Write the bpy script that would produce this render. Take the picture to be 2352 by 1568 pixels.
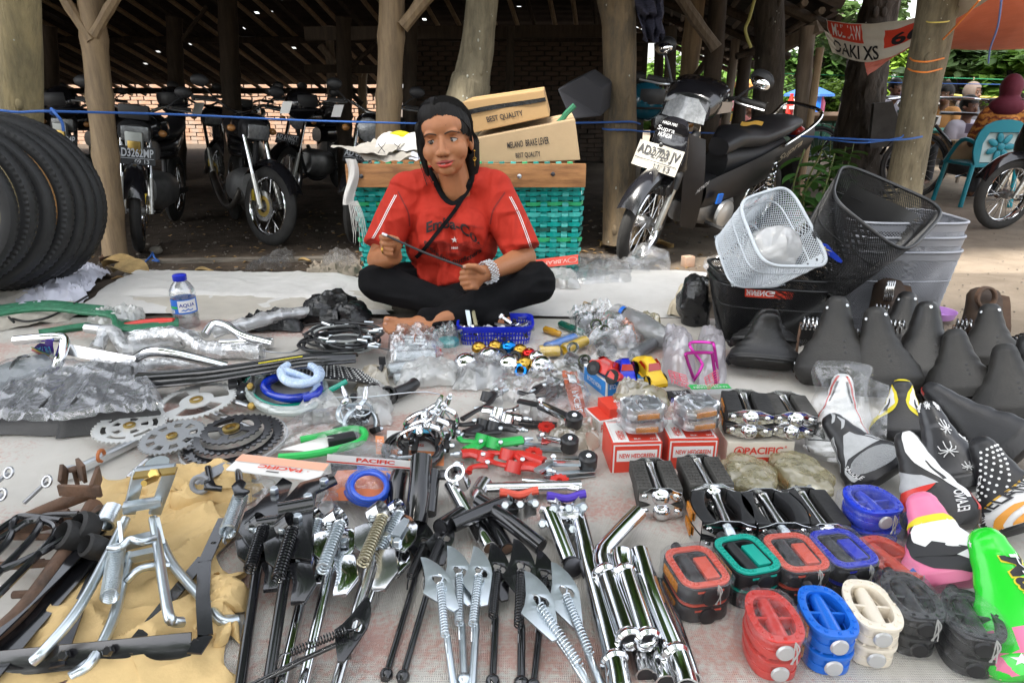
import bpy,bmesh,math,random
from math import sin,cos,pi,radians,sqrt,atan2,floor
from mathutils import Vector as V,Matrix,noise
from mathutils.bvhtree import BVHTree
random.seed(7)
for o in list(bpy.data.objects):bpy.data.objects.remove(o)
SC=bpy.context.scene
COL=SC.collection
# camera, sky, sun, exposure
CH,TILT,FP=0.75,radians(20),1568.0
cam=bpy.data.cameras.new('camera');cam.lens=24;cam.sensor_width=36;cam.clip_start=0.05;cam.clip_end=500
camo=bpy.data.objects.new('camera',cam);COL.objects.link(camo)
camo.location=(0,0,CH);camo.rotation_euler=(pi/2-TILT,0,0);SC.camera=camo
SUN_EL,SUN_AZ=radians(58),radians(215)
W=bpy.data.worlds.new("World");SC.world=W;W.use_nodes=True
wn=W.node_tree;wn.nodes.clear()
sky=wn.nodes.new('ShaderNodeTexSky');sky.sky_type='NISHITA';sky.sun_disc=False
sky.sun_elevation=SUN_EL;sky.sun_rotation=SUN_AZ;sky.dust_density=3;sky.air_density=1.2
hs=wn.nodes.new('ShaderNodeHueSaturation');hs.inputs['Saturation'].default_value=0.28;hs.inputs['Value'].default_value=1.0
bg=wn.nodes.new('ShaderNodeBackground');bg.inputs['Strength'].default_value=0.15
wo=wn.nodes.new('ShaderNodeOutputWorld')
wn.links.new(sky.outputs[0],hs.inputs['Color']);wn.links.new(hs.outputs[0],bg.inputs[0]);wn.links.new(bg.outputs[0],wo.inputs[0])
sl=bpy.data.lights.new('sun','SUN');sl.energy=3.4;sl.angle=radians(9);sl.color=(1,.95,.87)
so=bpy.data.objects.new('sun',sl);COL.objects.link(so)
sd=V((sin(SUN_AZ)*cos(SUN_EL),cos(SUN_AZ)*cos(SUN_EL),sin(SUN_EL)))
so.rotation_euler=sd.to_track_quat('Z','Y').to_euler();so.location=sd*20
vs=SC.view_settings;vs.view_transform='Standard';vs.look='None';vs.gamma=1;vs.use_curve_mapping=False
vs.exposure=1.9
SC.render.engine='CYCLES';cy=SC.cycles;cy.max_bounces=8;cy.transparent_max_bounces=24;cy.diffuse_bounces=3;cy.glossy_bounces=4;cy.transmission_bounces=4
cy.use_denoising=True;cy.caustics_reflective=False;cy.caustics_refractive=False;cy.sample_clamp_indirect=6
# where a picture point lies in the place
ct,st=cos(TILT),sin(TILT)
def ss(a,b,x):
 t=max(0.,min(1.,(x-a)/(b-a)));return t*t*(3-2*t)
def zg(x,y):return-0.3*ss(2.7,4.4,y)
def ray(px,py):
 u,v=(px-1176)/FP,(784-py)/FP
 return V((u,ct+v*st,-st+v*ct))
def G(px,py,h=0.0):
 d=ray(px,py);t=2.0
 if d.z>-0.02:d.z=-0.02
 for i in range(40):
  p=d*t;z=zg(p.x,p.y)+h
  t+=((z-CH)/d.z-t)*0.6
 p=d*t;return V((p.x,p.y,CH+p.z))
def D(px,py,Y):
 d=ray(px,py);return V((0,0,CH))+d*(Y/d.y)
def ppm(px,py,Y):
 p=D(px,py,Y);return FP/(Y*ct+(CH-p.z)*st)
# mesh building
def frame(d,up=V((0,0,1))):
 d=d.normalized()
 if abs(d.dot(up))>.98:up=V((0,1,0)) if abs(d.y)<.9 else V((1,0,0))
 a=up.cross(d).normalized();return a,d.cross(a)
class MB:
 def __init__(s):s.v=[];s.f=[]
 def add(s,vs,fs):
  b=len(s.v);s.v+=[V(p) for p in vs];s.f+=[tuple(b+i for i in f) for f in fs];return s
 def box(s,c,size,rot=None,taper=1.0):
  c=V(c);hx,hy,hz=size[0]/2,size[1]/2,size[2]/2;R=rot or Matrix.Identity(3)
  ps=[]
  for z in(-1,1):
   k=taper if z>0 else 1.0
   for x,y in((-1,-1),(1,-1),(1,1),(-1,1)):ps.append(c+R@V((x*hx*k,y*hy*k,z*hz)))
  return s.add(ps,[(3,2,1,0),(4,5,6,7),(0,1,5,4),(1,2,6,5),(2,3,7,6),(3,0,4,7)])
 def bar(s,a,b,w,h,up=V((0,0,1))):
  a,b=V(a),V(b);x,y=frame(b-a,up);d=(b-a)
  R=Matrix((x,y,d.normalized())).transposed()
  return s.box((a+b)/2,(w,h,d.length),R)
 def tube(s,path,r,n=8,closed=False,cap=True,sq=1.0):
  P=[V(p) for p in path];m=len(P)
  rs=r if isinstance(r,(list,tuple)) else[r]*m
  vs=[];fs=[];prev=None
  for i in range(m):
   a=P[(i-1)%m] if(closed or i>0) else P[i];b=P[(i+1)%m] if(closed or i<m-1) else P[i]
   t=(b-a)
   if t.length<1e-9:t=V((0,0,1))
   t.normalize()
   if prev is None:x,y=frame(t)
   else:
    x=prev-t*prev.dot(t)
    if x.length<1e-6:x,_=frame(t)
    x.normalize();y=t.cross(x)
   prev=x
   for k in range(n):
    q=2*pi*k/n;vs.append(P[i]+(x*cos(q)+y*sin(q)*sq)*rs[i])
  for i in range(m if closed else m-1):
   j=(i+1)%m
   for k in range(n):
    l=(k+1)%n;fs.append((i*n+k,i*n+l,j*n+l,j*n+k))
  if cap and not closed:
   fs.append(tuple(range(n-1,-1,-1)));fs.append(tuple((m-1)*n+k for k in range(n)))
  return s.add(vs,fs)
 def lathe(s,prof,n=20,c=(0,0,0),ax=V((0,0,1)),cap=True,up=V((0,0,1)),sx=1.0):
  c=V(c);ax=V(ax).normalized();x,y=frame(ax,up);vs=[];fs=[];m=len(prof)
  for r,z in prof:
   for k in range(n):
    q=2*pi*k/n;vs.append(c+ax*z+(x*cos(q)*sx+y*sin(q))*r)
  for i in range(m-1):
   for k in range(n):
    l=(k+1)%n;fs.append((i*n+k,i*n+l,(i+1)*n+l,(i+1)*n+k))
  if cap:
   if prof[0][0]>1e-6:fs.append(tuple(range(n-1,-1,-1)))
   if prof[-1][0]>1e-6:fs.append(tuple((m-1)*n+k for k in range(n)))
  return s.add(vs,fs)
 def prism(s,pts,t):
  n=len(pts);t=V(t);P=[V(p) for p in pts]
  return s.add(P+[p+t for p in P],[tuple(range(n-1,-1,-1)),tuple(range(n,2*n))]+[(i,(i+1)%n,n+(i+1)%n,n+i) for i in range(n)])
 def poly(s,pts):return s.add(pts,[tuple(range(len(pts)))])
 def grid(s,fn,nu,nv,cu=False,cv=False):
  vs=[];fs=[];U=nu if cu else nu+1;Q=nv if cv else nv+1
  for i in range(U):
   for j in range(Q):vs.append(fn(i/nu,j/nv))
  for i in range(nu):
   for j in range(nv):
    a,b=(i+1)%U,(j+1)%Q
    fs.append((i*Q+j,a*Q+j,a*Q+b,i*Q+b))
  return s.add(vs,fs)
 def ell(s,c,r,R=None,n=14,m=9):
  c=V(c);R=R or Matrix.Identity(3)
  if not isinstance(r,(tuple,list)):r=(r,r,r)
  vs=[c+R@V((0,0,-r[2]))];fs=[]
  for i in range(1,m):
   a=-pi/2+pi*i/m
   for k in range(n):
    q=2*pi*k/n;vs.append(c+R@V((r[0]*cos(a)*cos(q),r[1]*cos(a)*sin(q),r[2]*sin(a))))
  vs.append(c+R@V((0,0,r[2])));L=len(vs)-1
  for k in range(n):fs.append((0,1+(k+1)%n,1+k));fs.append((L,L-n+k,L-n+(k+1)%n))
  for i in range(m-2):
   for k in range(n):
    l=(k+1)%n;fs.append((1+i*n+k,1+i*n+l,1+(i+1)*n+l,1+(i+1)*n+k))
  return s.add(vs,fs)
 def cap(s,a,b,ra,rb,n=12):
  a,b=V(a),V(b);d=b-a;L=d.length
  pr=[(ra*sin(q),-ra*cos(q)) for q in[i*pi/10 for i in range(0,6)]]+[(rb*cos(q),L+rb*sin(q)) for q in[i*pi/10 for i in range(0,6)]]
  pr[0]=(1e-7,pr[0][1]);pr[-1]=(1e-7,pr[-1][1])
  return s.lathe(pr,n,a,d,cap=False)
 def chain(s,pts,n=12):
  for(a,ra),(b,rb) in zip(pts[:-1],pts[1:]):s.cap(a,b,ra,rb,n)
  return s
 def coil(s,a,b,R,r,turns,n=6,k=10):
  a,b=V(a),V(b);x,y=frame(b-a);N=int(turns*k)
  return s.tube([a+(b-a)*(i/N)+(x*cos(2*pi*i/k)+y*sin(2*pi*i/k))*R for i in range(N+1)],r,n)
 def hexn(s,c,ax,R,h):return s.lathe([(R*.8,0),(R,h*.15),(R,h*.85),(R*.8,h)],6,c,ax)
def tag(o,label=None,cat=None,group=None,kind=None):
 if label:o['label']=label
 if cat:o['category']=cat
 if group:o['group']=group
 if kind:o['kind']=kind
 return o
def T(name,label,cat,loc=(0,0,0),group=None,rz=0):
 o=bpy.data.objects.new(name,None);COL.objects.link(o);o.empty_display_size=.02
 o.location=V(loc);o.rotation_euler=(0,0,rz);o.matrix_basis=Matrix.Translation(V(loc))@Matrix.Rotation(rz,4,'Z')
 return tag(o,label,cat,group)
def wloc(o):
 p=V((0,0,0))
 while o:p+=o.location;o=o.parent
 return p
def ob(name,m,mat,parent=None,smooth=True,local=False,ang=40,bev=0,loc=None,label=None):
 """One mesh object. Vertices are given in the place's coordinates (or in the parent's own when local)."""
 me=bpy.data.meshes.new(name)
 off=V((0,0,0)) if(local or not parent) else wloc(parent)
 if loc is not None and not parent:off=V(loc)
 me.from_pydata([v-off for v in m.v],[],m.f)
 bm=bmesh.new();bm.from_mesh(me)
 bmesh.ops.recalc_face_normals(bm,faces=bm.faces)
 if bev:
  es=[e for e in bm.edges if len(e.link_faces)==2 and e.calc_face_angle(0)>.6]
  bmesh.ops.bevel(bm,geom=es,offset=bev,segments=2,affect='EDGES',profile=.6,clamp_overlap=True)
 if smooth:
  ca=radians(ang)
  for f in bm.faces:f.smooth=True
  for e in bm.edges:
   if len(e.link_faces)==2 and e.calc_face_angle(0)>ca:e.smooth=False
 bm.to_mesh(me);bm.free()
 if mat:me.materials.append(mat)
 o=bpy.data.objects.new(name,me);COL.objects.link(o)
 if parent:o.parent=parent
 elif loc is not None:o.location=V(loc)
 if label:o['label']=label
 return o
def one(name,m,mat,label,cat,group=None,**k):
 c=sum(m.v,V((0,0,0)))/len(m.v);c.z=min(v.z for v in m.v)
 return tag(ob(name,m,mat,loc=c,**k),label,cat,group)
def dup(o,loc=None,rot=None,parent=None,label=None,scale=None):
 c=o.copy();COL.objects.link(c)
 if parent:c.parent=parent
 if loc is not None:c.location=V(loc)
 if rot is not None:c.rotation_euler=rot
 if scale is not None:c.scale=(scale,)*3
 if label:c['label']=label
 for ch in list(o.children):dup(ch,parent=c)
 return c
def remesh(m,vox,it=4,fac=.5):
 me=bpy.data.meshes.new('tmp');me.from_pydata(m.v,[],m.f)
 o=bpy.data.objects.new('tmp',me);COL.objects.link(o)
 md=o.modifiers.new('r','REMESH');md.mode='VOXEL';md.voxel_size=vox;md.adaptivity=0
 s=o.modifiers.new('s','SMOOTH');s.factor=fac;s.iterations=it
 dg=bpy.context.evaluated_depsgraph_get();dg.update()
 r=bpy.data.meshes.new_from_object(o.evaluated_get(dg))
 out=MB();out.v=[v.co.copy() for v in r.vertices];out.f=[tuple(p.vertices) for p in r.polygons]
 bpy.data.objects.remove(o);bpy.data.meshes.remove(me);bpy.data.meshes.remove(r)
 return out
def bvh(m):return BVHTree.FromPolygons(m.v,m.f)
def textmb(s,fn,ext=0.0,bold=0.0,shear=0):
 """Lettering as mesh: glyph outline scaled to the unit square, placed by fn(u, v)."""
 cu=bpy.data.curves.new('t','FONT');cu.body=s;cu.offset=bold;cu.resolution_u=3;cu.shear=shear
 o=bpy.data.objects.new('t',cu);COL.objects.link(o)
 dg=bpy.context.evaluated_depsgraph_get();dg.update()
 me=bpy.data.meshes.new_from_object(o.evaluated_get(dg))
 m=MB()
 if me.vertices:
  xs=[v.co.x for v in me.vertices];ys=[v.co.y for v in me.vertices]
  x0,x1,y0,y1=min(xs),max(xs),min(ys),max(ys)
  m.v=[V(fn((v.co.x-x0)/max(x1-x0,1e-6),(v.co.y-y0)/max(y1-y0,1e-6))) for v in me.vertices]
  m.f=[tuple(p.vertices) for p in me.polygons]
 bpy.data.objects.remove(o);bpy.data.curves.remove(cu);bpy.data.meshes.remove(me)
 return m
def quadfn(p00,p10,p01,off=V((0,0,0))):
 p00,p10,p01=V(p00),V(p10),V(p01)
 return lambda u,v:p00+(p10-p00)*u+(p01-p00)*v+off
def lerp(a,b,t):return a+(b-a)*t
def interp(tab,t):
 if t<=tab[0][0]:return tab[0][1]
 for(a,x),(b,y) in zip(tab[:-1],tab[1:]):
  if t<=b:
   k=(t-a)/(b-a);k=k*k*(3-2*k);return x+(y-x)*k
 return tab[-1][1]
def smoothpath(pts,k=6,closed=False):
 P=[V(p) for p in pts];n=len(P);out=[]
 rng=range(n if closed else n-1)
 for i in rng:
  p0=P[(i-1)%n] if(closed or i>0) else P[i];p1=P[i];p2=P[(i+1)%n];p3=P[(i+2)%n] if(closed or i<n-2) else P[(i+1)%n]
  for j in range(k):
   t=j/k
   out.append(.5*((2*p1)+(-p0+p2)*t+(2*p0-5*p1+4*p2-p3)*t*t+(-p0+3*p1-3*p2+p3)*t**3))
 if not closed:out.append(P[-1])
 return out
def nz(p,s,seed=0):return noise.noise(V((p[0]*s+seed*7.3,p[1]*s-seed*3.1,p[2]*s+seed)))
# materials
MATS={}
def mat(name,col,rough=.5,metal=0,var=0,vs=8,bump=0,bs=60,col2=None,spec=.5,coat=0,th=None,stretch=None,emit=None,trans=0,ior=1.45):
 if name in MATS:return MATS[name]
 m=bpy.data.materials.new(name);m.use_nodes=True;nt=m.node_tree;N=nt.nodes;L=nt.links
 b=N['Principled BSDF'];b.inputs['Roughness'].default_value=rough;b.inputs['Metallic'].default_value=metal
 b.inputs['Base Color'].default_value=(*col,1);b.inputs['Specular IOR Level'].default_value=spec
 b.inputs['Coat Weight'].default_value=coat;b.inputs['Coat Roughness'].default_value=.08
 if trans:b.inputs['Transmission Weight'].default_value=trans;b.inputs['IOR'].default_value=ior
 if emit:b.inputs['Emission Color'].default_value=(*emit,1);b.inputs['Emission Strength'].default_value=1
 tc=N.new('ShaderNodeTexCoord');src=tc.outputs['Object']
 if stretch:
  mp=N.new('ShaderNodeMapping');mp.inputs['Scale'].default_value=stretch;L.new(src,mp.inputs[0]);src=mp.outputs[0]
 if var or col2:
  n=N.new('ShaderNodeTexNoise');n.inputs['Scale'].default_value=vs;n.inputs['Detail'].default_value=6;n.inputs['Roughness'].default_value=.65
  L.new(src,n.inputs['Vector'])
  r=N.new('ShaderNodeValToRGB');c2=col2 or tuple(c*(1-var) for c in col)
  lo,hi=th or(.35,.65)
  r.color_ramp.elements[0].position=lo;r.color_ramp.elements[1].position=hi
  r.color_ramp.elements[0].color=(*c2,1);r.color_ramp.elements[1].color=(*col,1)
  L.new(n.outputs['Fac'],r.inputs[0]);L.new(r.outputs[0],b.inputs['Base Color'])
  mr=N.new('ShaderNodeMapRange');mr.inputs[3].default_value=min(1,rough*1.25+.03);mr.inputs[4].default_value=rough*.85
  L.new(n.outputs['Fac'],mr.inputs[0]);L.new(mr.outputs[0],b.inputs['Roughness'])
 if bump:
  n2=N.new('ShaderNodeTexNoise');n2.inputs['Scale'].default_value=bs;n2.inputs['Detail'].default_value=4
  L.new(src,n2.inputs['Vector'])
  bp=N.new('ShaderNodeBump');bp.inputs['Strength'].default_value=bump;bp.inputs['Distance'].default_value=.01
  L.new(n2.outputs['Fac'],bp.inputs['Height']);L.new(bp.outputs[0],b.inputs['Normal'])
 MATS[name]=m;return m
def film(name,col=(.9,.92,.95),op=.25,rough=.12,milky=0.0,bs=25,spec=1.0,bump=.5):
 """Thin clear or milky plastic film: see-through with sharp glints."""
 if name in MATS:return MATS[name]
 m=bpy.data.materials.new(name);m.use_nodes=True;nt=m.node_tree;N=nt.nodes;L=nt.links
 N.remove(N['Principled BSDF']);out=N['Material Output']
 tr=N.new('ShaderNodeBsdfTransparent');tr.inputs[0].default_value=(*[lerp(1,c,.3) for c in col],1)
 gl=N.new('ShaderNodeBsdfGlossy');gl.inputs['Roughness'].default_value=rough;gl.inputs[0].default_value=(1,1,1,1)
 df=N.new('ShaderNodeBsdfDiffuse');df.inputs[0].default_value=(*col,1)
 tl=N.new('ShaderNodeBsdfTranslucent');tl.inputs[0].default_value=(*col,1)
 md=N.new('ShaderNodeMixShader');md.inputs[0].default_value=.4;L.new(df.outputs[0],md.inputs[1]);L.new(tl.outputs[0],md.inputs[2])
 tc=N.new('ShaderNodeTexCoord');n2=N.new('ShaderNodeTexNoise');n2.inputs['Scale'].default_value=bs;n2.inputs['Detail'].default_value=5
 L.new(tc.outputs['Object'],n2.inputs['Vector'])
 bp=N.new('ShaderNodeBump');bp.inputs['Strength'].default_value=bump;bp.inputs['Distance'].default_value=.02
 L.new(n2.outputs['Fac'],bp.inputs['Height']);L.new(bp.outputs[0],gl.inputs['Normal'])
 lw=N.new('ShaderNodeLayerWeight');lw.inputs[0].default_value=.35;L.new(bp.outputs[0],lw.inputs['Normal'])
 mr=N.new('ShaderNodeMapRange');mr.inputs[3].default_value=op*.5;mr.inputs[4].default_value=min(1,op*2.2);L.new(lw.outputs['Fresnel'],mr.inputs[0])
 m1=N.new('ShaderNodeMixShader');m1.inputs[0].default_value=milky;L.new(tr.outputs[0],m1.inputs[1]);L.new(md.outputs[0],m1.inputs[2])
 m2=N.new('ShaderNodeMixShader');L.new(mr.outputs[0],m2.inputs[0]);L.new(m1.outputs[0],m2.inputs[1]);L.new(gl.outputs[0],m2.inputs[2])
 L.new(m2.outputs[0],out.inputs[0]);MATS[name]=m;return m
chrome=mat('chrome',(.82,.83,.85),.07,1,var=.12,vs=14)
chromeworn=mat('worn chrome',(.7,.7,.7),.18,1,var=.35,vs=20)
zinc=mat('zinc plated steel',(.68,.74,.78),.3,1,var=.2,vs=18)
alu=mat('brushed aluminium',(.72,.74,.76),.28,1,var=.1,vs=30)
steel=mat('grey steel',(.4,.41,.43),.32,1,var=.25,vs=20)
darksteel=mat('dark steel',(.12,.12,.13),.35,1,var=.3)
brass=mat('brass',(.55,.38,.12),.3,1,var=.3)
blackpaint=mat('glossy black paint',(.012,.012,.014),.14,0,var=.2,coat=.6)
blackmatt=mat('black plastic',(.018,.018,.02),.4,var=.3,vs=30)
rubber=mat('black rubber',(.022,.021,.021),.62,var=.35,vs=18,bump=.15,bs=120)
dustrubber=mat('dusty rubber',(.07,.066,.06),.75,var=.45,vs=9,bump=.25,bs=140)
leather=mat('black saddle vinyl',(.014,.0135,.0135),.36,spec=.5,var=.35,vs=12,bump=.12,bs=260)
dustleather=mat('dusty black leather',(.03,.028,.025),.48,spec=.45,col2=(.014,.0135,.013),vs=7,bump=.1,bs=200)
rust=mat('rusty brown steel',(.16,.085,.05),.7,col2=(.07,.045,.032),vs=14,bump=.4,bs=90)
white=mat('white plastic',(.78,.78,.77),.35,var=.06)
whitepaper=mat('white card',(.78,.77,.75),.6,var=.06)
redplastic=mat('red plastic',(.62,.03,.02),.28,var=.12,coat=.2)
orangered=mat('orange red rubber',(.68,.09,.05),.42,var=.15)
redprint=mat('red print',(.66,.06,.03),.45,var=.1)
orange=mat('orange reflector',(.75,.26,.02),.25,var=.35,vs=60,bump=.3,bs=300)
blueplastic=mat('blue plastic',(.01,.14,.62),.3,var=.1,coat=.2)
deepblue=mat('deep blue plastic',(.01,.025,.5),.28,var=.1,coat=.2)
greenplastic=mat('bright green plastic',(.03,.5,.1),.3,var=.1)
teal=mat('teal plastic',(.01,.36,.28),.35,var=.15)
yellow=mat('yellow plastic',(.78,.5,.02),.3,var=.1)
ivory=mat('ivory plastic',(.78,.7,.58),.38,var=.1,vs=14)
pinkp=mat('pink vinyl',(.8,.2,.36),.3,var=.06)
printblack=mat('black print',(.015,.015,.018),.5)
printwhite=mat('white print',(.75,.75,.75),.5)
printgrey=mat('silver grey print',(.42,.43,.44),.45,var=.15,vs=80)
printyellow=mat('yellow print',(.75,.62,.02),.45)
gold=mat('gold lacquer',(.6,.36,.06),.22,1,var=.25)
clear=film('clear film',op=.16,milky=.12)
clear2=film('crinkled film',op=.17,milky=.07,bs=24,bump=.4)
milky=film('milky film',(.8,.8,.78),op=.18,milky=.62,bs=20)
amberfilm=film('yellowed film',(.66,.58,.32),op=.2,milky=.42,bs=26,bump=.8)
greyfilm=film('grey film',(.55,.57,.58),op=.25,milky=.45,bs=30)
blackbag=mat('black plastic bag',(.012,.012,.013),.22,bump=.5,bs=40)
kraft=mat('brown kraft paper',(.70,.49,.22),.75,var=.16,vs=6,bump=.15,bs=120)
# THE SETTING
def groundmat():
 m=bpy.data.materials.new('dirt and road');m.use_nodes=True;nt=m.node_tree;N=nt.nodes;L=nt.links;b=N['Principled BSDF']
 b.inputs['Roughness'].default_value=.95;b.inputs['Specular IOR Level'].default_value=.2
 tc=N.new('ShaderNodeTexCoord');sx=N.new('ShaderNodeSeparateXYZ');L.new(tc.outputs['Object'],sx.inputs[0])
 def noi(s,d=8,r=.65):
  n=N.new('ShaderNodeTexNoise');n.inputs['Scale'].default_value=s;n.inputs['Detail'].default_value=d;n.inputs['Roughness'].default_value=r
  L.new(tc.outputs['Object'],n.inputs['Vector']);return n.outputs['Fac']
 def ramp(f,a,b_,ca,cb):
  r=N.new('ShaderNodeValToRGB');r.color_ramp.elements[0].position=a;r.color_ramp.elements[1].position=b_
  r.color_ramp.elements[0].color=(*ca,1);r.color_ramp.elements[1].color=(*cb,1);L.new(f,r.inputs[0]);return r.outputs[0]
 def mix(f,a,c):
  x=N.new('ShaderNodeMix');x.data_type='RGBA';L.new(f,x.inputs[0]);L.new(a,x.inputs[6]);L.new(c,x.inputs[7]);return x.outputs[2]
 def mth(op,a,v=None,c=None):
  x=N.new('ShaderNodeMath');x.operation=op;L.new(a,x.inputs[0])
  if v is not None:x.inputs[1].default_value=v
  if c is not None:L.new(c,x.inputs[1])
  return x.outputs[0]
 dirt=mix(noi(38,10,.8),ramp(noi(2.2),.3,.7,(.034,.026,.02),(.10,.075,.056)),ramp(noi(11),.35,.65,(.036,.028,.022),(.115,.09,.068)))  # dirt tone lowered to carry the shade around the shed
 sand=mix(noi(30,10,.8),ramp(noi(1.1),.3,.7,(.16,.125,.09),(.30,.245,.185)),ramp(noi(6),.35,.65,(.18,.145,.11),(.29,.24,.19)))
 e=mth('ADD',sx.outputs[0],None,mth('MULTIPLY',noi(1.3),.9))
 e2=N.new('ShaderNodeMapRange');e2.inputs[1].default_value=1.35;e2.inputs[2].default_value=2.0;L.new(e,e2.inputs[0])
 y2=N.new('ShaderNodeMapRange');y2.inputs[1].default_value=2.55;y2.inputs[2].default_value=2.35;L.new(mth('ADD',sx.outputs[1],None,mth('MULTIPLY',noi(3),.3)),y2.inputs[0])
 con=ramp(noi(5),.3,.7,(.17,.145,.12),(.27,.24,.21))
 c=mix(y2.outputs[0],dirt,con);c=mix(e2.outputs[0],c,sand)
 L.new(c,b.inputs['Base Color'])
 bp=N.new('ShaderNodeBump');bp.inputs['Strength'].default_value=.7;bp.inputs['Distance'].default_value=.02
 L.new(noi(60,8,.75),bp.inputs['Height']);L.new(bp.outputs[0],b.inputs['Normal']);return m
def gfn(xs,ys,amp):
 m=MB();nx,ny=len(xs),len(ys)
 m.v=[V((x,y,zg(x,y)-.006+(amp*nz((x,y,0),3)+amp*.5*nz((x,y,0),11) if y>2.3 and y<14 else 0))) for x in xs for y in ys]
 m.f=[(i*ny+j,(i+1)*ny+j,(i+1)*ny+j+1,i*ny+j+1) for i in range(nx-1) for j in range(ny-1)]
 return m
xs=[-150,-60,-25,-14]+[-9+.12*i for i in range(151)]+[12,16,25,60,150]
ys=[-150,-50,-15,-4,-1,.4,1.5,2.2]+[2.3+.08*i for i in range(75)]+[8.5+.5*i for i in range(12)]+[16,20,30,60,160]
tag(ob('ground',gfn(xs,ys,.014),groundmat()),kind='structure')
m=MB()
for i in range(900):
 p=G(random.uniform(180,1750),random.uniform(480,650));r=random.choice((.004,.006,.009,.012))*random.uniform(.6,1.4)
 m.ell(p,(r,r*random.uniform(.6,1.2),r*.6),n=6,m=4)
for i in range(260):
 p=G(random.uniform(1850,2352),random.uniform(400,740));r=random.uniform(.002,.006)
 m.ell(p,(r,r,r*.6),n=6,m=4)
tag(ob('gravel',m,mat('pebbles',(.2,.17,.14),.9,var=.6,vs=30)),kind='stuff')
m=MB()
for i in range(420):
 p=G(random.uniform(180,1800),random.uniform(470,640),.004);a=random.uniform(0,6.3);l=random.uniform(.01,.035);w=l*.45
 d=V((cos(a),sin(a),0));q=V((-sin(a),cos(a),0));u=V((0,0,random.uniform(.002,.012)))
 m.add([p-d*l,p+q*w+u,p+d*l,p-q*w+u],[(0,1,2),(0,2,3)])
tag(ob('leaf_litter',m,mat('dry leaf',(.33,.2,.075),.8,var=.6,vs=20)),kind='stuff')
m=MB();a,b=G(225,606),G(790,597)
m.prism([a+(b-a)*t+V((0,0,.012*nz((t*9,0,0),1)+.012)) for t in[i/24 for i in range(25)]]+[b+V((0,.09,.01)),a+V((0,.09,.01))],(0,0,-.08))
tag(ob('kerb',m,mat('worn concrete',(.16,.14,.115),.95,var=.35,vs=9,bump=.5)),kind='structure')
# the mat and the sacks laid on the road
def sackmat(name,c,c2,stain=None,thr=(.52,.6),dirt=.25):
 m=mat(name,c,.62,col2=c2,vs=3.5,th=(.3,.75));nt=m.node_tree;N=nt.nodes;L=nt.links;b=N['Principled BSDF']
 tc=N.new('ShaderNodeTexCoord')
 hts=[]
 for ax in('X','Y'):
  w=N.new('ShaderNodeTexWave');w.bands_direction=ax;w.inputs['Scale'].default_value=110;w.inputs['Distortion'].default_value=.6;w.inputs['Detail'].default_value=1
  L.new(tc.outputs['Object'],w.inputs[0]);hts.append(w.outputs['Fac'])
 ad=N.new('ShaderNodeMath');L.new(hts[0],ad.inputs[0]);L.new(hts[1],ad.inputs[1])
 n3=N.new('ShaderNodeTexNoise');n3.inputs['Scale'].default_value=7;n3.inputs['Detail'].default_value=8;L.new(tc.outputs['Object'],n3.inputs[0])
 ad2=N.new('ShaderNodeMath');ad2.operation='MULTIPLY_ADD';L.new(n3.outputs[0],ad2.inputs[0]);ad2.inputs[1].default_value=9;L.new(ad.outputs[0],ad2.inputs[2])
 bp=N.new('ShaderNodeBump');bp.inputs['Strength'].default_value=.45;bp.inputs['Distance'].default_value=.004
 L.new(ad2.outputs[0],bp.inputs['Height']);L.new(bp.outputs[0],b.inputs['Normal'])
 src=b.inputs['Base Color'].links[0].from_socket
 n4=N.new('ShaderNodeTexNoise');n4.inputs['Scale'].default_value=2.3;n4.inputs['Detail'].default_value=10;n4.inputs['Roughness'].default_value=.75;L.new(tc.outputs['Object'],n4.inputs[0])
 r4=N.new('ShaderNodeMapRange');r4.inputs[1].default_value=.5;r4.inputs[2].default_value=.72;r4.inputs[4].default_value=dirt*2;L.new(n4.outputs[0],r4.inputs[0])
 x=N.new('ShaderNodeMix');x.data_type='RGBA';L.new(r4.outputs[0],x.inputs[0]);L.new(src,x.inputs[6]);x.inputs[7].default_value=(.22,.19,.15,1);src=x.outputs[2]
 if stain:
  n5=N.new('ShaderNodeTexNoise');n5.inputs['Scale'].default_value=1.7;n5.inputs['Detail'].default_value=3
  mp=N.new('ShaderNodeMapping');mp.inputs['Scale'].default_value=(1,2.6,1);mp.inputs['Location'].default_value=(3.3,1.2,0);L.new(tc.outputs['Object'],mp.inputs[0]);L.new(mp.outputs[0],n5.inputs[0])
  n6=N.new('ShaderNodeTexNoise');n6.inputs['Scale'].default_value=130;n6.inputs['Detail'].default_value=2;L.new(tc.outputs['Object'],n6.inputs[0])
  a=N.new('ShaderNodeMath');a.operation='MULTIPLY_ADD';L.new(n6.outputs[0],a.inputs[0]);a.inputs[1].default_value=.35;L.new(n5.outputs[0],a.inputs[2])
  r5=N.new('ShaderNodeMapRange');r5.inputs[1].default_value=thr[0]+.17;r5.inputs[2].default_value=thr[1]+.22;r5.inputs[4].default_value=.55;L.new(a.outputs[0],r5.inputs[0])
  x=N.new('ShaderNodeMix');x.data_type='RGBA';L.new(r5.outputs[0],x.inputs[0]);L.new(src,x.inputs[6]);x.inputs[7].default_value=(*stain,1);src=x.outputs[2]
 L.new(src,b.inputs['Base Color']);return m
matm=sackmat('woven mat',(.66,.63,.58),(.52,.49,.44),(.5,.16,.11))
sackw=sackmat('white woven sack',(.76,.74,.71),(.62,.6,.57),dirt=.12)
sackb=sackmat('beige woven sack',(.62,.57,.49),(.5,.46,.4),dirt=.15)
lilac=mat('pale lilac cloth',(.66,.66,.75),.75,var=.15,bump=.2)
def wr(p,a,s=5):
 r=1-abs(nz(p,s,2))*2
 return a*(.6*nz(p,s*.55)+.5*max(0,r)**3+.25*nz(p,s*3.1,4))
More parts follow.
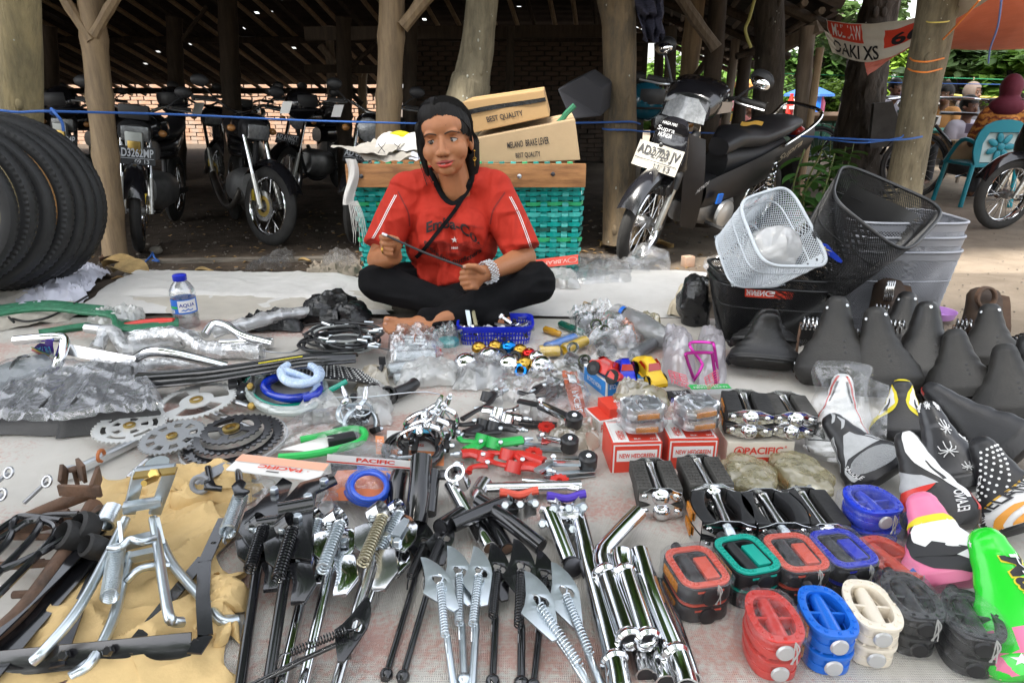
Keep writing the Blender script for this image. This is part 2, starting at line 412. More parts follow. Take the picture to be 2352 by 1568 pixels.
def MZ(x,y):return .006+wr((x,y,0),.004,5)
def Mp(px,py,h=0):
 p=G(px,py,.006+h);p.z=MZ(p.x,p.y)+h if p.y<2.4 else p.z;return p
m=MB();m.grid(lambda u,v:(lambda x,y:V((x,y,MZ(x,y))))(lerp(-1.75,.98+.02*nz((u*4,v*4,0),1),u),lerp(.5,2.28+.03*nz((u*9,0,0),1),v)),190,130)
one('ground_mat',m,matm,'big grey white woven mat under all the bicycle parts','mat')
def sheet(name,q,mt,label,cat,amp=.01,h=.012,nu=60,nv=40,rag=.012,s=6,fold=0,group=None,edge=0.0):
 P=[G(*c) for c in q]
 def fn(u,v):
  p=(P[0]*(1-u)+P[1]*u)*(1-v)+(P[3]*(1-u)+P[2]*u)*v
  e=min(u,1-u,v,1-v)
  p=p+V((rag*nz((u*7,v*7,h*90),1),rag*nz((u*7,v*7,h*90+9),1),0))
  p.z=zg(p.x,p.y)+.004+h*min(1,e*14)*1.0+abs(wr((p.x,p.y,h*50),amp,s))+edge*max(0,1-e*9)*abs(nz(p,6,5))
  if fold:p.z+=fold*max(0,1-abs(u-.5)*2.2)*.5
  return p
 m=MB();m.grid(fn,nu,nv)
 return one(name,m,mt,label,cat,group)
sheet('woven_sack',[(1080,726),(1595,732),(1625,628),(1150,606)],sackw,'clean white sack spread behind the woman to her left side','sack',.006,.006,70,40)
sheet('woven_sack',[(455,740),(905,716),(870,672),(260,690)],sackb,'dirty beige sack lying under the water bottle and handlebars','sack',.006,.012)
sheet('woven_sack',[(160,722),(900,726),(830,640),(295,636)],sackw,'frayed white sack lowest of the folded pile behind the bottle','sack',.008,.009,80,40,.02)
sheet('woven_sack',[(270,686),(800,700),(815,640),(290,630)],sackw,'white sack folded flat on top of the pile behind the bottle','sack',.012,.02,80,40,.015,edge=.01)
sheet('cloth',[(40,735),(172,716),(252,632),(120,605)],lilac,'crumpled pale lilac cloth beside the stacked tyres','cloth',.05,.02,60,50,.03,8)
sheet('woven_sack',[(-60,775),(165,740),(200,685),(-40,660)],sackb,'beige sack at the left edge under the green strap','sack',.03,.02,60,40,.02,6)
sheet('rag',[(700,648),(830,640),(826,600),(720,615)],mat('dirty rag',(.33,.28,.22),.9,var=.3,bump=.3),'dirty brown rag crumpled at the left of the green basket','rag',.05,.01,50,40,.02,14)
# the shed
bamboo=mat('weathered bamboo',(.34,.24,.135),.6,col2=(.2,.14,.085),vs=5,bump=.25,bs=60,stretch=(6,6,.7))
bamboodark=mat('shade dark bamboo',(.05,.033,.02),.8,var=.5,vs=5,stretch=(5,5,.8))  # gloom inside the shed is put into this colour
timber=mat('grey timber',(.24,.19,.145),.8,var=.4,vs=6,bump=.3,stretch=(6,6,.5))
tilem=mat('old clay roof tile',(.045,.028,.02),.95,var=.5,vs=6)  # darkened so the tiles hold the shed's gloom in their colour
brickm=mat('orange brick',(.36,.19,.11),.9,col2=(.30,.24,.19),vs=3.2,bump=.4)
mortar=mat('lime mortar',(.27,.24,.21),.95,var=.3,vs=6,bump=.5)
def bamboo_mb(a,b,r0,r1=None,nodes=5,n=12,wob=.01):
 a,b=V(a),V(b);r1=r1 or r0;K=nodes*5;path=[];rs=[]
 for i in range(K+1):
  t=i/K;p=a+(b-a)*t+V((wob*nz((t*3,a.x,0),1),wob*nz((t*3,a.y,5),1),0));path.append(p)
  rs.append(lerp(r0,r1,t)*(1.09 if i%5==0 else(.99 if i%5 in(1,4) else .97)))
 return MB().tube(path,rs,n)
shed=T('parking_shed','dark open shed of bamboo posts and tiled roof over parked motorcycles','shed',(-2,9,-.3))
def rp(x,t,dz=0):
 return V((x+1.25*t,7+6.6*t,3.2-2.35*t+dz))
m=MB();nu,nv=300,140
rr=random.Random(3)
holes=set((rr.randrange(nu),rr.randrange(30,nv)) for i in range(70))
vs_=[rp(-13+17*i/nu,j/nv,.05+.02*((j*7)%10)/10) for i in range(nu+1) for j in range(nv+1)]
m.v=vs_;m.f=[(i*(nv+1)+j,(i+1)*(nv+1)+j,(i+1)*(nv+1)+j+1,i*(nv+1)+j+1) for i in range(nu) for j in range(nv) if(i,j) not in holes and not(-13+17*i/nu>-2.6 and j>92)]
ob('roof',m,tilem,shed)
m=MB();m.grid(lambda u,v:V((-13+17*u,3.75+3.25*v,1.62+1.58*v)),6,6);ob('roof',m,tilem,shed)  # unseen front slope, eave set low to keep the shed dark
ob('added_end_wall',MB().box((-8.6,8.6,.9),(.1,9.6,2.6)),bamboodark,shed,smooth=False)  # unseen wall, added to keep side light out of the shed
for i in range(56):
 x=-12.6+.29*i+random.uniform(-.03,.03);t1=1.03 if x<-2.7 else .62
 mm=MB().tube([rp(x,0,-.06),rp(x+.05,t1*.5,-.07),rp(x,t1,-.06)],.034,7)
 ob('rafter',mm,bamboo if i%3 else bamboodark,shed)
for z0,y0 in((.35,-.1),(.66,-.1),(.97,-.1)):
 ob('purlin',MB().tube([rp(-13,z0,-.14),rp(-2.7 if z0>.9 else 2.4,z0,-.14)],.05,8),bamboodark,shed)
ob('tie_beam',MB().bar(D(700,78,8.0),D(1445,72,8.6),.1,.13),bamboodark,shed)
ob('tie_beam',MB().bar(D(700,158,9.5),D(895,160,9.6),.08,.1),bamboodark,shed)
ob('wall_beam',MB().bar(D(930,84,11),D(1500,88,11),.12,.12),bamboodark,shed)
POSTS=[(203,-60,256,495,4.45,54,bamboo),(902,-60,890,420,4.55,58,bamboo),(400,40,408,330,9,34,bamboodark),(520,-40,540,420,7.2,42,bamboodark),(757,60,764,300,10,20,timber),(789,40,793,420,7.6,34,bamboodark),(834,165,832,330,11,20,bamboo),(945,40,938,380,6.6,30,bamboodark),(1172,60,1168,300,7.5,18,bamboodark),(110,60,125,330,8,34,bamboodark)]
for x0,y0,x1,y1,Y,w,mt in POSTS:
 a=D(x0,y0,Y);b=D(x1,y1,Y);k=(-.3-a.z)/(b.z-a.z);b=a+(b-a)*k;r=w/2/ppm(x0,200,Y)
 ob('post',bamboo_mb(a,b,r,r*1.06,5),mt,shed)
 if w>55:ob('footing',MB().lathe([(r*2.1,-.02),(r*1.9,.1),(r*1.3,.16)],9,b),mortar,shed)
for x0,y0,x1,y1,Y,w,mt in[(212,95,110,-60,4.4,24,bamboo),(216,82,285,-40,4.4,24,bamboo),(404,112,475,15,9,10,bamboodark),(925,62,1010,-40,4.5,30,bamboo),(832,172,778,150,10.6,12,bamboo),(832,240,790,200,10.6,12,bamboodark),(865,100,800,160,9,12,bamboodark),(735,105,770,145,9.9,16,timber)]:
 ob('brace',bamboo_mb(D(x0,y0,Y),D(x1,y1,Y),w/2/ppm(x0,y0,Y),None,2,8),mt,shed)
oldbrick=mat('shade dark old brick',(.12,.085,.065),.95,col2=(.07,.055,.045),vs=3.2,bump=.4);oldmortar=mat('shade dark mortar',(.07,.06,.05),.95,var=.3)  # shade on the rear wall is put into brick and mortar colours
def brick_wall(label,a,b,z0,z1,rows,bl,bh,dep,prows,brickm=brickm,mortar=mortar):
 t=T('brick_wall',label,'wall',(a+b)/2);d=(b-a);d.z=0;L_=d.length;d.normalize();q=V((-d.y,d.x,0))
 ob('mortar_core',MB().box((a+b)/2+V((0,0,(z0+z1)/2-(a.z+b.z)/2))+q*(dep/2+.012),(L_,dep,z1-z0),Matrix.Rotation(atan2(d.y,d.x),3,'Z')),mortar,t,smooth=False)
 n=int(L_/bl);proto=None;rest=MB();rnd=random.Random(5);R=Matrix.Rotation(atan2(d.y,d.x),3,'Z')
 for r in range(rows):
  zc=z1-bh*(r+.5)
  if zc<z0:break
  for i in range(n):
   c=a+d*((i+.5+(.5 if r%2 else 0))*bl);c.z=zc
   if(c-a).length>L_-bl*.3:continue
   c+=q*rnd.uniform(-.006,.012)+V((0,0,rnd.uniform(-.006,.006)))
   if r<prows:
    if proto is None:
     proto=ob('brick',MB().box((0,0,0),(bl*.93,dep*.8,bh*.84)),brickm,t,local=True,smooth=False,bev=.006);proto.location=c-t.location;proto.rotation_euler=(0,0,atan2(d.y,d.x))
    else:
     k=proto.copy();COL.objects.link(k);k.location=c-t.location;k.rotation_euler=(rnd.uniform(-.02,.02),rnd.uniform(-.03,.03),atan2(d.y,d.x)+rnd.uniform(-.03,.03));s=rnd.uniform(.93,1.0);k.scale=(s,1,rnd.uniform(.9,1.03))
   else:rest.box(c,(bl*.93,dep*.8,bh*.84),R)
 if rest.v:tag(ob('lower_bricks',rest,brickm,t,smooth=False),kind='stuff')
brick_wall('long sunlit orange brick wall far behind the parked motorcycles',D(60,250,15.6),D(900,250,15.6),-.3,1.0,22,.29,.082,.12,10)
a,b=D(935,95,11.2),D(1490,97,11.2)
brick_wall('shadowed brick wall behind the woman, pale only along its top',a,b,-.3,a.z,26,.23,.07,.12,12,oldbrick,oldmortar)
wing=T('shed_wing','low right wing of the shed with a tiled eave above the scooter','shed',(2.6,8,-.3))
E0,E1=D(1912,46,6.0),D(1690,160,14.0);UP=V((-3.2,-.2,1.2))
m=MB();m.grid(lambda u,v:E0+(E1-E0)*u+UP*v+V((0,0,.05+.012*((int(v*40))%2))),30,40);ob('roof',m,tilem,wing)
m=MB();m.grid(lambda u,v:E0+(E1-E0)*u+UP*v+V((0,0,.09)),2,2);ob('roof',m,tilem,wing)
for i in range(22):
 v=i/22;ob('batten',MB().tube([E0+UP*v-V((.0,.12,0)),E0+(E1-E0)*.5+UP*v+V((0,0,-.02)),E1+UP*v],.028,6),timber if i%3 else bamboodark,wing)
for i in range(7):
 u=i/6;ob('rafter',MB().tube([E0+(E1-E0)*u+UP*-.04-V((0,0,.06)),E0+(E1-E0)*u+UP-V((0,0,.06))],.045,8),bamboodark,wing)
ob('fascia',MB().bar(D(1885,60,5.95),D(1790,112,6.2),.09,.09),timber,wing)
for x0,y0,x1,y1,Y,w,mt in[(1600,-40,1570,330,6.6,42,bamboo),(1650,-40,1628,330,5.7,42,bamboodark),(1513,100,1505,330,6.3,22,bamboodark),(1540,60,1535,330,5.9,26,bamboodark),(1857,60,1832,330,6.0,34,timber),(1884,110,1852,330,5.9,17,bamboo),(1712,130,1690,330,8.5,30,bamboodark),(1690,90,1660,330,9,20,timber)]:
 a=D(x0,y0,Y);b=D(x1,y1,Y);b=a+(b-a)*((-.3-a.z)/(b.z-a.z));r=w/2/ppm(x0,200,Y)
 ob('post',bamboo_mb(a,b,r,r,4),mt,wing)
for x0,y0,x1,y1,Y,w,mt in[(1552,-20,1645,112,5.6,28,timber),(1885,120,1850,170,6,16,timber),(1640,115,1580,200,6.5,14,bamboodark),(1665,235,1560,300,7,10,bamboo),(1500,225,1600,300,7.4,9,timber),(1765,110,1690,130,7,14,bamboodark),(1830,180,1860,110,6.05,16,timber)]:
 ob('brace',bamboo_mb(D(x0,y0,Y),D(x1,y1,Y),w/2/ppm(x0,y0,Y),None,2,8),mt,wing)
# trees
bark=mat('grey green bark',(.2,.17,.11),.9,col2=(.1,.085,.055),vs=7,bump=.9,bs=26,stretch=(3,3,.8))
barkdark=mat('dark bark',(.075,.06,.048),.95,col2=(.03,.025,.02),vs=5,bump=1.0,bs=20,stretch=(3,3,.8))
barkmoss=mat('yellowed bark',(.24,.19,.095),.9,col2=(.12,.1,.055),vs=6,bump=.9,bs=30,stretch=(3,3,.8))
lich=mat('pale lichen',(.42,.42,.36),.95,var=.3)
def trunk(label,pts,Y,mt,knots=3,lichens=0,rough=.05,flare=1.35,toground=True,cat='tree'):
 """pts: (px, py, width) down the trunk."""
 P=[(D(x,y,Y),w/2/ppm(x,max(y,0),Y)) for x,y,w in pts]
 if toground:
  a,ra=P[-2];b,rb=P[-1];z=zg(b.x,b.y)-.05
  if b.z>z+.02:
   d=(b-a);k=(z-b.z)/d.z if abs(d.z)>1e-4 else 0;P.append((b+d*k*.9+V((0,0,(z-b.z)*.1)),rb*flare))
 pth=smoothpath([p for p,r in P],9);n=len(pth);rs=[]
 for i in range(n):
  k=i/9;a=min(int(k),len(P)-2);rs.append(lerp(P[a][1],P[a+1][1],k-a))
 t=T('tree',label,cat,(pth[-1].x,pth[-1].y,zg(pth[-1].x,pth[-1].y)))
 pth2=[];rs2=[]
 for i in range(n-1):
  for q in range(3):pth2.append(pth[i].lerp(pth[i+1],q/3));rs2.append(lerp(rs[i],rs[i+1],q/3))
 pth2.append(pth[-1]);rs2.append(rs[-1]);m=MB();m.tube(pth2,rs2,44)
 for i,v in enumerate(m.v):
  c=pth2[i//44];d=v-c;k=1+rough*nz((v.x,v.y,v.z*.6),6)+rough*.8*nz((v.x,v.y,v.z*.4),16,3)+rough*.5*(1-2*abs(nz((v.x*2,v.y*2,v.z*.35),14,5)));m.v[i]=c+d*k
 rn=random.Random(len(label))
 ob('trunk',m,mt,t)
 for i in range(knots):
  j=rn.randrange(2,n-2);a=rn.uniform(-2.3,-.8);p=pth[j]+V((cos(a),sin(a),0))*rs[j]*.95
  k=MB().ell(p,(rs[j]*.2,rs[j]*.18,rs[j]*.34),n=9,m=7);ob('knot',k,mt,t)
 if lichens:
  k=MB()
  for i in range(int(lichens*.45)):
   j=rn.randrange(1,n-1);a=rn.uniform(-2.7,-.4);r=rs[j]*rn.uniform(.015,.06);d=V((cos(a),sin(a),0));p=pth[j]+d*rs[j]*1.0+V((0,0,rn.uniform(-.05,.05)))
   k.ell(p,(r,r*.6,r*rn.uniform(.8,2)),Matrix.Rotation(a+pi/2,3,'Z'),6,4)
  tag(ob('lichen',k,lich,t),kind='stuff')
 return t,pth,rs
trunk('thick mossy tree trunk at the left edge behind the tyre stack',[(40,-60,86),(46,100,86),(50,300,82),(52,420,84)],3.15,barkmoss,4,60)
trunk('curved tree trunk rising behind the cardboard boxes',[(1112,-60,68),(1100,80,74),(1086,170,80),(1072,240,96)],4.3,bark,3,70)
trunk('straight brown tree trunk between the green basket and the scooter',[(1405,-60,90),(1421,60,76),(1424,250,74),(1424,420,74),(1425,556,84)],4.75,mat('brown bark',(.19,.135,.075),.9,col2=(.085,.07,.05),vs=6,bump=.9,bs=30,stretch=(3,3,.8)),5,50,toground=False)
trunk('dark lichen spotted trunk behind the scooter seat',[(1764,-60,66),(1768,120,64),(1760,300,68),(1758,360,70)],5.9,barkdark,4,120)
trunk('gnarled dark tree trunk between the plant and the leaning trunk',[(2035,-60,76),(2012,60,74),(1990,180,84),(1975,300,92),(1972,420,96)],7.8,barkdark,9,30,.16)
lean=trunk('slim leaning trunk tied with orange string at the right',[(2162,-60,84),(2145,60,82),(2118,200,78),(2092,340,74),(2078,420,74)],4.7,bark,3,80,toground=True)
# foliage beyond
TRUNKS=[o for o in bpy.data.objects if o.name.startswith('tree') and o.parent is None]
def leafmat(n,c,c2):
 m=mat(n,c,.5,col2=c2,vs=1.6,th=(.3,.7));nt=m.node_tree;N=nt.nodes;b=N['Principled BSDF']
 t=N.new('ShaderNodeBsdfTranslucent');mx=N.new('ShaderNodeMixShader');mx.inputs[0].default_value=.4
 s=b.inputs['Base Color'].links[0].from_socket;nt.links.new(s,t.inputs[0]);o=N['Material Output']
 nt.links.new(b.outputs[0],mx.inputs[1]);nt.links.new(t.outputs[0],mx.inputs[2]);nt.links.new(mx.outputs[0],o.inputs[0]);return m
lf=[leafmat('light leaves',(.14,.26,.035),(.07,.15,.025)),leafmat('mid leaves',(.07,.15,.025),(.035,.08,.016)),leafmat('grey green leaves',(.14,.22,.07),(.07,.13,.04)),leafmat('yellow green leaves',(.26,.38,.045),(.12,.22,.03))]
def leaves(c,r,n,size,rn,m=None,clump=14):
 m=m or MB();c=V(c)
 cl=[]
 for i in range(clump):
  while True:
   p=V((rn.uniform(-1,1),rn.uniform(-1,1),rn.uniform(-1,1)))
   if p.length<1:break
  cl.append((V((p.x*r[0],p.y*r[1],p.z*r[2])),rn.uniform(.25,.5)))
 for i in range(n):
  q,k=rn.choice(cl);d=V((rn.gauss(0,1),rn.gauss(0,1),rn.gauss(0,.6)))
  d=d.normalized()*(rn.random()**.4)*k
  p=c+q+V((d.x*r[0],d.y*r[1],d.z*r[2]));s=size*rn.uniform(.6,1.4)
  a=rn.uniform(0,6.3);t=V((cos(a),sin(a),rn.uniform(-.9,.1))).normalized();w=V((-sin(a),cos(a),rn.uniform(-.5,.5))).normalized()*s*.32
  m.add([p,p+t*s*.5+w,p+t*s,p+t*s*.5-w],[(0,1,2,3)])
 return m
def bgtree(label,px,py,Y,rw,rh,n,size,mt,seed,th=.12):
 rn=random.Random(seed);c=D(px,py,Y);k=ppm(px,py,Y)
 t=T('tree',label,'tree',(c.x,c.y,-.3),'trees beyond the market')
 ob('crown',leaves(c,(rw/k,rw/k*.7,rh/k),n,size,rn,clump=22),mt,t,smooth=False)
 tr=MB().tube(smoothpath([V((c.x,c.y,-.35)),V((c.x+.15,c.y,(c.z-.3)*.5)),c],5),[th*1.2-.004*i*th*10 for i in range(11)],8)
 ob('trunk',tr,barkdark,t)
 for i in range(4):
  e=c+V((rn.uniform(-.6,.6)*rw/k,0,rn.uniform(-.1,.7)*rh/k));ob('limb',MB().tube([c-V((0,0,rh/k*.5)),(c+e)/2,e],[th*.5,th*.35,th*.15],6),barkdark,t)
for i,a in enumerate([('light green tree nearest the top of the gnarled trunk',1960,40,13,120,75,2600,.17,lf[2],1),('dense dark green tree behind the blue market umbrella',1890,130,19,110,80,3200,.22,lf[1],2),('yellow green feathery bush right of the blue umbrella',1905,232,14,62,42,2600,.12,lf[3],3),('bright lime green tree between the two right hand trunks',2065,190,17,75,85,4200,.17,lf[3],4),('broad leaved tree under the orange tarpaulin',2215,140,11,120,40,3000,.2,lf[2],5),('leafy branch hanging at the right edge above the headscarf',2335,165,10,70,60,1500,.2,lf[0],6),('green tree seen through the shed behind the scooter mirror',1600,190,19,120,70,3200,.2,lf[0],7),('tall tree closing the gap right of the brown trunk',1500,220,22,90,70,2000,.24,lf[1],8),('dull green tree far behind the stall at the right',2290,130,24,150,60,3000,.28,lf[1],9),('tall pale tree with sky above it behind the banner',2075,70,22,60,40,1300,.2,lf[2],10),('tree filling the view below the shed eave',1800,190,24,110,60,2600,.26,lf[0],11)]):bgtree(*a)
for i,o in enumerate(TRUNKS):
 rn=random.Random(70+i);x,y=o.location.x,o.location.y
 ob('crown',leaves((x*1.12,y+.9,4.6),(1.9,1.3,.9),900,.34,rn,clump=26),lf[1],o,smooth=False);up=[c for c in o.children if c.name.startswith('trunk')][0];tv=max((up.matrix_world@v.co for v in up.data.vertices),key=lambda v:v.z);tv=tv+o.location if not o.matrix_world.translation.length else tv
 ob('limb',MB().tube(smoothpath([V((tv.x,tv.y+.02,tv.z-.1)),V((x*1.1,y+.3,3.2)),V((x*1.15,y+1.0,4.8))],5),.07,8),bark,o)
for i,(x,y,z,rx,ry) in enumerate([(-2.4,-2.6,6.6,3.2,2.6),(-6.0,-1.5,6.8,2.8,2.8),(1.8,-4.2,6.4,2.6,2.6),(-2.5,-8.5,2.6,5.5,2.0),(8,-8.5,2.6,5.0,2.2)]):  # unseen trees, added to shade the display and darken the shed
 rn=random.Random(170+i);t=T('tree',['shade tree leaning over the display from behind','shade tree at the far left beyond the tyres','shade tree behind the photographer to the right','broad tree across the road behind','second broad tree across the road behind'][i],'tree',(x,y-1.2,0),'shade trees over the road')
 ob('crown',leaves((x,y,z),(rx,ry,1.3 if i<3 else 2.2),(1200,1100,350)[i] if i<3 else 2200,.55,rn,clump=60),lf[1],t,smooth=False);ob('trunk',MB().tube(smoothpath([V((x-.3,y-1.6,-.05)),V((x-.1,y-1.4,z*.5)),V((x,y-.4,z))],6),[.2-.008*k for k in range(13)],10),bark,t)
rn=random.Random(11);m=MB()
for i in range(16):leaves((2+i*1.6,30+rn.uniform(-2,2),.6),(1.5,1.2,1.5),700,.3,rn,m,10)
tag(ob('undergrowth',m,lf[1],smooth=False),kind='stuff')
def plant(label,spots,Y,n,size,mt,seed,hw=(.24,.2,.28)):
 rn=random.Random(seed);b=D(*spots[0],Y);t=T('shrub',label,'plant',(b.x,b.y,zg(b.x,b.y)))
 for s in range(n):
  top=D(spots[1][0]+rn.uniform(-1,1)*spots[1][1],rn.uniform(*spots[2]),Y+rn.uniform(-.25,.25));bb=V((b.x+rn.uniform(-.1,.1),b.y,zg(b.x,b.y)))
  mid=(top+bb)/2+V((rn.uniform(-.08,.08),rn.uniform(-.08,.08),.05));pp=smoothpath([bb,mid,top],6)
  st_=ob('stem',MB().tube(pp,.006,6),mat('green stem',(.1,.13,.04),.6),t)
  for j in range(7):
   p=pp[4+j] if 4+j<len(pp) else pp[-1];a=j*2.4+rn.uniform(-.5,.5);d=V((cos(a),sin(a),rn.uniform(-.25,.5))).normalized();w=V((-sin(a),cos(a),0));L_=size*rn.uniform(.6,1.2)
   def lfn(u,v,p=p,d=d,w=w,L_=L_):return p+d*L_*u+w*(v-.5)*L_*.55*sin(pi*min(1,u*.95+.04))**.8+V((0,0,.12*L_*abs(v-.5)*2-.35*L_*u*u))
   ob('leaf',MB().grid(lfn,7,4),mt,st_)
plant('broad leaved green shrub between the scooter and black basket',((1865,480),(1872,45),(330,450)),4.9,9,.16,leafmat('shrub leaves',(.075,.2,.04),(.04,.11,.03)),4)
plant('dark leafy shrub in front of the gnarled trunk',((1930,400),(1925,55),(310,390)),6.6,8,.17,lf[1],8)
def post_set(t,pts,Y,w,mt):
 for x,y in pts:
  a=D(x,y,Y);ob('post',MB().tube([a,V((a.x,a.y,-.3))],w/2/ppm(x,y,Y),8),mt,t)
hut=T('roadside_hut','low bamboo hut with a leaf strewn roof behind the seated people','hut',D(2240,330,11))
A,B=D(2110,222,10.6),D(2400,222,10.6);C_,D_=D(2400,172,12.4),D(2160,168,12.4)
m=MB();m.grid(lambda u,v:((A*(1-u)+B*u)*(1-v)+(D_*(1-u)+C_*u)*v)+V((0,0,.03*nz((u*30,v*20,1),1))),40,20);ob('roof',m,mat('leaf strewn roof',(.38,.27,.17),.9,col2=(.16,.1,.06),vs=9),hut)
for i in range(9):ob('rafter',MB().tube([A+(B-A)*(i/8)-V((0,.05,.04)),D_+(C_-D_)*(i/8)-V((0,0,.04))],.025,6),bamboo,hut)
post_set(hut,[(2150,222),(2215,222),(2330,222)],10.7,14,bamboo)
for(x0,y0,x1,y1) in[(2140,262,2360,250),(2150,300,2360,292),(2215,262,2150,215),(2215,300,2290,222)]:ob('rail',MB().tube([D(x0,y0,10.8),D(x1,y1,10.8)],.025,6),bamboo,hut)
m=MB();m.grid(lambda u,v:V(D(2120+250*u,225+90*v,12.2)),4,4);ob('back_panel',m,bamboodark,hut)
kio=T('market_kiosk','long low kiosk with green shutters and rusty roof edge','kiosk',D(1905,330,12.5))
c=D(1905,300,12.5);kk=ppm(1905,300,12.5)
ob('wall',MB().box(c+V((0,.4,-.2)),(170/kk,.7,110/kk)),mat('dark green board',(.03,.07,.05),.8),kio,smooth=False)
ob('roof',MB().box(D(1905,271,12.4),(190/kk,1.1,.06),Matrix.Rotation(-.15,3,'X')),mat('rusty sheet roof',(.35,.24,.17),.8,var=.4),kio,smooth=False)
for i in range(6):ob('shutter',MB().box(D(1850+i*24,300,12.05),(18/kk,.04,30/kk)),mat('green shutter',(.04,.16,.11),.7),kio,smooth=False)
def parasol(label,px,py,Y,w,h,mt,group='market umbrellas'):
 k=ppm(px,py,Y);c=D(px,py,Y);t=T('market_umbrella',label,'umbrella',(c.x,c.y,-.3),group)
 ob('canopy',MB().lathe([(w/2/k,-h/k),(w/2/k*.98,-h/k*.8),(w/4/k,-h/k*.35),(.02,0)],8,c,cap=False),mt,t,ang=10)
 ob('pole',MB().tube([c+V((0,0,.05)),V((c.x,c.y,-.3))],.025,8),timber,t)
 for i in range(8):
  a=2*pi*i/8;ob('rib',MB().tube([c-V((0,0,.02)),c+V((cos(a)*w/2/k*.97,sin(a)*w/2/k*.97,-h/k))],.008,5),darksteel,t)
parasol('faded blue market umbrella seen beyond the timber post',1862,194,13,118,26,mat('blue canvas',(.03,.11,.33),.8,var=.2))
parasol('orange market umbrella seen just right of the scooter headlight',1712,178,13,70,22,mat('orange canvas',(.62,.29,.08),.8,var=.2))
fs=T('food_stall','small food stall with a yellow sign behind the scooter seat','stall',D(1660,330,14))
k=ppm(1660,280,14)
ob('counter',MB().box(D(1662,298,14),(66/k,.5,36/k)),mat('stall board',(.5,.46,.4),.7),fs,smooth=False)
ob('sign',MB().box(D(1662,270,13.7),(56/k,.03,16/k)),mat('yellow sign',(.6,.5,.08),.6),fs,smooth=False)
ob('awning',MB().box(D(1664,238,13.6),(74/k,.7,.05),Matrix.Rotation(.3,3,'X')),redplastic,fs,smooth=False)
post_set(fs,[(1636,240),(1692,240)],13.5,4,white)
for i in range(7):ob('jar',MB().lathe([(.05,0),(.05,.13),(.03,.16)],8,D(1640+i*8,281,13.75)),[redplastic,white,yellow,greenplastic][i%4],fs)
cart=T('drinks_cart','blue and red drinks cart under the blue umbrella','cart',D(1850,300,12.8));k=ppm(1850,260,12.8)
ob('cabinet',MB().box(D(1862,250,12.8),(22/k,.4,60/k)),blueplastic,cart,smooth=False);ob('shelf',MB().box(D(1830,247,12.9),(50/k,.5,.05)),white,cart,smooth=False)
for x,c_ in((1812,redplastic),(1822,white),(1835,redplastic),(1882,pinkp)):ob('bottle',MB().lathe([(.07,0),(.07,.25),(.03,.33),(.03,.4)],8,D(x,270,12.8)),c_,cart)
tarp=mat('orange tarpaulin',(.6,.13,.05),.65,var=.12,vs=3,bump=.1)
def hang(name,P,mt,label,cat,nu=40,nv=24,sag=.0,wrk=.02,parent=None):
 P=[V(p) for p in P]
 def fn(u,v):
  p=(P[0]*(1-u)+P[1]*u)*(1-v)+(P[3]*(1-u)+P[2]*u)*v
  return p+V((0,1,.3))*wrk*nz((u*5,v*5,P[0].x),1)-V((0,0,sag*sin(pi*u)*(.4+.6*v)))
 m=MB();m.grid(fn,nu,nv)
 if parent:return ob(name,m,mt,parent),fn
 return one(name,m,mt,label,cat),fn
hang('tarpaulin',[D(2165,62,5.2),D(2420,-120,3.6),D(2420,108,7.2),D(2160,112,7.4)],tarp,'orange tarpaulin awning stretched over the right corner','tarpaulin',sag=.02)
hang('tarpaulin',[D(2165,60,5.15),D(2330,-30,4.0),D(2270,-60,4.2),D(2150,30,5.0)],sackb,'dirty cream canvas edge above the orange tarpaulin','tarpaulin',wrk=.03)
hang('tarpaulin',[D(2128,92,5.6),D(1985,140,5.5),D(1992,175,5.6),D(2060,125,6.2)],mat('dark red tarpaulin',(.3,.06,.04),.7),'dark red tarpaulin corner hanging below the printed banner','tarpaulin')
bt=T('printed_banner','sagging white and red printed banner between the shed and leaning trunk','banner',D(2010,130,5.2))
bmat=mat('banner cloth',(.66,.62,.54),.75,var=.2,vs=3)
_,bf=hang('cloth',[D(1898,46,5.6),D(2128,34,4.8),D(2124,92,4.85),D(1912,120,5.65)],bmat,'','',sag=.10,wrk=.03,parent=bt)
def onb(f,a,b,c,d):return lambda u,v:f(lerp(a,b,u),lerp(c,d,v))+V((0,-.012,.002))
m=MB();m.grid(onb(bf,.0,.40,.04,.52),12,8);ob('red_panel',m,redprint,bt)
m=MB();m.grid(onb(bf,.62,.98,.22,.72),12,8);ob('red_panel',m,redprint,bt)
ob('lettering',textmb('MUL IAW',lambda u,v:bf(lerp(.03,.38,u),lerp(.47,.1,v))+V((0,-.024,.004)),bold=.01),printwhite,bt)
ob('lettering',textmb('DAKI XS',lambda u,v:bf(lerp(.02,.55,u),lerp(.97,.6,v))+V((0,-.02,.004)),bold=.02),printblack,bt)
ob('lettering',textmb('66',lambda u,v:bf(lerp(.68,.95,u),lerp(.72,.34,v))+V((0,-.026,.004)),bold=.03),printblack,bt)
hang('cloth',[D(1893,70,5.62),D(1960,108,5.5),D(1985,142,5.5),D(1912,122,5.62)],bmat,'','',sag=.0,parent=bt)
hang('hanging_garment',[D(1450,-40,4.65),D(1530,-40,4.6),D(1522,92,4.6),D(1478,96,4.65)],mat('dark denim',(.05,.05,.085),.9,var=.5,vs=25,bump=.4,stretch=(1,1,6)),'dark blue grey garment hung beside the brown trunk','garment',16,30,wrk=.16)
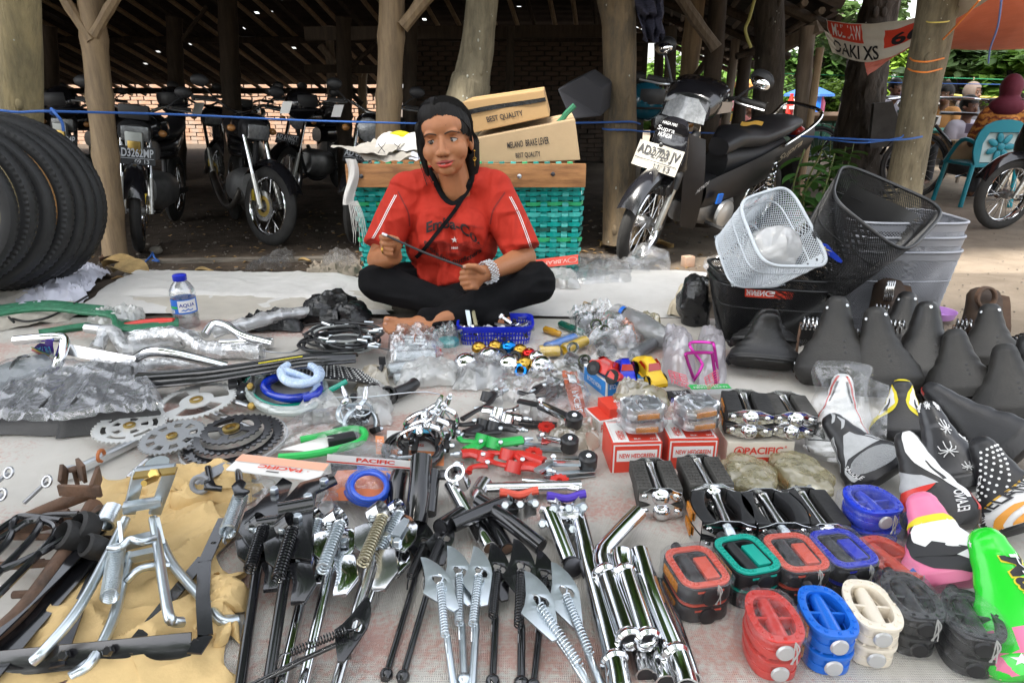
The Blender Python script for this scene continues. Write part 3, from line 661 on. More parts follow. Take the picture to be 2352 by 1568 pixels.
# strings and ropes
ropem=mat('blue rope',(.03,.12,.42),.6,bump=.6,bs=400);greenrope=mat('green rope',(.05,.5,.2),.6);orangerope=mat('orange string',(.75,.22,.03),.6);yellowrope=mat('yellow string',(.75,.62,.15),.6)
def rope(label,pts,r,mt,knot=None,sag=0):
 P=[D(*p) for p in pts];m=MB();m.tube(smoothpath(P,8),r,7)
 if knot:m.ell(D(*knot),(r*3,r*3,r*2.4),n=8,m=6)
 return one('rope',m,mt,label,'rope')
rope('blue rope from the left trunk past the parked motorcycles',[(-10,252,3.0),(40,258,2.98),(92,256,2.98),(160,257,3.05),(420,264,3.6),(700,277,4.1),(960,284,4.35)],.0055,ropem,(122,258,3.0))
rope('loose end of blue rope dangling from the left trunk knot',[(118,250,3.0),(128,262,2.97),(142,280,2.97),(146,302,2.97)],.006,ropem)
rope('blue rope tied round the brown trunk by the boxes',[(1295,283,4.2),(1400,281,4.6),(1450,280,4.62),(1470,285,4.72)],.006,ropem)
rope('lower blue rope loop from the brown trunk to the scooter',[(1384,296,4.66),(1400,298,4.6),(1450,299,4.62),(1500,303,4.75),(1720,308,5.6),(1850,314,5.0)],.006,ropem)
rope('blue rope from the scooter rack to the leaning trunk',[(1840,313,4.9),(1930,318,4.7),(2020,322,4.55),(2080,320,4.5),(2118,314,4.55)],.006,ropem)
rope('second slack strand of blue rope beside the leaning trunk',[(1880,318,4.9),(1980,328,4.6),(2060,318,4.6),(2075,311,4.65)],.005,ropem)
for yy,lb in((138,'upper'),(162,'lower')):rope(lb+' orange string wound round the leaning trunk',[(2090-(yy-138)*.2,yy-4,4.62),(2100,yy+2,4.5),(2130,yy+4,4.47),(2168-(yy-138)*.2,yy-4,4.6)],.005,orangerope)
rope('yellow string tying the banner to the leaning trunk',[(2122,48,4.7),(2140,52,4.55),(2175,50,4.56),(2188,44,4.7)],.004,yellowrope)
rope('green line strung across the market at the right',[(1790,169,8),(1960,174,8),(2200,180,8),(2400,186,8)],.005,greenrope)
rope('thin blue line strung below the green line',[(1960,188,8.5),(2150,192,8.5),(2400,196,8.5)],.005,ropem)
rope('blue string hanging from the orange tarpaulin',[(2300,2,4.2),(2292,60,4.6),(2275,110,5.0),(2270,145,5.2)],.006,mat('pale blue string',(.12,.2,.55),.6))
rope('orange string slanting over the tarpaulin corner',[(2250,0,3.9),(2210,45,4.2),(2165,92,4.6)],.005,orangerope)
rope('yellow rope hung between the hut posts',[(2140,212,9.8),(2230,222,9.8),(2330,224,9.8)],.012,yellowrope)
rope('yellow green string hanging on the dark trunk',[(1738,-20,5.6),(1722,40,5.6),(1712,70,5.6),(1725,110,5.6)],.012,mat('raffia',(.4,.38,.12),.7))
# GOODS: shared builders
from mathutils.geometry import tessellate_polygon
def plate(outer,holes,fn,th,m=None):
 """Flat plate with holes: outline in 2D, fn(x, y, z) puts it in the place."""
 m=m or MB();loops=[list(outer)]+[list(h) for h in holes];flat=[p for l in loops for p in l];n=len(flat)
 tri=tessellate_polygon([[V((p[0],p[1],0)) for p in l] for l in loops])
 vs=[fn(p[0],p[1],0) for p in flat]+[fn(p[0],p[1],th) for p in flat];fs=[]
 for t in tri:fs.append(tuple(t));fs.append(tuple(n+i for i in reversed(t)))
 b=0
 for l in loops:
  k=len(l)
  for i in range(k):fs.append((b+i,b+(i+1)%k,n+b+(i+1)%k,n+b+i))
  b+=k
 return m.add(vs,fs)
def circ(r,n=20,c=(0,0),sx=1,a0=0):return[(c[0]+r*sx*cos(a0+2*pi*i/n),c[1]+r*sin(a0+2*pi*i/n)) for i in range(n)]
def yaw(near,far):d=G(*far)-G(*near);return atan2(-d.x,d.y)
def pix(pts,h=0):return[G(x,y,.006+h) for x,y in pts]
def pplate(pts,h,th,m=None):return(m or MB()).prism(pix(pts,h),(0,0,th))
def tuben(pts,r,n=8,k=5,m=None):return(m or MB()).tube(smoothpath(pts,k),r,n)
def crumple(name,q,mt,label,cat,amp=.02,h=.01,s=9,nu=36,nv=28,dome=0.0,rag=.012,seed=0,group=None,parent=None,base=0):
 """Crumpled film or bag lying on the mat: corner picture points, height and folds."""
 P=[G(*c) for c in q]
 def fn(u,v):
  p=(P[0]*(1-u)+P[1]*u)*(1-v)+(P[3]*(1-u)+P[2]*u)*v
  p=p+V((rag*nz((u*5,v*5,seed),1,seed),rag*nz((u*5,v*5,seed+9),1,seed),0))
  e=max(0,1-(2*u-1)**2)**.6*max(0,1-(2*v-1)**2)**.6
  f=(abs(nz(p,s,seed))*1.2+abs(nz(p,s*2.3,seed+1))*.6+.3*abs(nz(p,s*5,seed+2))) if mt is not kraft else .5*abs(nz((p.x+p.y*.6,p.y-p.x*.3,seed),s,seed))+.5*max(0,1-4*abs(nz((p.x*1.3-p.y*.5,p.y*.8,seed),s*1.3,seed+4)))+.3*max(0,1-4*abs(nz(p,s*2.7,seed+1)))+.12*abs(nz(p,s*6,seed+2))
  p.z=zg(p.x,p.y)+.010+base+h*min(1,e*2)+dome*e+amp*f*(.25+.75*min(1,e*2));return p
 m=MB();m.grid(fn,nu,nv)
 if parent:return ob(name,m,mt,parent,ang=25)
 return one(name,m,mt,label,cat,group,ang=25)
def blob(name,c,r,mt,label=None,cat=None,amp=.25,s=14,seed=0,parent=None,group=None,n=26):
 m=MB().ell(c,r,n=n,m=int(n*.7));c=V(c)
 for i,v in enumerate(m.v):
  d=v-c;k=1+amp*(1-2*abs(nz(v,s,seed)))*.6+amp*nz(v,s*.5,seed+3)+amp*.5*nz(v,s*2.4,seed+5);p=c+d*k;p.z=max(p.z,c.z-r[2]*.98);m.v[i]=p
 if parent:return ob(name,m,mt,parent,ang=30)
 return one(name,m,mt,label,cat,group,ang=30)
# kickstands
FIN=[(-.15,.6),(-.05,.57),(.035,.5),(.12,.41),(.175,.33),(.225,.22),(.25,.12),(.24,.02),(.23,-.1),(.19,-.38),(.07,-.40),(-.14,-.2),(-.34,0),(-.26,.1),(-.2,.25),(-.17,.42)]
SLOT=[(-.09,.19),(-.06,.23),(.02,.21),(.13,.16),(.16,.1),(.14,.05),(.05,.05),(-.05,.09)]
def kickstand(label,tip,piv,end,mt,spr,ball=False,h=.02,flip=1,group='kickstands laid side by side on the mat',tilt=.12):
 T_,P,E=G(*tip,h),G(*piv,h),G(*end,.012)
 t=T('kickstand',label,'kickstand',(P.x,P.y,0),group)
 L_=(T_-P).length/.6;y=(T_-P);y.z=0;y.normalize();x=V((y.y,-y.x,0))*flip;up=V((0,0,1));y2=(y+up*tilt).normalized()
 L2=L_*.66;f=lambda a,b,c:P+x*a*L2+y2*b*L_+up*c
 ob('plate',plate(FIN,[SLOT],f,.0035),mt,t,bev=.0007)
 d=(E-P);d.normalize();w=V((-d.y,d.x,0))
 L_*=.66;S0=P+up*.012+w*.006*flip-x*.08*L_;S1=P+d*L_*1.15+up*.018-w*.004
 ob('spring',MB().coil(S0,S1,L_*.07,L_*.015,19,5,9),spr,t)
 ob('hook',MB().tube(smoothpath([S1,S1+d*.012+up*.004,S1+d*.022-up*.006],4),L_*.016,5),spr,t);hk=MB().tube(smoothpath([S0,S0-d*.012+w*.006,S0-d*.02-up*.002],4),L_*.016,5);ob('hook',hk,spr,t)
 ob('bolt',MB().lathe([(L_*.05,0),(L_*.05,.006),(L_*.03,.009)],12,f(.06,-.06,.0035)),zinc if spr is not blackpaint else blackpaint,t)
 r=L_*.06
 lg=MB().tube([P+d*L_*.18-up*.004,P+d*L_*.5-up*.002,P+d*L_*.9,P+d*L_*1.0,E],[r*.9,r*.85,r*.8,r*1.1,r*1.05],10);ob('leg',lg,mt,t)
 if ball:ob('foot',MB().lathe([(r*.9,-.006),(r*1.9,0),(r*2.0,.006),(r*1.2,.012)],14,E,d),mt,t)
 ob('tab',MB().box(f(.13,-.36,-.004),(L_*.12,L_*.05,.012),Matrix.Rotation(atan2(y.y,y.x)-pi/2,3,'Z')),mt,t)
 return t
for a in[('black kickstand with ball foot, leftmost of the black pair',(980,1206),(974,1262),(889,1543),blackpaint,blackpaint,True,.02),('black kickstand with blue sheen plate behind the silver trio',(1035,1194),(1013,1251),(927,1548),blackpaint,blackpaint,True,.035),('silver kickstand with white fin, leftmost of the silver trio',(983,1288),(1012,1354),(1044,1590),zinc,zinc,False,.05),('silver kickstand in the middle of the silver trio, mostly covered',(1045,1264),(1056,1335),(1066,1556),zinc,zinc,True,.03),('silver kickstand, rightmost of the silver trio',(1105,1266),(1100,1336),(1084,1590),zinc,zinc,False,.04),('black kickstand touching the right of the silver trio',(1143,1258),(1143,1326),(1132,1558),blackpaint,blackpaint,True,.03),('black kickstand with a square hole behind the two white fins',(1198,1250),(1198,1326),(1197,1563),blackpaint,blackpaint,True,.04),('black kickstand hidden between the two white fins',(1250,1274),(1250,1340),(1226,1568),blackpaint,blackpaint,True,.02),('broad white finned kickstand with slanting long spring',(1223,1323),(1243,1406),(1368,1600),zinc,zinc,False,.055),('second broad white finned kickstand beside the chrome posts',(1284,1303),(1301,1383),(1392,1600),zinc,zinc,False,.04),('single black kickstand lying across the chrome stand legs',(857,1383),(805,1458),(548,1590),blackpaint,blackpaint,False,.06)]:kickstand(*a)
def sidestand(label,head,foot,cl,mt,spr,h=.03,kick=(20,60),s=1.0):
 H,F=G(*head,h),G(*foot,.015);t=T('side_stand',label,'side stand',(H.x,H.y,0),'clamp side stands on the mat')
 d=(F-H).normalized();w=V((-d.y,d.x,0)).normalized();up=V((0,0,1));u=.03*s
 f=lambda a,b,c:H+w*a*u-d*b*u+up*c
 ob('bracket',plate([(-1.1,.9),(-.3,1.5),(.7,1.3),(1.2,.5),(1.0,-.6),(.3,-1.6),(-.4,-1.5),(-1.1,-.5)],[circ(.28,10,(.3,.6))],f,.004),mt,t,bev=.0008)
 ob('bracket',plate([(-1.3,.2),(-.6,.7),(.1,.2),(.2,-1.2),(-.3,-1.9),(-1.0,-1.1)],[],lambda a,b,c:f(a,b,c+.016),.004),mt,t,bev=.0008)
 ob('clamp',MB().lathe([(u*.62,-.012),(u*.66,.012)],16,f(-.2,1.3,.02),(w+up*.7),cap=False),mt,t)
 ob('bolt',MB().hexn(f(.5,-.2,.006),up,.008,.012),zinc,t);ob('bolt',MB().hexn(f(-.4,.8,.02),up,.007,.01),zinc,t)
 ob('spring',MB().coil(f(.2,.6,.03),f(-.1,-3.0,.034),u*.30,u*.07,17,5,9),spr,t)
 ob('foot_lever',plate([(-.4,0),(.5,.2),(.9,-1.6),(.5,-2.6),(-.1,-2.4),(-.1,-1.2)],[],lambda a,b,c:f(a*1.2+kick[0]/30,b-1.6,c+.01+.01*abs(a)),.008),mt,t,bev=.002)
 ob('leg',MB().tube([H+d*u*1.2,H+d*u*2.5+up*.004,F],[u*.3,u*.29,u*.27],12),mt,t)
 return t
for a in[('black side stand with angled bracket, leftmost beside the kraft paper',(598,1262),(548,1600),0,blackpaint,blackpaint,.03),('black side stand with big curved lever next to the leftmost',(665,1270),(612,1600),0,blackpaint,blackpaint,.05),('chrome side stand with bare coil beside the black brackets',(722,1248),(642,1600),0,chrome,zinc,.025),('chrome side stand with its lever twisted towards us',(772,1255),(690,1600),0,chrome,zinc,.045),('chrome side stand with yellowed coil spring',(868,1240),(765,1600),0,chromeworn,mat('yellowed zinc',(.55,.5,.36),.3,1,var=.2),.05),('chrome side stand half covered behind the yellowed coil',(905,1228),(800,1500),0,chrome,zinc,.025)]:sidestand(*a)
cp=T('stand_clamp_plate','loose chrome clamp plate lying on the chrome side stands','clamp',G(908,1210));f_=[(880,1178),(905,1176),(945,1190),(960,1210),(955,1240),(930,1270),(905,1262),(890,1240),(878,1205)]
ob('plate',pplate(f_,.05,.004),chrome,cp,bev=.001);ob('slot_plate',pplate([(928,1192),(940,1196),(918,1235),(900,1232),(906,1215)],.06,.004),zinc,cp);ob('bolt',MB().hexn(G(912,1250,.06),(0,0,1),.008,.01),zinc,cp)
def bracket(label,pts,h,bolts,legs=(),th=.005,tilt=0):
 t=T('black_bracket',label,'bracket',sum(pix(pts),V((0,0,0)))/len(pts),'black stamped stand brackets');ob('plate',pplate(pts,h,th),blackpaint,t,bev=.0015)
 for b in bolts:ob('bolt',MB().hexn(G(*b,h+.01),(0,0,1),.0085,.012),zinc,t)
 for a,b,r in legs:ob('tube',MB().tube([G(*a,h+.005),G(*b,h+.005)],r,12),blackpaint,t)
 return t
bracket('black stamped bracket with two bolts nearest the kraft paper',[(562,1180),(588,1165),(650,1100),(672,1112),(645,1180),(640,1270),(575,1262),(548,1225)],.045,[(630,1132),(595,1228)],[((575,1215),(640,1205),.018)])
bracket('black stamped bracket pointing right with a bright bolt',[(640,1165),(665,1140),(690,1112),(765,1090),(776,1112),(728,1135),(720,1180),(716,1290),(660,1282),(650,1215)],.06,[(745,1112),(708,1148),(684,1195)],[((640,1180),(720,1165),.02)])
bracket('small black bracket with an upright hook above the paper',[(470,1108),(488,1100),(497,1118),(512,1120),(510,1130),(468,1126)],.05,[],[((478,1075),(484,1110),.007)])
bracket('second black hooked bracket beside the grey rubber loops',[(532,1120),(552,1100),(566,1112),(560,1125),(575,1130),(560,1142),(538,1140)],.06,[],[((547,1076),(550,1108),.007)])
cs=T('coil_spring','bright coil spring hooked over the kraft paper edge','spring',G(540,1190));ob('coil',MB().coil(G(552,1142,.05),G(522,1222,.05),.012,.0028,17,5,10),zinc,cs);ob('hook',tuben([G(552,1142,.05),G(556,1128,.06),G(562,1134,.05)],.0028,6),zinc,cs);ob('hook',tuben([G(522,1222,.05),G(514,1240,.05),G(518,1246,.04)],.0028,6),zinc,cs)
# kraft paper and everything heaped on it
crumple('kraft_paper',[(-60,1590),(520,1590),(545,1130),(250,1105)],kraft,'torn sheet of brown kraft paper under the silver centre stand','paper',.022,.004,6,110,90,0,.05,3)
crumple('kraft_paper',[(445,1500),(545,1480),(545,1345),(470,1345)],kraft,'crumpled kraft paper curl at the right edge of the sheet','paper',.035,.01,9,40,40,0,.03,8)
crumple('kraft_paper',[(330,1190),(600,1165),(560,1085),(300,1105)],kraft,'bunched kraft paper behind the silver stand head','paper',.03,.012,7,50,34,.01,.03,5)
t=T('centre_stand','silver double legged centre stand lying on the kraft paper','centre stand',G(300,1300))
hh=.075
for nm,pts,r in[('leg',[(290,1190),(270,1230),(185,1390),(105,1490),(78,1516)],.0125),('leg',[(352,1190),(360,1240),(385,1400),(398,1425),(418,1428)],.0125)]:
 P=[G(x,y,hh-.045*(i/len(pts))) for i,(x,y) in enumerate(pts)];l=ob(nm,tuben(P,r*.6,10),zinc,t);ob('foot',MB().bar(P[-2],P[-1]+(P[-1]-P[-2])*.2,.016,.009),zinc,l,bev=.003)
ob('frame',MB().bar(G(296,1180,hh),G(320,1078,.15),.008,.02).bar(G(355,1180,hh),G(392,1078,.15),.008,.02).bar(G(312,1082,.15),G(402,1074,.15),.02,.01).bar(G(283,1165,.1),G(372,1150,.1),.02,.012),zinc,t,bev=.002)
ob('cross_tube',tuben([G(252,1258,.08),G(275,1258,.085),G(300,1238,.09),(G(325,1243,.09)),G(355,1235,.08)],.006,9),zinc,t);ob('cap_plate',MB().lathe([(.02,0),(.02,.004)],18,G(362,1068,.15),(0,-.2,1)),zinc,t);ob('cap_plate',MB().bar(G(308,1092,.16),G(405,1080,.16),.02,.004),brass,t)
ob('bolt',MB().hexn(G(358,1090,.16),(0,-.8,.6),.01,.01).lathe([(.005,0),(.005,.035)],12,G(357,1098,.16),(0,-.9,.3)),brass,t)
t=T('centre_stand','second silver stand with coil spring tucked under the first','centre stand',G(330,1330))
for pts in([(298,1272),(288,1310),(260,1420),(210,1520),(168,1552)],[(372,1245),(400,1300),(470,1380),(510,1425),(546,1424)]):
 P=[G(x,y,.045-.006*i) for i,(x,y) in enumerate(pts)];l=ob('leg',tuben(P,.0078,10),zinc,t);ob('foot',MB().bar(P[-2],P[-1]+(P[-1]-P[-2])*.15,.018,.01),zinc,l,bev=.003)
ob('cross_tube',tuben([G(290,1334,.04),G(315,1310,.05),G(345,1300,.05),G(392,1298,.04)],.006,9),zinc,t);ob('cross_tube',MB().bar(G(280,1250,.05),G(365,1230,.05),.016,.016),zinc,t);ob('cross_tube',MB().bar(G(300,1280,.045),G(370,1265,.045),.016,.012),zinc,t)
ob('spring',MB().coil(G(268,1262,.06),G(252,1370,.06),.012,.0018,26,5,10),zinc,t);ob('side_link',MB().bar(G(275,1200,.08),G(284,1290,.05),.006,.012),zinc,t);ob('side_link',MB().bar(G(362,1190,.08),G(376,1250,.05),.006,.012),zinc,t)
t=T('fender_stay','flat black mudguard stay frame across the bottom left corner','fender stay',G(200,1480))
def flat(pts,w,h,m=None,th=.003):
 m=m or MB();P=[G(x,y,hh_ if isinstance(h,tuple) else h) for(x,y),hh_ in zip(pts,h if isinstance(h,tuple) else[h]*len(pts))]
 for a,b in zip(P[:-1],P[1:]):m.bar(a,b,w,th)
 return m
ob('cross_bar',MB().bar(G(-60,1530,.03),G(440,1480,.03),.004,.034,V((0,.5,.8))),blackpaint,t,bev=.001);ob('side_bar',flat([(446,1500),(472,1460),(466,1370),(470,1290),(515,1190)],.02,.045),blackpaint,t);ob('side_bar',flat([(-60,1540),(130,1340),(240,1230)],.03,.03),blackpaint,t);ob('side_bar',flat([(290,1500),(420,1340),(468,1280)],.02,.028),blackpaint,t)
for x,y in((153,1506),(254,1496),(455,1478),(495,1255)):ob('bolt',MB().hexn(G(x,y,.036),(0,-.6,.7),.007,.012),blackpaint,t)
t=T('fender_stay','narrow black stay lying straight down the kraft paper','fender stay',G(200,1380));ob('bar',flat([(130,1530),(180,1395),(230,1290)],.018,.026),darksteel,t)
t=T('fender_stay','wide black flat bar along the left edge of the kraft paper','fender stay',G(100,1380));ob('bar',flat([(-40,1570),(60,1450),(245,1240)],.03,.03),blackpaint,t);ob('bar',flat([(-60,1500),(120,1330),(230,1220)],.022,.045),blackpaint,t)
for i,(x,y,r) in enumerate([(182,1238,.026),(214,1222,.03),(238,1262,.02)]):
 one('rubber_cup',MB().lathe([(.006,0),(r*.9,.002),(r,.016),(r*.95,.03),(r*.75,.034),(r*.7,.012),(.004,.008)],22,G(x,y,.05),(-.5,-.5,.7),cap=False),rubber,['shallow black rubber cup at the left of its trio','largest black rubber cup under the silver stand leg','small black rubber cup peeping out below the other two'][i],'rubber cup','black rubber cups')
one('coil_spring',MB().coil(G(240,1205,.06),G(262,1165,.07),.014,.003,9,5,10),zinc,'short bright coil spring left of the silver stand head','spring')
def rustfork(label,legs,head,bars,mt,r=.012,h=.05):
 t=T('used_stand',label,'used stand',G(*legs[0][1]),'old used bicycle stands')
 for l in legs:ob('leg',tuben([G(x,y,h-.005*i) for i,(x,y) in enumerate(l)],r,10),mt,t)
 for a,b,w in head:ob('lug',MB().bar(G(*a),G(*b),.007,w),mt,t,bev=.002)
 for a,b in bars:ob('cross_bar',MB().tube([G(*a,h*.8),G(*b,h*.8)],r*.5,8),mt,t)
 return t
rustfork('rusty brown double stand with upright lugs, behind the others',[[(225,1125),(120,1165),(-10,1225),(-60,1250)],[(235,1170),(170,1240),(60,1390),(-40,1480)]],[((143,1110,.08),(148,1072,.1),.03),((190,1100,.08),(184,1060,.12),.028),((212,1130,.09),(228,1085,.09),.03),((135,1125,.09),(232,1128,.09),.022)],[((20,1232),(160,1232)),((5,1300),(150,1290)),((30,1365),(90,1362))],rust)
rustfork('thick rusty tube stand running out of the bottom left corner',[[(215,1160),(150,1280),(90,1370),(-50,1500)],[(160,1185),(40,1215),(-40,1250)]],[((178,1095,.06),(186,1075,.1),.02)],[((-10,1300),(100,1292))],rust,.015,.035)
t=T('luggage_rack','black tubular rack with hooked rods at the left edge','rack',G(60,1260))
for pts in([(-40,1260),(20,1225),(70,1195),(115,1200),(128,1220),(95,1265),(-20,1380)],[(-40,1300),(20,1240),(32,1195),(60,1185),(140,1195)],[(-30,1340),(60,1250),(90,1210),(100,1185),(180,1180)],[(-30,1320),(100,1265),(235,1175)],[(-40,1250),(0,1215),(30,1195)]):ob('rod',tuben([G(x,y,.06) for x,y in pts],.006,8),blackpaint,t)
one('bolt',MB().lathe([(.0001,.0365),(.009,.035),(.010,.031),(.004,.030),(.004,0)],14,G(178,1112,.06),(0,0,1)),rust,'rusty mushroom headed bolt standing on the used stand','bolt')
for i,(a,b) in enumerate([((20,1085),(-40,1135)),((108,1105),(55,1155)),((4,1135),(-40,1200))]):
 t=T('stay_rod',['bright steel eye rod topmost at the left edge','bright steel eye rod beside the rusty lugs','dull eye rod cut off by the left edge'][i],'rod',G(*a),'steel eye rods');ob('rod',MB().tube([G(*a,.05),G(*b,.03)],.004,8),steel,t);ob('eye',MB().tube([G(*a,.06)+V((.008*cos(q),.006*sin(q),.008*sin(q))) for q in[i*pi/6 for i in range(12)]],.003,6,closed=True),steel,t)
# cranks and chainrings
def chainring(label,c,rx,h,mt,teeth,holes,tilt=(0,0),th=.003,guard=False,hub=brass,spider=None,rings=1,group='chainrings laid out at the left'):
 C=G(*c,h);r=rx/ppm(*c,C.y);t=T('chainring',label,'chainring',(C.x,C.y,0),group)
 R=Matrix.Rotation(tilt[0],3,'X')@Matrix.Rotation(tilt[1],3,'Y')
 for k in range(rings):
  rk=r*(1-.2*k);tk=int(teeth*(1-.2*k));out=[]
  for i in range(tk):
   for a,q in((0,.93),(.3,1.0),(.5,1.0),(.8,.93)):out.append((rk*q*cos(2*pi*(i+a)/tk),rk*q*sin(2*pi*(i+a)/tk)))
  f=lambda x,y,z,k=k:C+R@V((x,y,z+k*.012))
  ob('toothed_ring',plate(out,[[(x*rk,y*rk) for x,y in hl] for hl in holes] if k==rings-1 else[circ(rk*.78,28)],f,th),mt,t,ang=30)
 f=lambda z:C+R@V((0,0,z+(rings-1)*.012))
 ob('hub',MB().lathe([(r*.10,.004),(r*.17,.004),(r*.17,.007),(r*.11,.008),(r*.1,.002)],20,f(0),R@V((0,0,1)),cap=False),hub,t)
 if guard:ob('chain_guard',MB().lathe([(r*1.03,-.012),(r*1.07,-.01),(r*1.07,-.004),(r*1.03,-.002)],48,C,R@V((0,0,1)),cap=False),film('frosted guard',(.7,.72,.74),op=.2,milky=.5),t)
 return t,C,r
def arc(r0,r1,a0,a1,n=7):return[(r1*cos(lerp(a0,a1,i/n)),r1*sin(lerp(a0,a1,i/n))) for i in range(n+1)]+[(r0*cos(lerp(a1,a0,i/n)),r0*sin(lerp(a1,a0,i/n))) for i in range(n+1)]
ringsteel=mat('pale polished steel',(.8,.8,.78),.42,.75,var=.1)
h3=[]
for i in range(3):
 a=2*pi*i/3+.5;h3.append([(.5*cos(a)+x*cos(a)-y*sin(a),.5*sin(a)+x*sin(a)+y*cos(a)) for x,y in circ(.30,18,sx=1)]);
h3=[arc(.42,.8,2*pi*i/3+.25,2*pi*i/3+1.85,12) for i in range(3)]
_,C,r=chainring('large chromed chainring with three loops, nearest the hoses',(452,921),88,.035,ringsteel,46,h3,(.08,-.05))
one('crank_arm',MB().bar(C+V((.01,-.01,-.012)),G(572,985,.012),.02,.012),chromeworn,'worn crank arm lying under the large chromed chainring','crank',bev=.003)
h5=[arc(.62,.76,2*pi*i/6+.1,2*pi*i/6+.85) for i in range(6)]+[arc(.3,.5,2*pi*i/5+.2,2*pi*i/5+.75,4) for i in range(5)]
_,C,r=chainring('bright slotted chainring over the plastic wrapped seats',(298,980),78,.03,ringsteel,42,h5,(.04,.04))
t=T('crank_arm','bare crank arm tied with brown strap below the slotted ring','crank',G(240,1050));ob('arm',MB().bar(G(318,1010,.022),G(165,1085,.02),.02,.014),alu,t,bev=.003);ob('eye',MB().lathe([(.007,0),(.016,0),(.016,.016),(.007,.016)],16,G(160,1092,.014),(0,0,1),cap=False),alu,t);ob('strap',MB().tube([G(232,1046,.03)+V((0,.012*cos(q),.012*sin(q))) for q in[i*pi/5 for i in range(10)]],.004,6,closed=True),mat('brown strap',(.4,.12,.03),.6),t)
h9=[arc(.52,.76,2*pi*i/9+.12,2*pi*i/9+.5,3) for i in range(9)]
_,C,r=chainring('dull grey stamped chainring between silver and black ones',(396,1004),73,.04,mat('dull grey steel',(.5,.51,.52),.38,1,var=.15),40,h9,(.10,-.06))
one('crank_arm',MB().bar(C+V((-.01,-.02,-.014)),G(300,1100,.012),.02,.014),chromeworn,'worn crank arm under the grey stamped chainring','crank',bev=.003)
chainring('black triple chainring with a clear plastic guard disc',(537,1008),112,.035,blackpaint,44,[arc(.4,.74,2*pi*i/4+.2,2*pi*i/4+1.3,8) for i in range(4)],(.06,-.05),rings=3,guard=True)
# handlebars, tubes, wrapped seats at the left
def bar_(label,pts,r,mt,cat='handlebar',name='handlebar',h=.03,extra=(),group=None,n=12):
 t=T(name,label,cat,G(*pts[0][:2]),group);P=[G(p[0],p[1],p[2] if len(p)>2 else h) for p in pts]
 ob('tube',tuben(P,r,n,6),mt,t)
 for nm,mm,m2 in extra:ob(nm,mm,m2,t)
 return t
bar_('straight chrome tube lying under the water bottle',[(200,753,.05),(290,763,.05),(370,772,.05)],.0165,alu,'tube','metal_tube')
bar_('red lacquered tube end beside the water bottle',[(290,752,.03),(330,745,.04),(365,742,.045),(400,741,.045)],.017,redplastic,'tube','metal_tube')
ar=MB().bar(G(142,800,.1),G(310,832,.07),.004,.03,V((0,.4,.8)))
bar_('chrome high rise handlebar with a flat cross plate',[(35,782,.12),(120,775,.13),(148,782,.12),(135,830,.08),(115,870,.03),(160,880,.02),(270,862,.02),(310,825,.07),(345,808,.1),(400,812,.1),(520,842,.05)],.0135,chrome,extra=[('cross_plate',ar,chromeworn)])
bar_('curved chrome handlebar partly hidden behind the bottle',[(470,770,.05),(490,745,.07),(520,748,.07),(560,772,.05),(625,790,.03)],.0135,chrome)
bar_('shiny chrome bar end in front of the black bag',[(505,790,.03),(560,788,.03),(628,785,.03)],.0145,chrome,'tube','metal_tube')
wrapf=film('wrapping film',(.86,.87,.88),op=.3,milky=.35,bs=40,bump=.9)
for lb,pts,r in[('film wrapped handlebar curving behind the chrome one',[(222,800,.03),(240,765,.06),(265,765,.06),(290,800,.03),(360,790,.03),(420,782,.04)],.02),('film wrapped handlebar with a wavy middle, longest',[(300,782,.05),(370,768,.06),(430,772,.06),(470,800,.04),(540,805,.03),(600,808,.03)],.024),('film wrapped bar along the left of the black bag',[(490,760,.05),(560,745,.06),(640,725,.06),(720,715,.05)],.021),('film wrapped bar lying nearest the long black guard',[(180,850,.02),(280,845,.03),(380,835,.03),(470,835,.02)],.02)]:
 t=T('wrapped_handlebar',lb,'handlebar',G(*pts[0][:2]),'handlebars in clear wrapping');P=smoothpath([G(*p) for p in pts],7)
 ob('tube',MB().tube(P,.0125,10),alu,t);m=MB().tube(P,r,12,cap=False)
 for i,v in enumerate(m.v):m.v[i]=v+V((nz(v,40,1),nz(v,40,2),nz(v,40,3)))*.009
 ob('wrapping',m,wrapf,t,ang=25)
bc=G(432,752);t=T('water_bottle','small clear water bottle with blue cap and printed label','bottle',bc);k=1.0
prof=[(.0275,0),(.03,.004),(.0305,.02),(.0285,.027),(.0305,.034),(.0305,.045),(.029,.05),(.029,.105),(.0305,.11),(.029,.125),(.022,.142),(.0145,.152),(.0135,.156)]
hgt=(752-628)/ppm(432,690,bc.y)/.98;kz=hgt/.172;kx=28/ppm(432,700,bc.y)/.0305
ob('body',MB().lathe([(r*kx,z*kz) for r,z in prof],28,bc),film('bottle plastic',(.85,.9,.95),op=.3,milky=.1,bs=8,bump=.1),t)
ob('water',MB().lathe([(.026*kx,.003*kz),(.029*kx,.02*kz),(.027*kx,.03*kz),(.029*kx,.05*kz)],24,bc),film('water',(.8,.85,.9),op=.3,milky=.05,bs=6,bump=.1),t)
ob('cap',MB().lathe([(.0155*kx,.154*kz),(.0165*kx,.156*kz),(.0165*kx,.171*kz),(.0145*kx,.1725*kz)],24,bc),deepblue,t)
lab=MB();lab.grid(lambda u,v:bc+V((.0296*kx*cos(2*pi*u),.0296*kx*sin(2*pi*u),kz*lerp(.055,.1,v))),40,3,cu=True);lo=ob('label',lab,mat('blue label',(.03,.16,.62),.35),t)
def onbot(a0,a1,z0,z1,e=.0006):return lambda u,v:bc+V(((.0296*kx+e)*sin(lerp(a0,a1,u)),-(.0296*kx+e)*cos(lerp(a0,a1,u)),kz*lerp(z0,z1,v)))
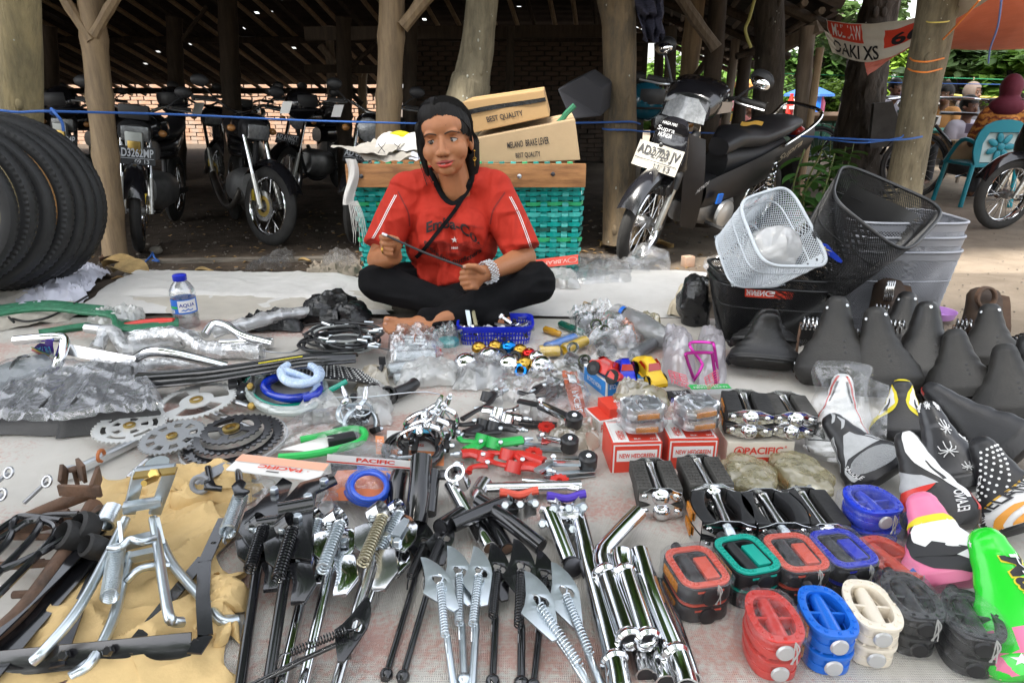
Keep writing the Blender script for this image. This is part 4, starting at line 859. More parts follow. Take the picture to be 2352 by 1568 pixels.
m=MB();m.grid(onbot(-.05,1.5,.06,.097),14,3);ob('panel',m,white,lo);ob('lettering',textmb('AQUA',onbot(.05,1.3,.075,.088,.0012),bold=.02),mat('navy print',(.01,.03,.3),.4),lo);m=MB();m.grid(onbot(-1.3,-.1,.072,.079,.0009),12,2);ob('panel',m,greenplastic,lo);m=MB();m.grid(onbot(-.95,-.4,.058,.068,.0012),10,2);ob('panel',m,white,lo)
m=MB()
for i in range(9):m.grid(onbot(-.9+.05*i,-.88+.05*i,.060,.067,.0018),1,1)
ob('barcode',m,printblack,lo)
pk=MB().poly([onbot(.1,1.1,.062,.072,.0014)(u,v) for u,v in((0,.2),(.25,.8),(.4,.5),(.6,1),(.8,.5),(1,.8),(1,.5),(.8,.2),(.6,.6),(.4,.15),(.25,.4))]);ob('mountain_mark',pk,blueplastic,lo)
seatfilm=film('shiny film',(.8,.82,.86),op=.24,milky=.24,rough=.08,bs=18,bump=.4)
for i,(q,h_) in enumerate([([(130,1018),(385,985),(330,868),(235,862)],.055),([(-70,1010),(150,1010),(240,880),(60,870)],.05)]):
 t=T('packed_saddle',['black seat in shiny crinkled film beside the slotted chainring','black seat in shiny crinkled film cut by the left edge'][i],'seat',G(*q[0]),'seats wrapped in film')
 P=[G(*c) for c in q]
 def fn(u,v,P=P,h_=h_):
  p=(P[0]*(1-u)+P[1]*u)*(1-v)+(P[3]*(1-u)+P[2]*u)*v;e=min(u,1-u,v,1-v);p.z=.012+h_*min(1,e*9)**.5+.006*nz(p,12);return p
 m=MB();m.grid(fn,24,20);ob('pad',m,leather,t)
 def fn2(u,v,P=P,h_=h_):
  u2,v2=u*1.04-.02,v*1.04-.02;p=(P[0]*(1-u2)+P[1]*u2)*(1-v2)+(P[3]*(1-u2)+P[2]*u2)*v2;e=min(u,1-u,v,1-v)
  p.z=.012+h_+.004-.014*max(0,1-e*25)+.008*max(0,1-7*abs(nz((p.x*1.6+p.y,p.y*.9-p.x*.5,0),6,2)))+.005*max(0,1-6*abs(nz(p,15,4)))+.004*nz(p,7,5);return p
 m=MB();m.grid(fn2,90,80);ob('film',m,seatfilm,t,ang=28)
 for j in range(3):ob('rib',MB().tube([fn(.15+.3*j,.1)+V((0,0,.004)),fn(.2+.3*j,.9)+V((0,0,.004))],.004,6),rubber,t)
t=T('grey_roll','rolled grey cover in clear plastic held by a black band','roll',G(40,890));a,b=G(-70,905,.045),G(112,852,.045)
m=MB().tube([a+(b-a)*(i/20) for i in range(21)],[.05+.004*nz((i*.3,0,0),1) for i in range(21)],22);ob('cover',m,mat('grey vinyl',(.22,.24,.24),.45,var=.3),t)
m=MB().tube([a+(b-a)*(i/30) for i in range(33)],.054,26)
for i,v in enumerate(m.v):m.v[i]=v+V((0,0,1))*.012*(1-2*abs(nz(v,22,3)))*.6
ob('film',m,clear2,t,ang=25);ob('band',MB().tube([a+(b-a)*.68+V((0,.058*cos(q),.058*sin(q))) for q in[i*pi/8 for i in range(16)]],.004,6,closed=True),rubber,t)
t=T('snack_wrapper','purple wrapper with red and yellow stripes and blue lettering','wrapper',G(95,830))
wp=[G(72,805,.1),G(128,838,.05),G(120,780,.13),G(86,790,.14)]
wf=lambda u,v:(wp[0]*(1-u)+wp[1]*u)*(1-v)+(wp[3]*(1-u)+wp[2]*u)*v+V((0,-.01,.01))*nz((u*4,v*4,0),1)
m=MB();m.grid(wf,14,8);ob('foil',m,mat('purple foil',(.1,.04,.38),.25),t)
for c_,v0,v1 in((redplastic,.05,.22),(yellow,.22,.32),(greenplastic,.32,.38)):m=MB();m.grid(lambda u,v:wf(u,lerp(v0,v1,v))+V((0,-.003,.002)),12,2);ob('stripe',m,c_,t)
ob('lettering',textmb('Gran',lambda u,v:wf(lerp(.15,.9,u),lerp(.42,.85,v))+V((0,-.004,.003)),bold=.03),mat('sky blue print',(.1,.45,.8),.4),t)
t=T('raffia_strap','twisted green raffia strap trailing over the beige sack','strap',G(150,720));gr=mat('green raffia',(.03,.2,.1),.5,var=.4,vs=40)
for j in range(5):ob('strand',tuben([G(x,y+j*4-8,.03+.008*j) for x,y in[(-30,718),(50,706),(120,702),(190,710),(255,718),(268,742),(300,750),(380,742),(410,738)]],[.008]*49,6,6),gr,t)
ob('strand',tuben([G(x,y,.02) for x,y in[(90,765),(170,752),(260,742),(330,740)]],.012,6),gr,t)
t=T('string','thin black cord knotted on the beige sack','cord',G(60,735));ob('cord',tuben([G(x,y,.035) for x,y in[(20,728),(32,740),(28,732),(60,738),(100,732),(140,715),(200,680)]],.004,6),rubber,t)
m=MB();c0=G(268,730,.03)
def rg(u,v):
 a=2*pi*u;b=2*pi*v;R_=.065;r_=.024*(1+.5*nz((cos(a)*3,sin(a)*3,b),1.3));return c0+V((cos(a)*(R_+r_*cos(b)),sin(a)*(R_*.75+r_*cos(b)),r_*sin(b)*1.2+.012*nz((cos(a)*4,sin(a)*4,b*2),2)))
m.grid(rg,60,16,True,True);one('plastic_bag',m,milky,'twisted clear bag ring beside the green strap','plastic bag',ang=25)
# black cable bundle, bags, long guard, braided cables
t=T('cable_bundle','heap of coiled black brake cables with silver end fittings','cable',G(780,780));rn=random.Random(4)
for i in range(26):
 cx,cy_=778+rn.uniform(-26,26),778+rn.uniform(-22,16);a0=rn.uniform(0,6.3);w=rn.uniform(48,84);hgt=rn.uniform(14,26);z0=.012+.07*rn.random();sp=rn.uniform(1.0,1.9)
 ob('cable',tuben([G(cx+w*cos(a0+q*sp),cy_+hgt*sin(a0+q*sp),z0+.012*sin(q*2+i)) for q in[j*.45 for j in range(13)]],.0037,6,4),blackmatt if i%7 else mat('grey cable',(.3,.31,.3),.5),t)
for i in range(22):
 x,y=760+rn.uniform(-40,110),770+rn.uniform(-35,40);a=rn.uniform(-.5,.4);p=G(x,y,.06+.04*rn.random());q=p+V((cos(a),sin(a),rn.uniform(-.3,.2)))*.028;ob('ferrule',MB().tube([p,q],.0048,7),zinc,t)
for pts in([(850,745),(880,742),(900,735)],[(720,760),(690,800),(640,810),(560,795)],[(840,790),(900,805),(950,806)]):ob('inner_wire',tuben([G(x,y,.03) for x,y in pts],.0025,5),steel,t)
blob('plastic_bag',G(765,712,.05),(.075,.06,.06),blackbag,'black plastic bag standing behind the cable heap','plastic bag',.5,16,1);blob('plastic_bag',G(810,725,.035),(.06,.05,.045),blackbag,'low black plastic bag just behind the coiled cables','plastic bag',.5,18,5)
crumple('plastic_bag',[(535,772),(700,768),(690,735),(590,742)],blackbag,'flattened black plastic bag left of the cable heap','plastic bag',.03,.02,16,40,20,.015,.015,6)
t=T('long_guard','long glossy black chain guard lying above the hoses','chain guard',G(560,860));P=smoothpath([G(320,880,.05),G(480,866,.06),G(600,848,.07),G(700,832,.085),G(760,828,.085),G(820,824,.075)],6)
m=MB();n=len(P);m.grid(lambda u,v:P[min(n-1,int(u*(n-1)+.5))]+V((0,-.026*sin((v-.5)*pi*1.0)*(1.25-.6*u),.024*cos((v-.5)*pi)*(1.2-.5*u))),n-1,10);ob('guard',m,blackpaint,t)
ob('edge_bead',MB().tube([p+V((0,-.028*(1.25-.6*i/n),0)) for i,p in enumerate(P)],.004,6),blackpaint,t);ob('gold_line',MB().tube([P[i]+V((0,-.013,.022)) for i in range(12,19)],.0016,5),printyellow,t)
t=T('braided_cables','bundle of black braided cables with white flecks','cable',G(720,865));flk=mat('white fleck',(.7,.7,.68),.5)
for j in range(7):
 pts=smoothpath([G(590+j*6,848+j*4,.03),G(680,838+j*4,.05),G(760,842+j*4,.05),G(820+j*4,852+j*4,.045),G(860+j*3,870+j*3,.03)],9);c=ob('cable',MB().tube(pts,.0058,8),blackmatt,t);m=MB()
 for i in range(1,len(pts)-1):
  for a in(0,2.1,4.2):m.ell(pts[i]+V((0,cos(a+i),abs(sin(a+i))))*.0056,(.0026,.0014,.0014),n=5,m=3)
 ob('fleck',m,flk,c)
def hose(label,c,rx,ry,r,mt,turns,h,tail=None,seed=0):
 t=T('coiled_hose',label,'hose',G(*c),'coiled coloured hoses');rn=random.Random(seed);P=[]
 for i in range(int(turns*14)+1):a=2*pi*i/14+seed;k=1+.08*sin(i*.7+seed);P.append(G(c[0]+rx*k*cos(a),c[1]+ry*k*sin(a),h+.008*(i/14)+.004*sin(i)))
 if tail:P+=[G(*p) for p in tail]
 ob('hose',tuben(P,r,9,4),mt,t);return t
hose('coiled teal green hose, widest of the hose pile',(655,892),88,44,.0075,mat('green hose',(.0,.3,.2),.15,coat=.5),3,.012,((760,895,.05),(795,876,.06)),.6)
hose('coiled white braided hose around the green one',(658,897),84,48,.0088,film('white hose',(.75,.82,.78),op=.3,milky=.7),2,.03,((690,950,.02),(740,942,.02)),2.0)
hose('coiled deep blue hose inside the pile',(672,888),62,27,.0095,mat('blue hose',(.005,.03,.42),.15,coat=.5),2,.035,None,1.2)
hose('pale blue braided hose coil on top of the pile',(690,858),44,22,.0105,mat('pale blue hose',(.42,.56,.8),.25,col2=(.62,.72,.85),vs=120),2,.075,((725,880,.06),(720,905,.05)),3.5)
# GOODS: middle and right
def lf2(c,rz,sc=1.0,h=.0):
 c=V(c);R=Matrix.Rotation(rz,3,'Z')*1.0
 return lambda x,y,z:c+R@V((x*sc,y*sc,0))+V((0,0,z*sc+h))
t=T('bolt_bundle','bundle of steel axle bolts held by a rubber band','bolts',G(955,785))
for i in range(6):p=G(925+(i%3)*6,775+(i%3)*7,.05+.016*(i//3));d=V((.05,-.004,.0));b=ob('bolt',MB().lathe([(.0065,0),(.0072,.004),(.0065,.008),(.0072,.012),(.0065,.05)],10,p,d),zinc,t);ob('nut',MB().hexn(p+d,d,.009,.008),zinc,t)
ob('rubber_band',MB().tube([G(955,782,.06)+V((0,.028*cos(q),.022*sin(q))) for q in[i*pi/6 for i in range(12)]],.0025,5,closed=True),mat('brown strap',(.4,.12,.03)),t)
knurl=mat('knurled zinc',(.66,.72,.74),.35,1,bump=.7,bs=260)
for i,(x0,y0,x1,y1,h) in enumerate([(905,800,1000,793,.05),(905,822,1000,815,.035),(892,850,985,838,.03),(905,872,985,862,.015)]):
 t=T('axle_peg',['knurled steel peg topmost of the pile by the bells','knurled steel peg second from the top of the pile','film wrapped steel peg with a tapered end','knurled steel peg at the bottom of the pile'][i],'peg',G(x0,y0),'knurled steel pegs')
 a,b=G(x0,y0,h),G(x1,y1,h);d=b-a
 ob('barrel',MB().lathe([(.012,0),(.0165,.002),(.0165,d.length*.9),(.012,d.length)],18,a,d),knurl,t);ob('film',MB().tube([a+d*q for q in(-.02,.2,.5,.8,1.05,1.2)],[.02,.021,.02,.021,.018,.006],12,cap=False),clear,t)
crumple('plastic_bag',[(880,870),(1015,860),(1010,790),(900,800)],clear,'clear bag spread over the steel pegs','plastic bag',.03,.04,18,30,24,.03,.01,12)
t=T('plastic_basket','blue plastic tray with slotted sides full of small parts','basket',G(1135,800));f0,f1,b1,b0=G(1052,806),G(1222,800),G(1218,762),G(1060,764)
bw,bd=.235,.115;c=(f0+f1+b1+b0)/4;R=Matrix.Rotation(.02,3,'Z');H=.07;bw=(f1-f0).length;bd=.13
def rr_(w,d,r,n=6):
 out=[]
 for cx,cy_,a0 in((w/2-r,d/2-r,0),(-w/2+r,d/2-r,pi/2),(-w/2+r,-d/2+r,pi),(w/2-r,-d/2+r,3*pi/2)):
  for i in range(n+1):a=a0+i/n*pi/2;out.append((cx+r*cos(a),cy_+r*sin(a)))
 return out
def wall(m,w,d,r,z0,z1,tp,n=6):
 A=rr_(w,d,r,n);B=rr_(w*tp,d*tp,r,n);k=len(A);b=len(m.v)
 m.v+=[c+R@V((x,y,z0)) for x,y in B]+[c+R@V((x,y,z1)) for x,y in A]
 m.f+=[(b+i,b+(i+1)%k,b+k+(i+1)%k,b+k+i) for i in range(k)]
m=MB();wall(m,bw*1.06,bd*1.1,.03,H-.012,H,.99);wall(m,bw*1.0,bd*1.04,.03,H-.02,H,.99);A=rr_(bw*1.06,bd*1.1,.03);B=rr_(bw,bd*1.04,.03);k=len(A);b=len(m.v);m.v+=[c+R@V((x,y,H)) for x,y in A]+[c+R@V((x,y,H)) for x,y in B];m.f+=[(b+i,b+(i+1)%k,b+k+(i+1)%k,b+k+i) for i in range(k)]
ob('rim',m,deepblue,t);m=MB();m.poly([c+R@V((x,y,.004)) for x,y in rr_(bw*.9,bd*.9,.02)]);ob('base',m,deepblue,t)
P0=rr_(bw*.92,bd*.94,.025,5);P1=rr_(bw,bd*1.03,.03,5);m=MB()
def onwall(s,z):
 n=len(P0);q=s*n;i=int(q)%n;k_=q-int(q);a=V(P0[i]).lerp(V(P0[(i+1)%n]),k_);b_=V(P1[i]).lerp(V(P1[(i+1)%n]),k_);p=a.lerp(b_,z);return c+R@V((p.x,p.y,.004+(H-.018)*z))
def perim(k_):
 n=len(P1);ds=[(V(P1[(i+1)%n])-V(P1[i])).length for i in range(n)];tot=sum(ds);x=k_*tot
 for i,d_ in enumerate(ds):
  if x<=d_:return(i+x/d_)/n
  x-=d_
 return 1
for i in range(70):a=perim(i/70);b_=perim((i+.5)/70);m.add([onwall(a,0),onwall(b_,0),onwall(b_,1),onwall(a,1)],[(0,1,2,3)])
for z in(.0,.33,.64):m.grid(lambda u,v:onwall(perim(u),z+.12*v),120,1)
tag(ob('slotted_side',m,deepblue,t,smooth=False),kind='stuff')
rn=random.Random(9);mts=[chromeworn,zinc,darksteel,steel,whitepaper,blackmatt,chrome]
kinds=['bolt','cable_clip','washer','spanner_bit','valve']
for i in range(46):
 p=c+R@V((rn.uniform(-.42,.42)*bw,rn.uniform(-.4,.4)*bd,.02+.05*rn.random()**1.3));d=V((rn.uniform(-1,1),rn.uniform(-1,1),rn.uniform(-.3,.5))).normalized();k=i%5;mm=MB();s=rn.uniform(.7,1.3)
 if k==0:mm.lathe([(.004*s,0),(.004*s,.03*s),(.008*s,.03*s),(.008*s,.037*s)],8,p,d)
 elif k==1:mm.bar(p,p+d*.04*s,.012*s,.004)
 elif k==2:mm.tube([p+(V((cos(q),sin(q),.4*cos(q))))*.012*s for q in[j*pi/6 for j in range(12)]],.003,5,closed=True)
 elif k==3:mm.bar(p,p+d*.055*s,.008*s,.006)
 else:mm.lathe([(.006*s,0),(.009*s,.008*s),(.004*s,.014*s),(.004*s,.024*s)],8,p,d)
 one(['loose_bolt','cable_clip','washer','spanner_bit','tyre_valve'][k],mm,mts[i%7],['small','short','round','flat','stubby'][k]+' '+['worn chrome','zinc','dark steel','grey steel','white','black','shiny chrome'][i%7]+' '+['bolt','clip','washer','spanner bit','valve'][k]+' heaped '+('left' if p.x<c.x-.04 else 'right' if p.x>c.x+.04 else 'mid')+('-front' if p.y<c.y else '-back')+' in the blue tray','small part','loose small parts in the blue tray')
one('flat_tool',MB().bar(c+V((-.08,-.01,.05)),c+V((-.095,.03,.12)),.014,.002),zinc,'shiny flat blade sticking up at the left of the blue tray','tool')
one('marker_rod',MB().tube([c+V((-.06,-.03,.06)),c+V((-.075,.04,.10))],.006,8),mat('dull brass',(.3,.27,.16),.5),'greenish rod sticking up from the blue tray','rod')
one('jar_cover',MB().lathe([(.03,0),(.034,.006),(.034,.02),(.028,.026),(.001,.027)],26,G(1030,795,.0)),mat('teal lid',(.01,.3,.3),.4),'teal plastic lid beside the blue tray','lid')
crumple('plastic_bag',[(985,822),(1050,818),(1055,780),(1005,775)],clear2,'crinkled clear bag half over the teal lid','plastic bag',.04,.02,20,26,22,.03,.01,14)
blob('reflector',G(1000,808,.02),(.018,.014,.018),redplastic,'dark red reflector inside the clear bag by the lid','reflector',.15,12,3)
def bell(label,p,r,mt,fancy=False,up=(0,-.35,1),h=.03):
 c_=G(*p,h);t=T('bicycle_bell',label,'bell',(c_.x,c_.y,0),'bicycle bells');ax=V(up).normalized()
 pr=[(r*cos(a),r*.82*sin(a)) for a in[i*pi/2/8 for i in range(9)]];pr[-1]=(r*.08,r*.82);pr=[(r*.98,-.003)]+pr
 if fancy:pr=[(r*.98,-.004)]+[(r*(1+.03*(i%2))*cos(a),r*.95*sin(a)) for i,a in enumerate([i*pi/2/14 for i in range(14)])]+[(r*.1,r*.95)]
 ob('dome',MB().lathe(pr,22,c_,ax),mt,t);ob('knob',MB().lathe([(r*.16,0),(r*.16,r*.1),(r*.05,r*.14)],10,c_+ax*r*.83,ax),chrome if mt is chrome else brass,t);ob('base',MB().lathe([(r*.5,-r*.55),(r*.85,-r*.25),(r*.9,0)],16,c_,ax),blackmatt,t)
 ob('lever',MB().bar(c_+V((r*.7,-r*.4,-r*.3)),c_+V((r*1.25,-r*.5,-r*.2)),.008,.004),blackmatt,t)
bg2=mat('blue lacquer',(.01,.2,.65),.12,.9);br2=mat('red lacquer',(.55,.02,.02),.12,.9)
for a in[('chrome bell at the lower left of the bells',(1068,838),.036,chrome,False,(-.5,-.7,.8)),('big chrome bell in the middle front of the bells',(1125,822),.036,chrome,False,(.2,-.5,1)),('gold ribbed bell hanging at the left under the tray',(1100,800),.022,gold,True),('gold ribbed bell beside the bright blue bell',(1137,797),.022,gold,True),('bright blue bell below the tray rim',(1168,797),.024,bg2),('gold bell at the right below the tray corner',(1195,806),.022,gold,True,(.4,-.5,.9)),('gold netted bell lowest in the middle of the bells',(1205,836),.023,gold,True,(0,-.9,.7)),('red bell behind the lowest gold bell',(1215,812),.02,br2),('shiny chrome bell rightmost of the bells',(1245,842),.034,chrome,False,(.3,-.6,.9)),('small chrome bell half hidden behind the red bell',(1232,822),.024,chrome),('chrome bell tucked low between the gold bells',(1168,838),.03,chrome,False,(.1,-.8,.7))]:bell(*a)
for i,(x,y) in enumerate([(1150,815),(1183,820),(1195,850),(1100,825)]):one('bell_clamp',MB().tube([G(x,y,.02)+V((.014*cos(q),.006*sin(q),.014*sin(q))) for q in[j*pi/6 for j in range(12)]],.006,6,closed=True),bg2 if i==2 else blackmatt,['black bell clamp under the bright blue bell','black bell clamp right of the blue bell','bright blue clamp in front of the lowest gold bell','black bell clamp by the left gold bell'][i],'clamp','bell clamps')
def driver(label,a,b,e,mt,r=.012):
 A_,B_,E_=G(*a,.02),G(*b,.02),G(*e,.012);t=T('screwdriver',label,'screwdriver',A_);d=B_-A_;L_=d.length
 ob('handle',MB().lathe([(r*.6,0),(r,L_*.08),(r*1.05,L_*.6),(r*.8,L_*.75),(r*.95,L_*.9),(r*.6,L_)],8,A_,d),mt,t);ob('shaft',MB().tube([B_,E_],.003,6),chrome,t)
driver('screwdriver with an amber yellow handle',(1250,755),(1288,768),(1300,772),mat('amber plastic',(.5,.26,.02),.15,coat=.5));driver('screwdriver with a dark green and black handle',(1285,743),(1340,765),(1356,774),mat('dark green plastic',(.01,.09,.06),.2,coat=.5),.014)
t=T('spanner','chrome spanner lying in front of the amber screwdriver','spanner',G(1300,775));ob('shaft',MB().bar(G(1280,790,.012),G(1318,772,.012),.012,.005),chrome,t);ob('jaw',plate(arc(.5,1.0,.5,5.2,14),[],lambda x,y,z:G(1324,769,.01)+V((x*.017,y*.017,z)),.005),chrome,t)
def grip(label,a,b,mt,r=.0165,h=.03,cat='grip',film_=True,grp='handlebar grips in bags',endm=None):
 A_,B_=G(*a,h),G(*b,h);d=B_-A_;L_=d.length;t=T('handlebar_grip',label,cat,(A_.x,A_.y,0),grp);ob('tube',MB().lathe([(r*.7,.0),(r*1.15,.0),(r*1.15,.008),(r,.012)]+[(r*(1.0 if i%2 else .93),.012+(L_-.014)*i/14) for i in range(15)]+[(r*.9,L_)],18,A_,d,cap=False),mt,t)
 ob('end',MB().lathe([(.001,.006),(r*.7,.004),(r*.7,.0)],14,A_,d,cap=False),endm or mt,t)
 if film_:ob('film',MB().tube([A_+d*q for q in(-.1,0,.3,.6,.9,1.15)],[r*.9,r*1.3,r*1.25,r*1.3,r*1.25,r*.5],12,cap=False),clear2,t)
gb=mat('mid blue rubber',(.05,.2,.6),.4)
for a in[('blue grip with open end facing left',(1258,800),(1320,776),gb),('yellow grip lying under the blue grip',(1240,808),(1285,806),yellow),('yellow grip with a round end right of the blue grip',(1298,802),(1345,782),yellow),('black chrome collared grip in crinkled film',(1305,822),(1362,845),blackmatt),('black grip with flat round end facing us',(1380,792),(1400,770),blackmatt),('second black grip lower beside the flat end one',(1383,810),(1408,800),blackmatt),('black grip at the right of the bag heap',(1455,815),(1505,785),mat('dark grey rubber',(.08,.085,.09),.5))]:grip(*a)
t=T('packed_tube','frosted bag holding two blue ended black tubes','tube pack',G(1470,760))
for i,(x,y) in enumerate([(1430,716),(1452,738)]):
 A_,B_=G(x,y,.075-.03*i),G(x+75,y+36,.06-.03*i);d=B_-A_;ob('tube',MB().lathe([(.013,0),(.019,0),(.019,.02),(.018,d.length)],18,A_,d,cap=False),blackmatt,t);ob('blue_end',MB().lathe([(.013,.01),(.013,-.002),(.0195,-.002),(.0195,.012)],20,A_,d,cap=False),blueplastic,t)
m=MB();A_,B_=G(1418,722,.05),G(1535,778,.05);m.tube([A_+(B_-A_)*q for q in(0,.1,.3,.5,.7,.9,1.0)],[.04,.042,.04,.04,.036,.03,.02],20,cap=False);
for i,v in enumerate(m.v):m.v[i]=v+V((0,0,.012))*nz(v,25)
ob('bag',m,greyfilm,t,ang=30)
t=T('film_pack','flat black part in glittering crinkled film','pack',G(1365,750));crumple('board',[(1325,775),(1420,770),(1410,732),(1318,730)],blackmatt,'','',.004,.02,8,16,12,0,.004,2,parent=t);crumple('film',[(1312,782),(1428,776),(1418,724),(1305,724)],clear2,'','',.035,.03,26,40,30,0,.012,3,parent=t)
for i,a in enumerate([([(1340,800),(1460,810),(1470,745),(1380,750)],greyfilm,'greyish bag heap of collars behind the toy cars'),([(1400,800),(1475,795),(1470,735),(1410,742)],film('orange film',(.8,.2,.05),op=.2,milky=.6),'orange red bag showing between the clear bags'),([(1405,790),(1530,800),(1510,750),(1440,740)],amberfilm,'yellowish torn bag along the frosted tube pack'),([(1340,850),(1480,850),(1475,780),(1370,775)],clear2,'crinkled clear bag behind the red toy car')]):
 crumple('plastic_bag',a[0],a[1],a[2],'plastic bag',.025,.015,14,34,26,.03,.015,20+i)
for i,(x,y,r) in enumerate([(1372,748,.02),(1392,760,.016),(1345,830,.018),(1318,800,.017)]):one('steel_collar',MB().lathe([(r*.7,0),(r,0),(r*1.1,.006),(r,.014),(r*.7,.014)],20,G(x,y,.045),(-.4,-.7,.5),cap=False),chrome,['chrome collar topmost in the clear bags','small chrome collar below the topmost one','chrome collar on the crinkled grip','chrome collar left of the black grips'][i],'collar','chrome collars')
def carbox(name,label,A,w,d,h,rz,mt,cat='box',group=None):
 """Carton standing with its near left bottom corner at A; local x right, y away."""
 t=T(name,label,cat,A,group);R=Matrix.Rotation(rz,3,'Z');f=lambda x,y,z:V(A)+R@V((x,y,z))
 m=MB();ps=[f(0,0,0),f(w,0,0),f(w,d,0),f(0,d,0)];m.prism(ps,(0,0,h));ob('carton',m,mt,t,smooth=False,bev=.0012);return t,f
def face(t,f,w,d,h,side,u0,u1,v0,v1,mt,txt=None,bold=.01,e=.0009,name='panel',flipu=False):
 def fn(u,v):
  u=1-u if flipu else u;v=1-v if flipu else v;a,b=lerp(u0,u1,u),lerp(v0,v1,v)
  return f(a*w,-e,b*h) if side=='front' else(f(a*w,b*d,h+e) if side=='top' else(f(-e,(1-a)*d,b*h) if side=='left' else f(w+e,a*d,b*h)))
 if txt:return ob('lettering',textmb(txt,fn,bold=bold),mt,t)
 m=MB();m.grid(fn,1,1);return ob(name,m,mt,t,smooth=False)
boxblue=mat('blue carton',(.02,.22,.62),.4)
c0=G(1392,918);rz=yaw((1392,918),(1335,872));t,f=carbox('horn_box','blue carton with white edges under the red toy car',c0,.062,.13,.052,rz,whitepaper,group='blue horn cartons')
for s_,u in(('front',(.06,.94)),('top',(.06,.94)),('left',(.04,.96))):face(t,f,.062,.13,.052,s_,u[0],u[1],.08,.92,boxblue)
face(t,f,.062,.13,.052,'front',.12,.85,.55,.78,printwhite,'BICYCLE',flipu=True,e=.002);face(t,f,.062,.13,.052,'top',.25,.75,.55,.8,orange,e=.002);face(t,f,.062,.13,.052,'left',.2,.8,.35,.6,printwhite,'BICYCLE HORN',e=.002)
c0=G(1428,905);t,f=carbox('horn_box','pale topped blue carton under the yellow toy car',c0,.098,.075,.045,yaw((1428,905),(1424,875)),whitepaper,group='blue horn cartons')
face(t,f,.098,.075,.045,'front',.03,.97,.08,.86,boxblue);face(t,f,.098,.075,.045,'top',.04,.96,.06,.5,boxblue);face(t,f,.098,.075,.045,'top',.3,.7,.6,.85,boxblue,'BIKE HORN',flipu=True,e=.002)
def toycar(label,p,rz,L_,mt,wm,h,roll=0,pitch=0.0):
 C=G(*p,h);t=T('toy_car',label,'toy car',(C.x,C.y,0),'toy car horns');R=Matrix.Rotation(rz,3,'Z')@Matrix.Rotation(pitch,3,'X')@Matrix.Rotation(roll,3,'Y');w=L_*.46
 prof=[(-.5,.02,.86),(-.5,.12,.9),(-.44,.19,.95),(-.2,.24,1.0),(-.06,.38,.72),(.2,.40,.7),(.36,.26,.95),(.48,.22,.92),(.5,.05,.85)]
 m=MB();n=len(prof)
 def fn(u,v):
  k=u*(n-1);i=min(int(k),n-2);q=k-i;a,b=prof[i],prof[i+1];y,z,ww=[lerp(a[j],b[j],q) for j in range(3)];an=(v-.5)*pi;x=.5*w*ww*(abs(sin(an))**.6)*(1 if an>0 else-1);zz=z*(abs(cos(an))**.35)
  return C+R@V((x,y*L_,zz*L_))
 m.grid(fn,24,18);m.add([C+R@V((sx*.46*w,sy*.48*L_,.02*L_)) for sx,sy in((-1,-1),(1,-1),(1,1),(-1,1))],[(0,1,2,3)]);ob('body',m,mt,t)
 def up(x,y0,y1,z0,z1):return[C+R@V((-x*w,y0*L_,z0*L_)),C+R@V((x*w,y0*L_,z0*L_)),C+R@V((x*.8*w,y1*L_,z1*L_)),C+R@V((-x*.8*w,y1*L_,z1*L_))]
 ob('windscreen',MB().poly(up(.36,-.185,-.075,.27,.40)),wm,t);ob('rear_window',MB().poly(up(.33,.36,.22,.30,.42)),wm,t)
 for s_ in(-1,1):ob('side_window',MB().poly([C+R@V((s_*.44*w,y*L_,z*L_)) for y,z in((-.12,.26),(.22,.27),(.14,.36),(-.05,.35))]),wm,t)
 for s_ in(-1,1):
  for y in(-.3,.3):ob('wheel',MB().lathe([(.02,0),(.085*L_,0),(.085*L_,.05*w),(.02,.05*w)],12,C+R@V((s_*.43*w,y*L_,.04*L_)),R@V((s_,0,0))),blackmatt,t)
wr_=mat('red window',(.4,.02,.01),.1,coat=.5)
toycar('red toy car lying tipped on the blue carton',(1392,862),.75,.105,redplastic,wr_,.055,.5,.1);toycar('blue toy car in the middle with a red windscreen',(1436,863),.05,.10,deepblue,wr_,.05,0,.15);toycar('yellow toy car with a red sunroof',(1490,862),.35,.115,yellow,wr_,.045,0,.25)
t=T('bottle_cage','magenta wire bottle cage standing in a clear bag','bottle cage',G(1625,880));mg=mat('magenta anodised',(.5,.03,.32),.2,.6)
Yc=G(1620,888).y;pt=lambda x,y,dy=0:D(x,y,Yc+dy)
ob('wire',tuben([pt(1652,888),pt(1648,850),pt(1640,795),pt(1632,787,.02),pt(1590,786,.03),pt(1586,797,.02),pt(1610,830,.0),pt(1612,842,-.01),pt(1594,872,-.02),pt(1590,868)],.0042,8),mg,t);ob('wire',tuben([pt(1645,886,-.04),pt(1636,818,-.05),pt(1630,810,-.06),pt(1580,811,-.05),pt(1577,822,-.05),pt(1592,866,-.03)],.0042,8),mg,t)
prt=mat('red film print',(.6,.05,.1),.5)
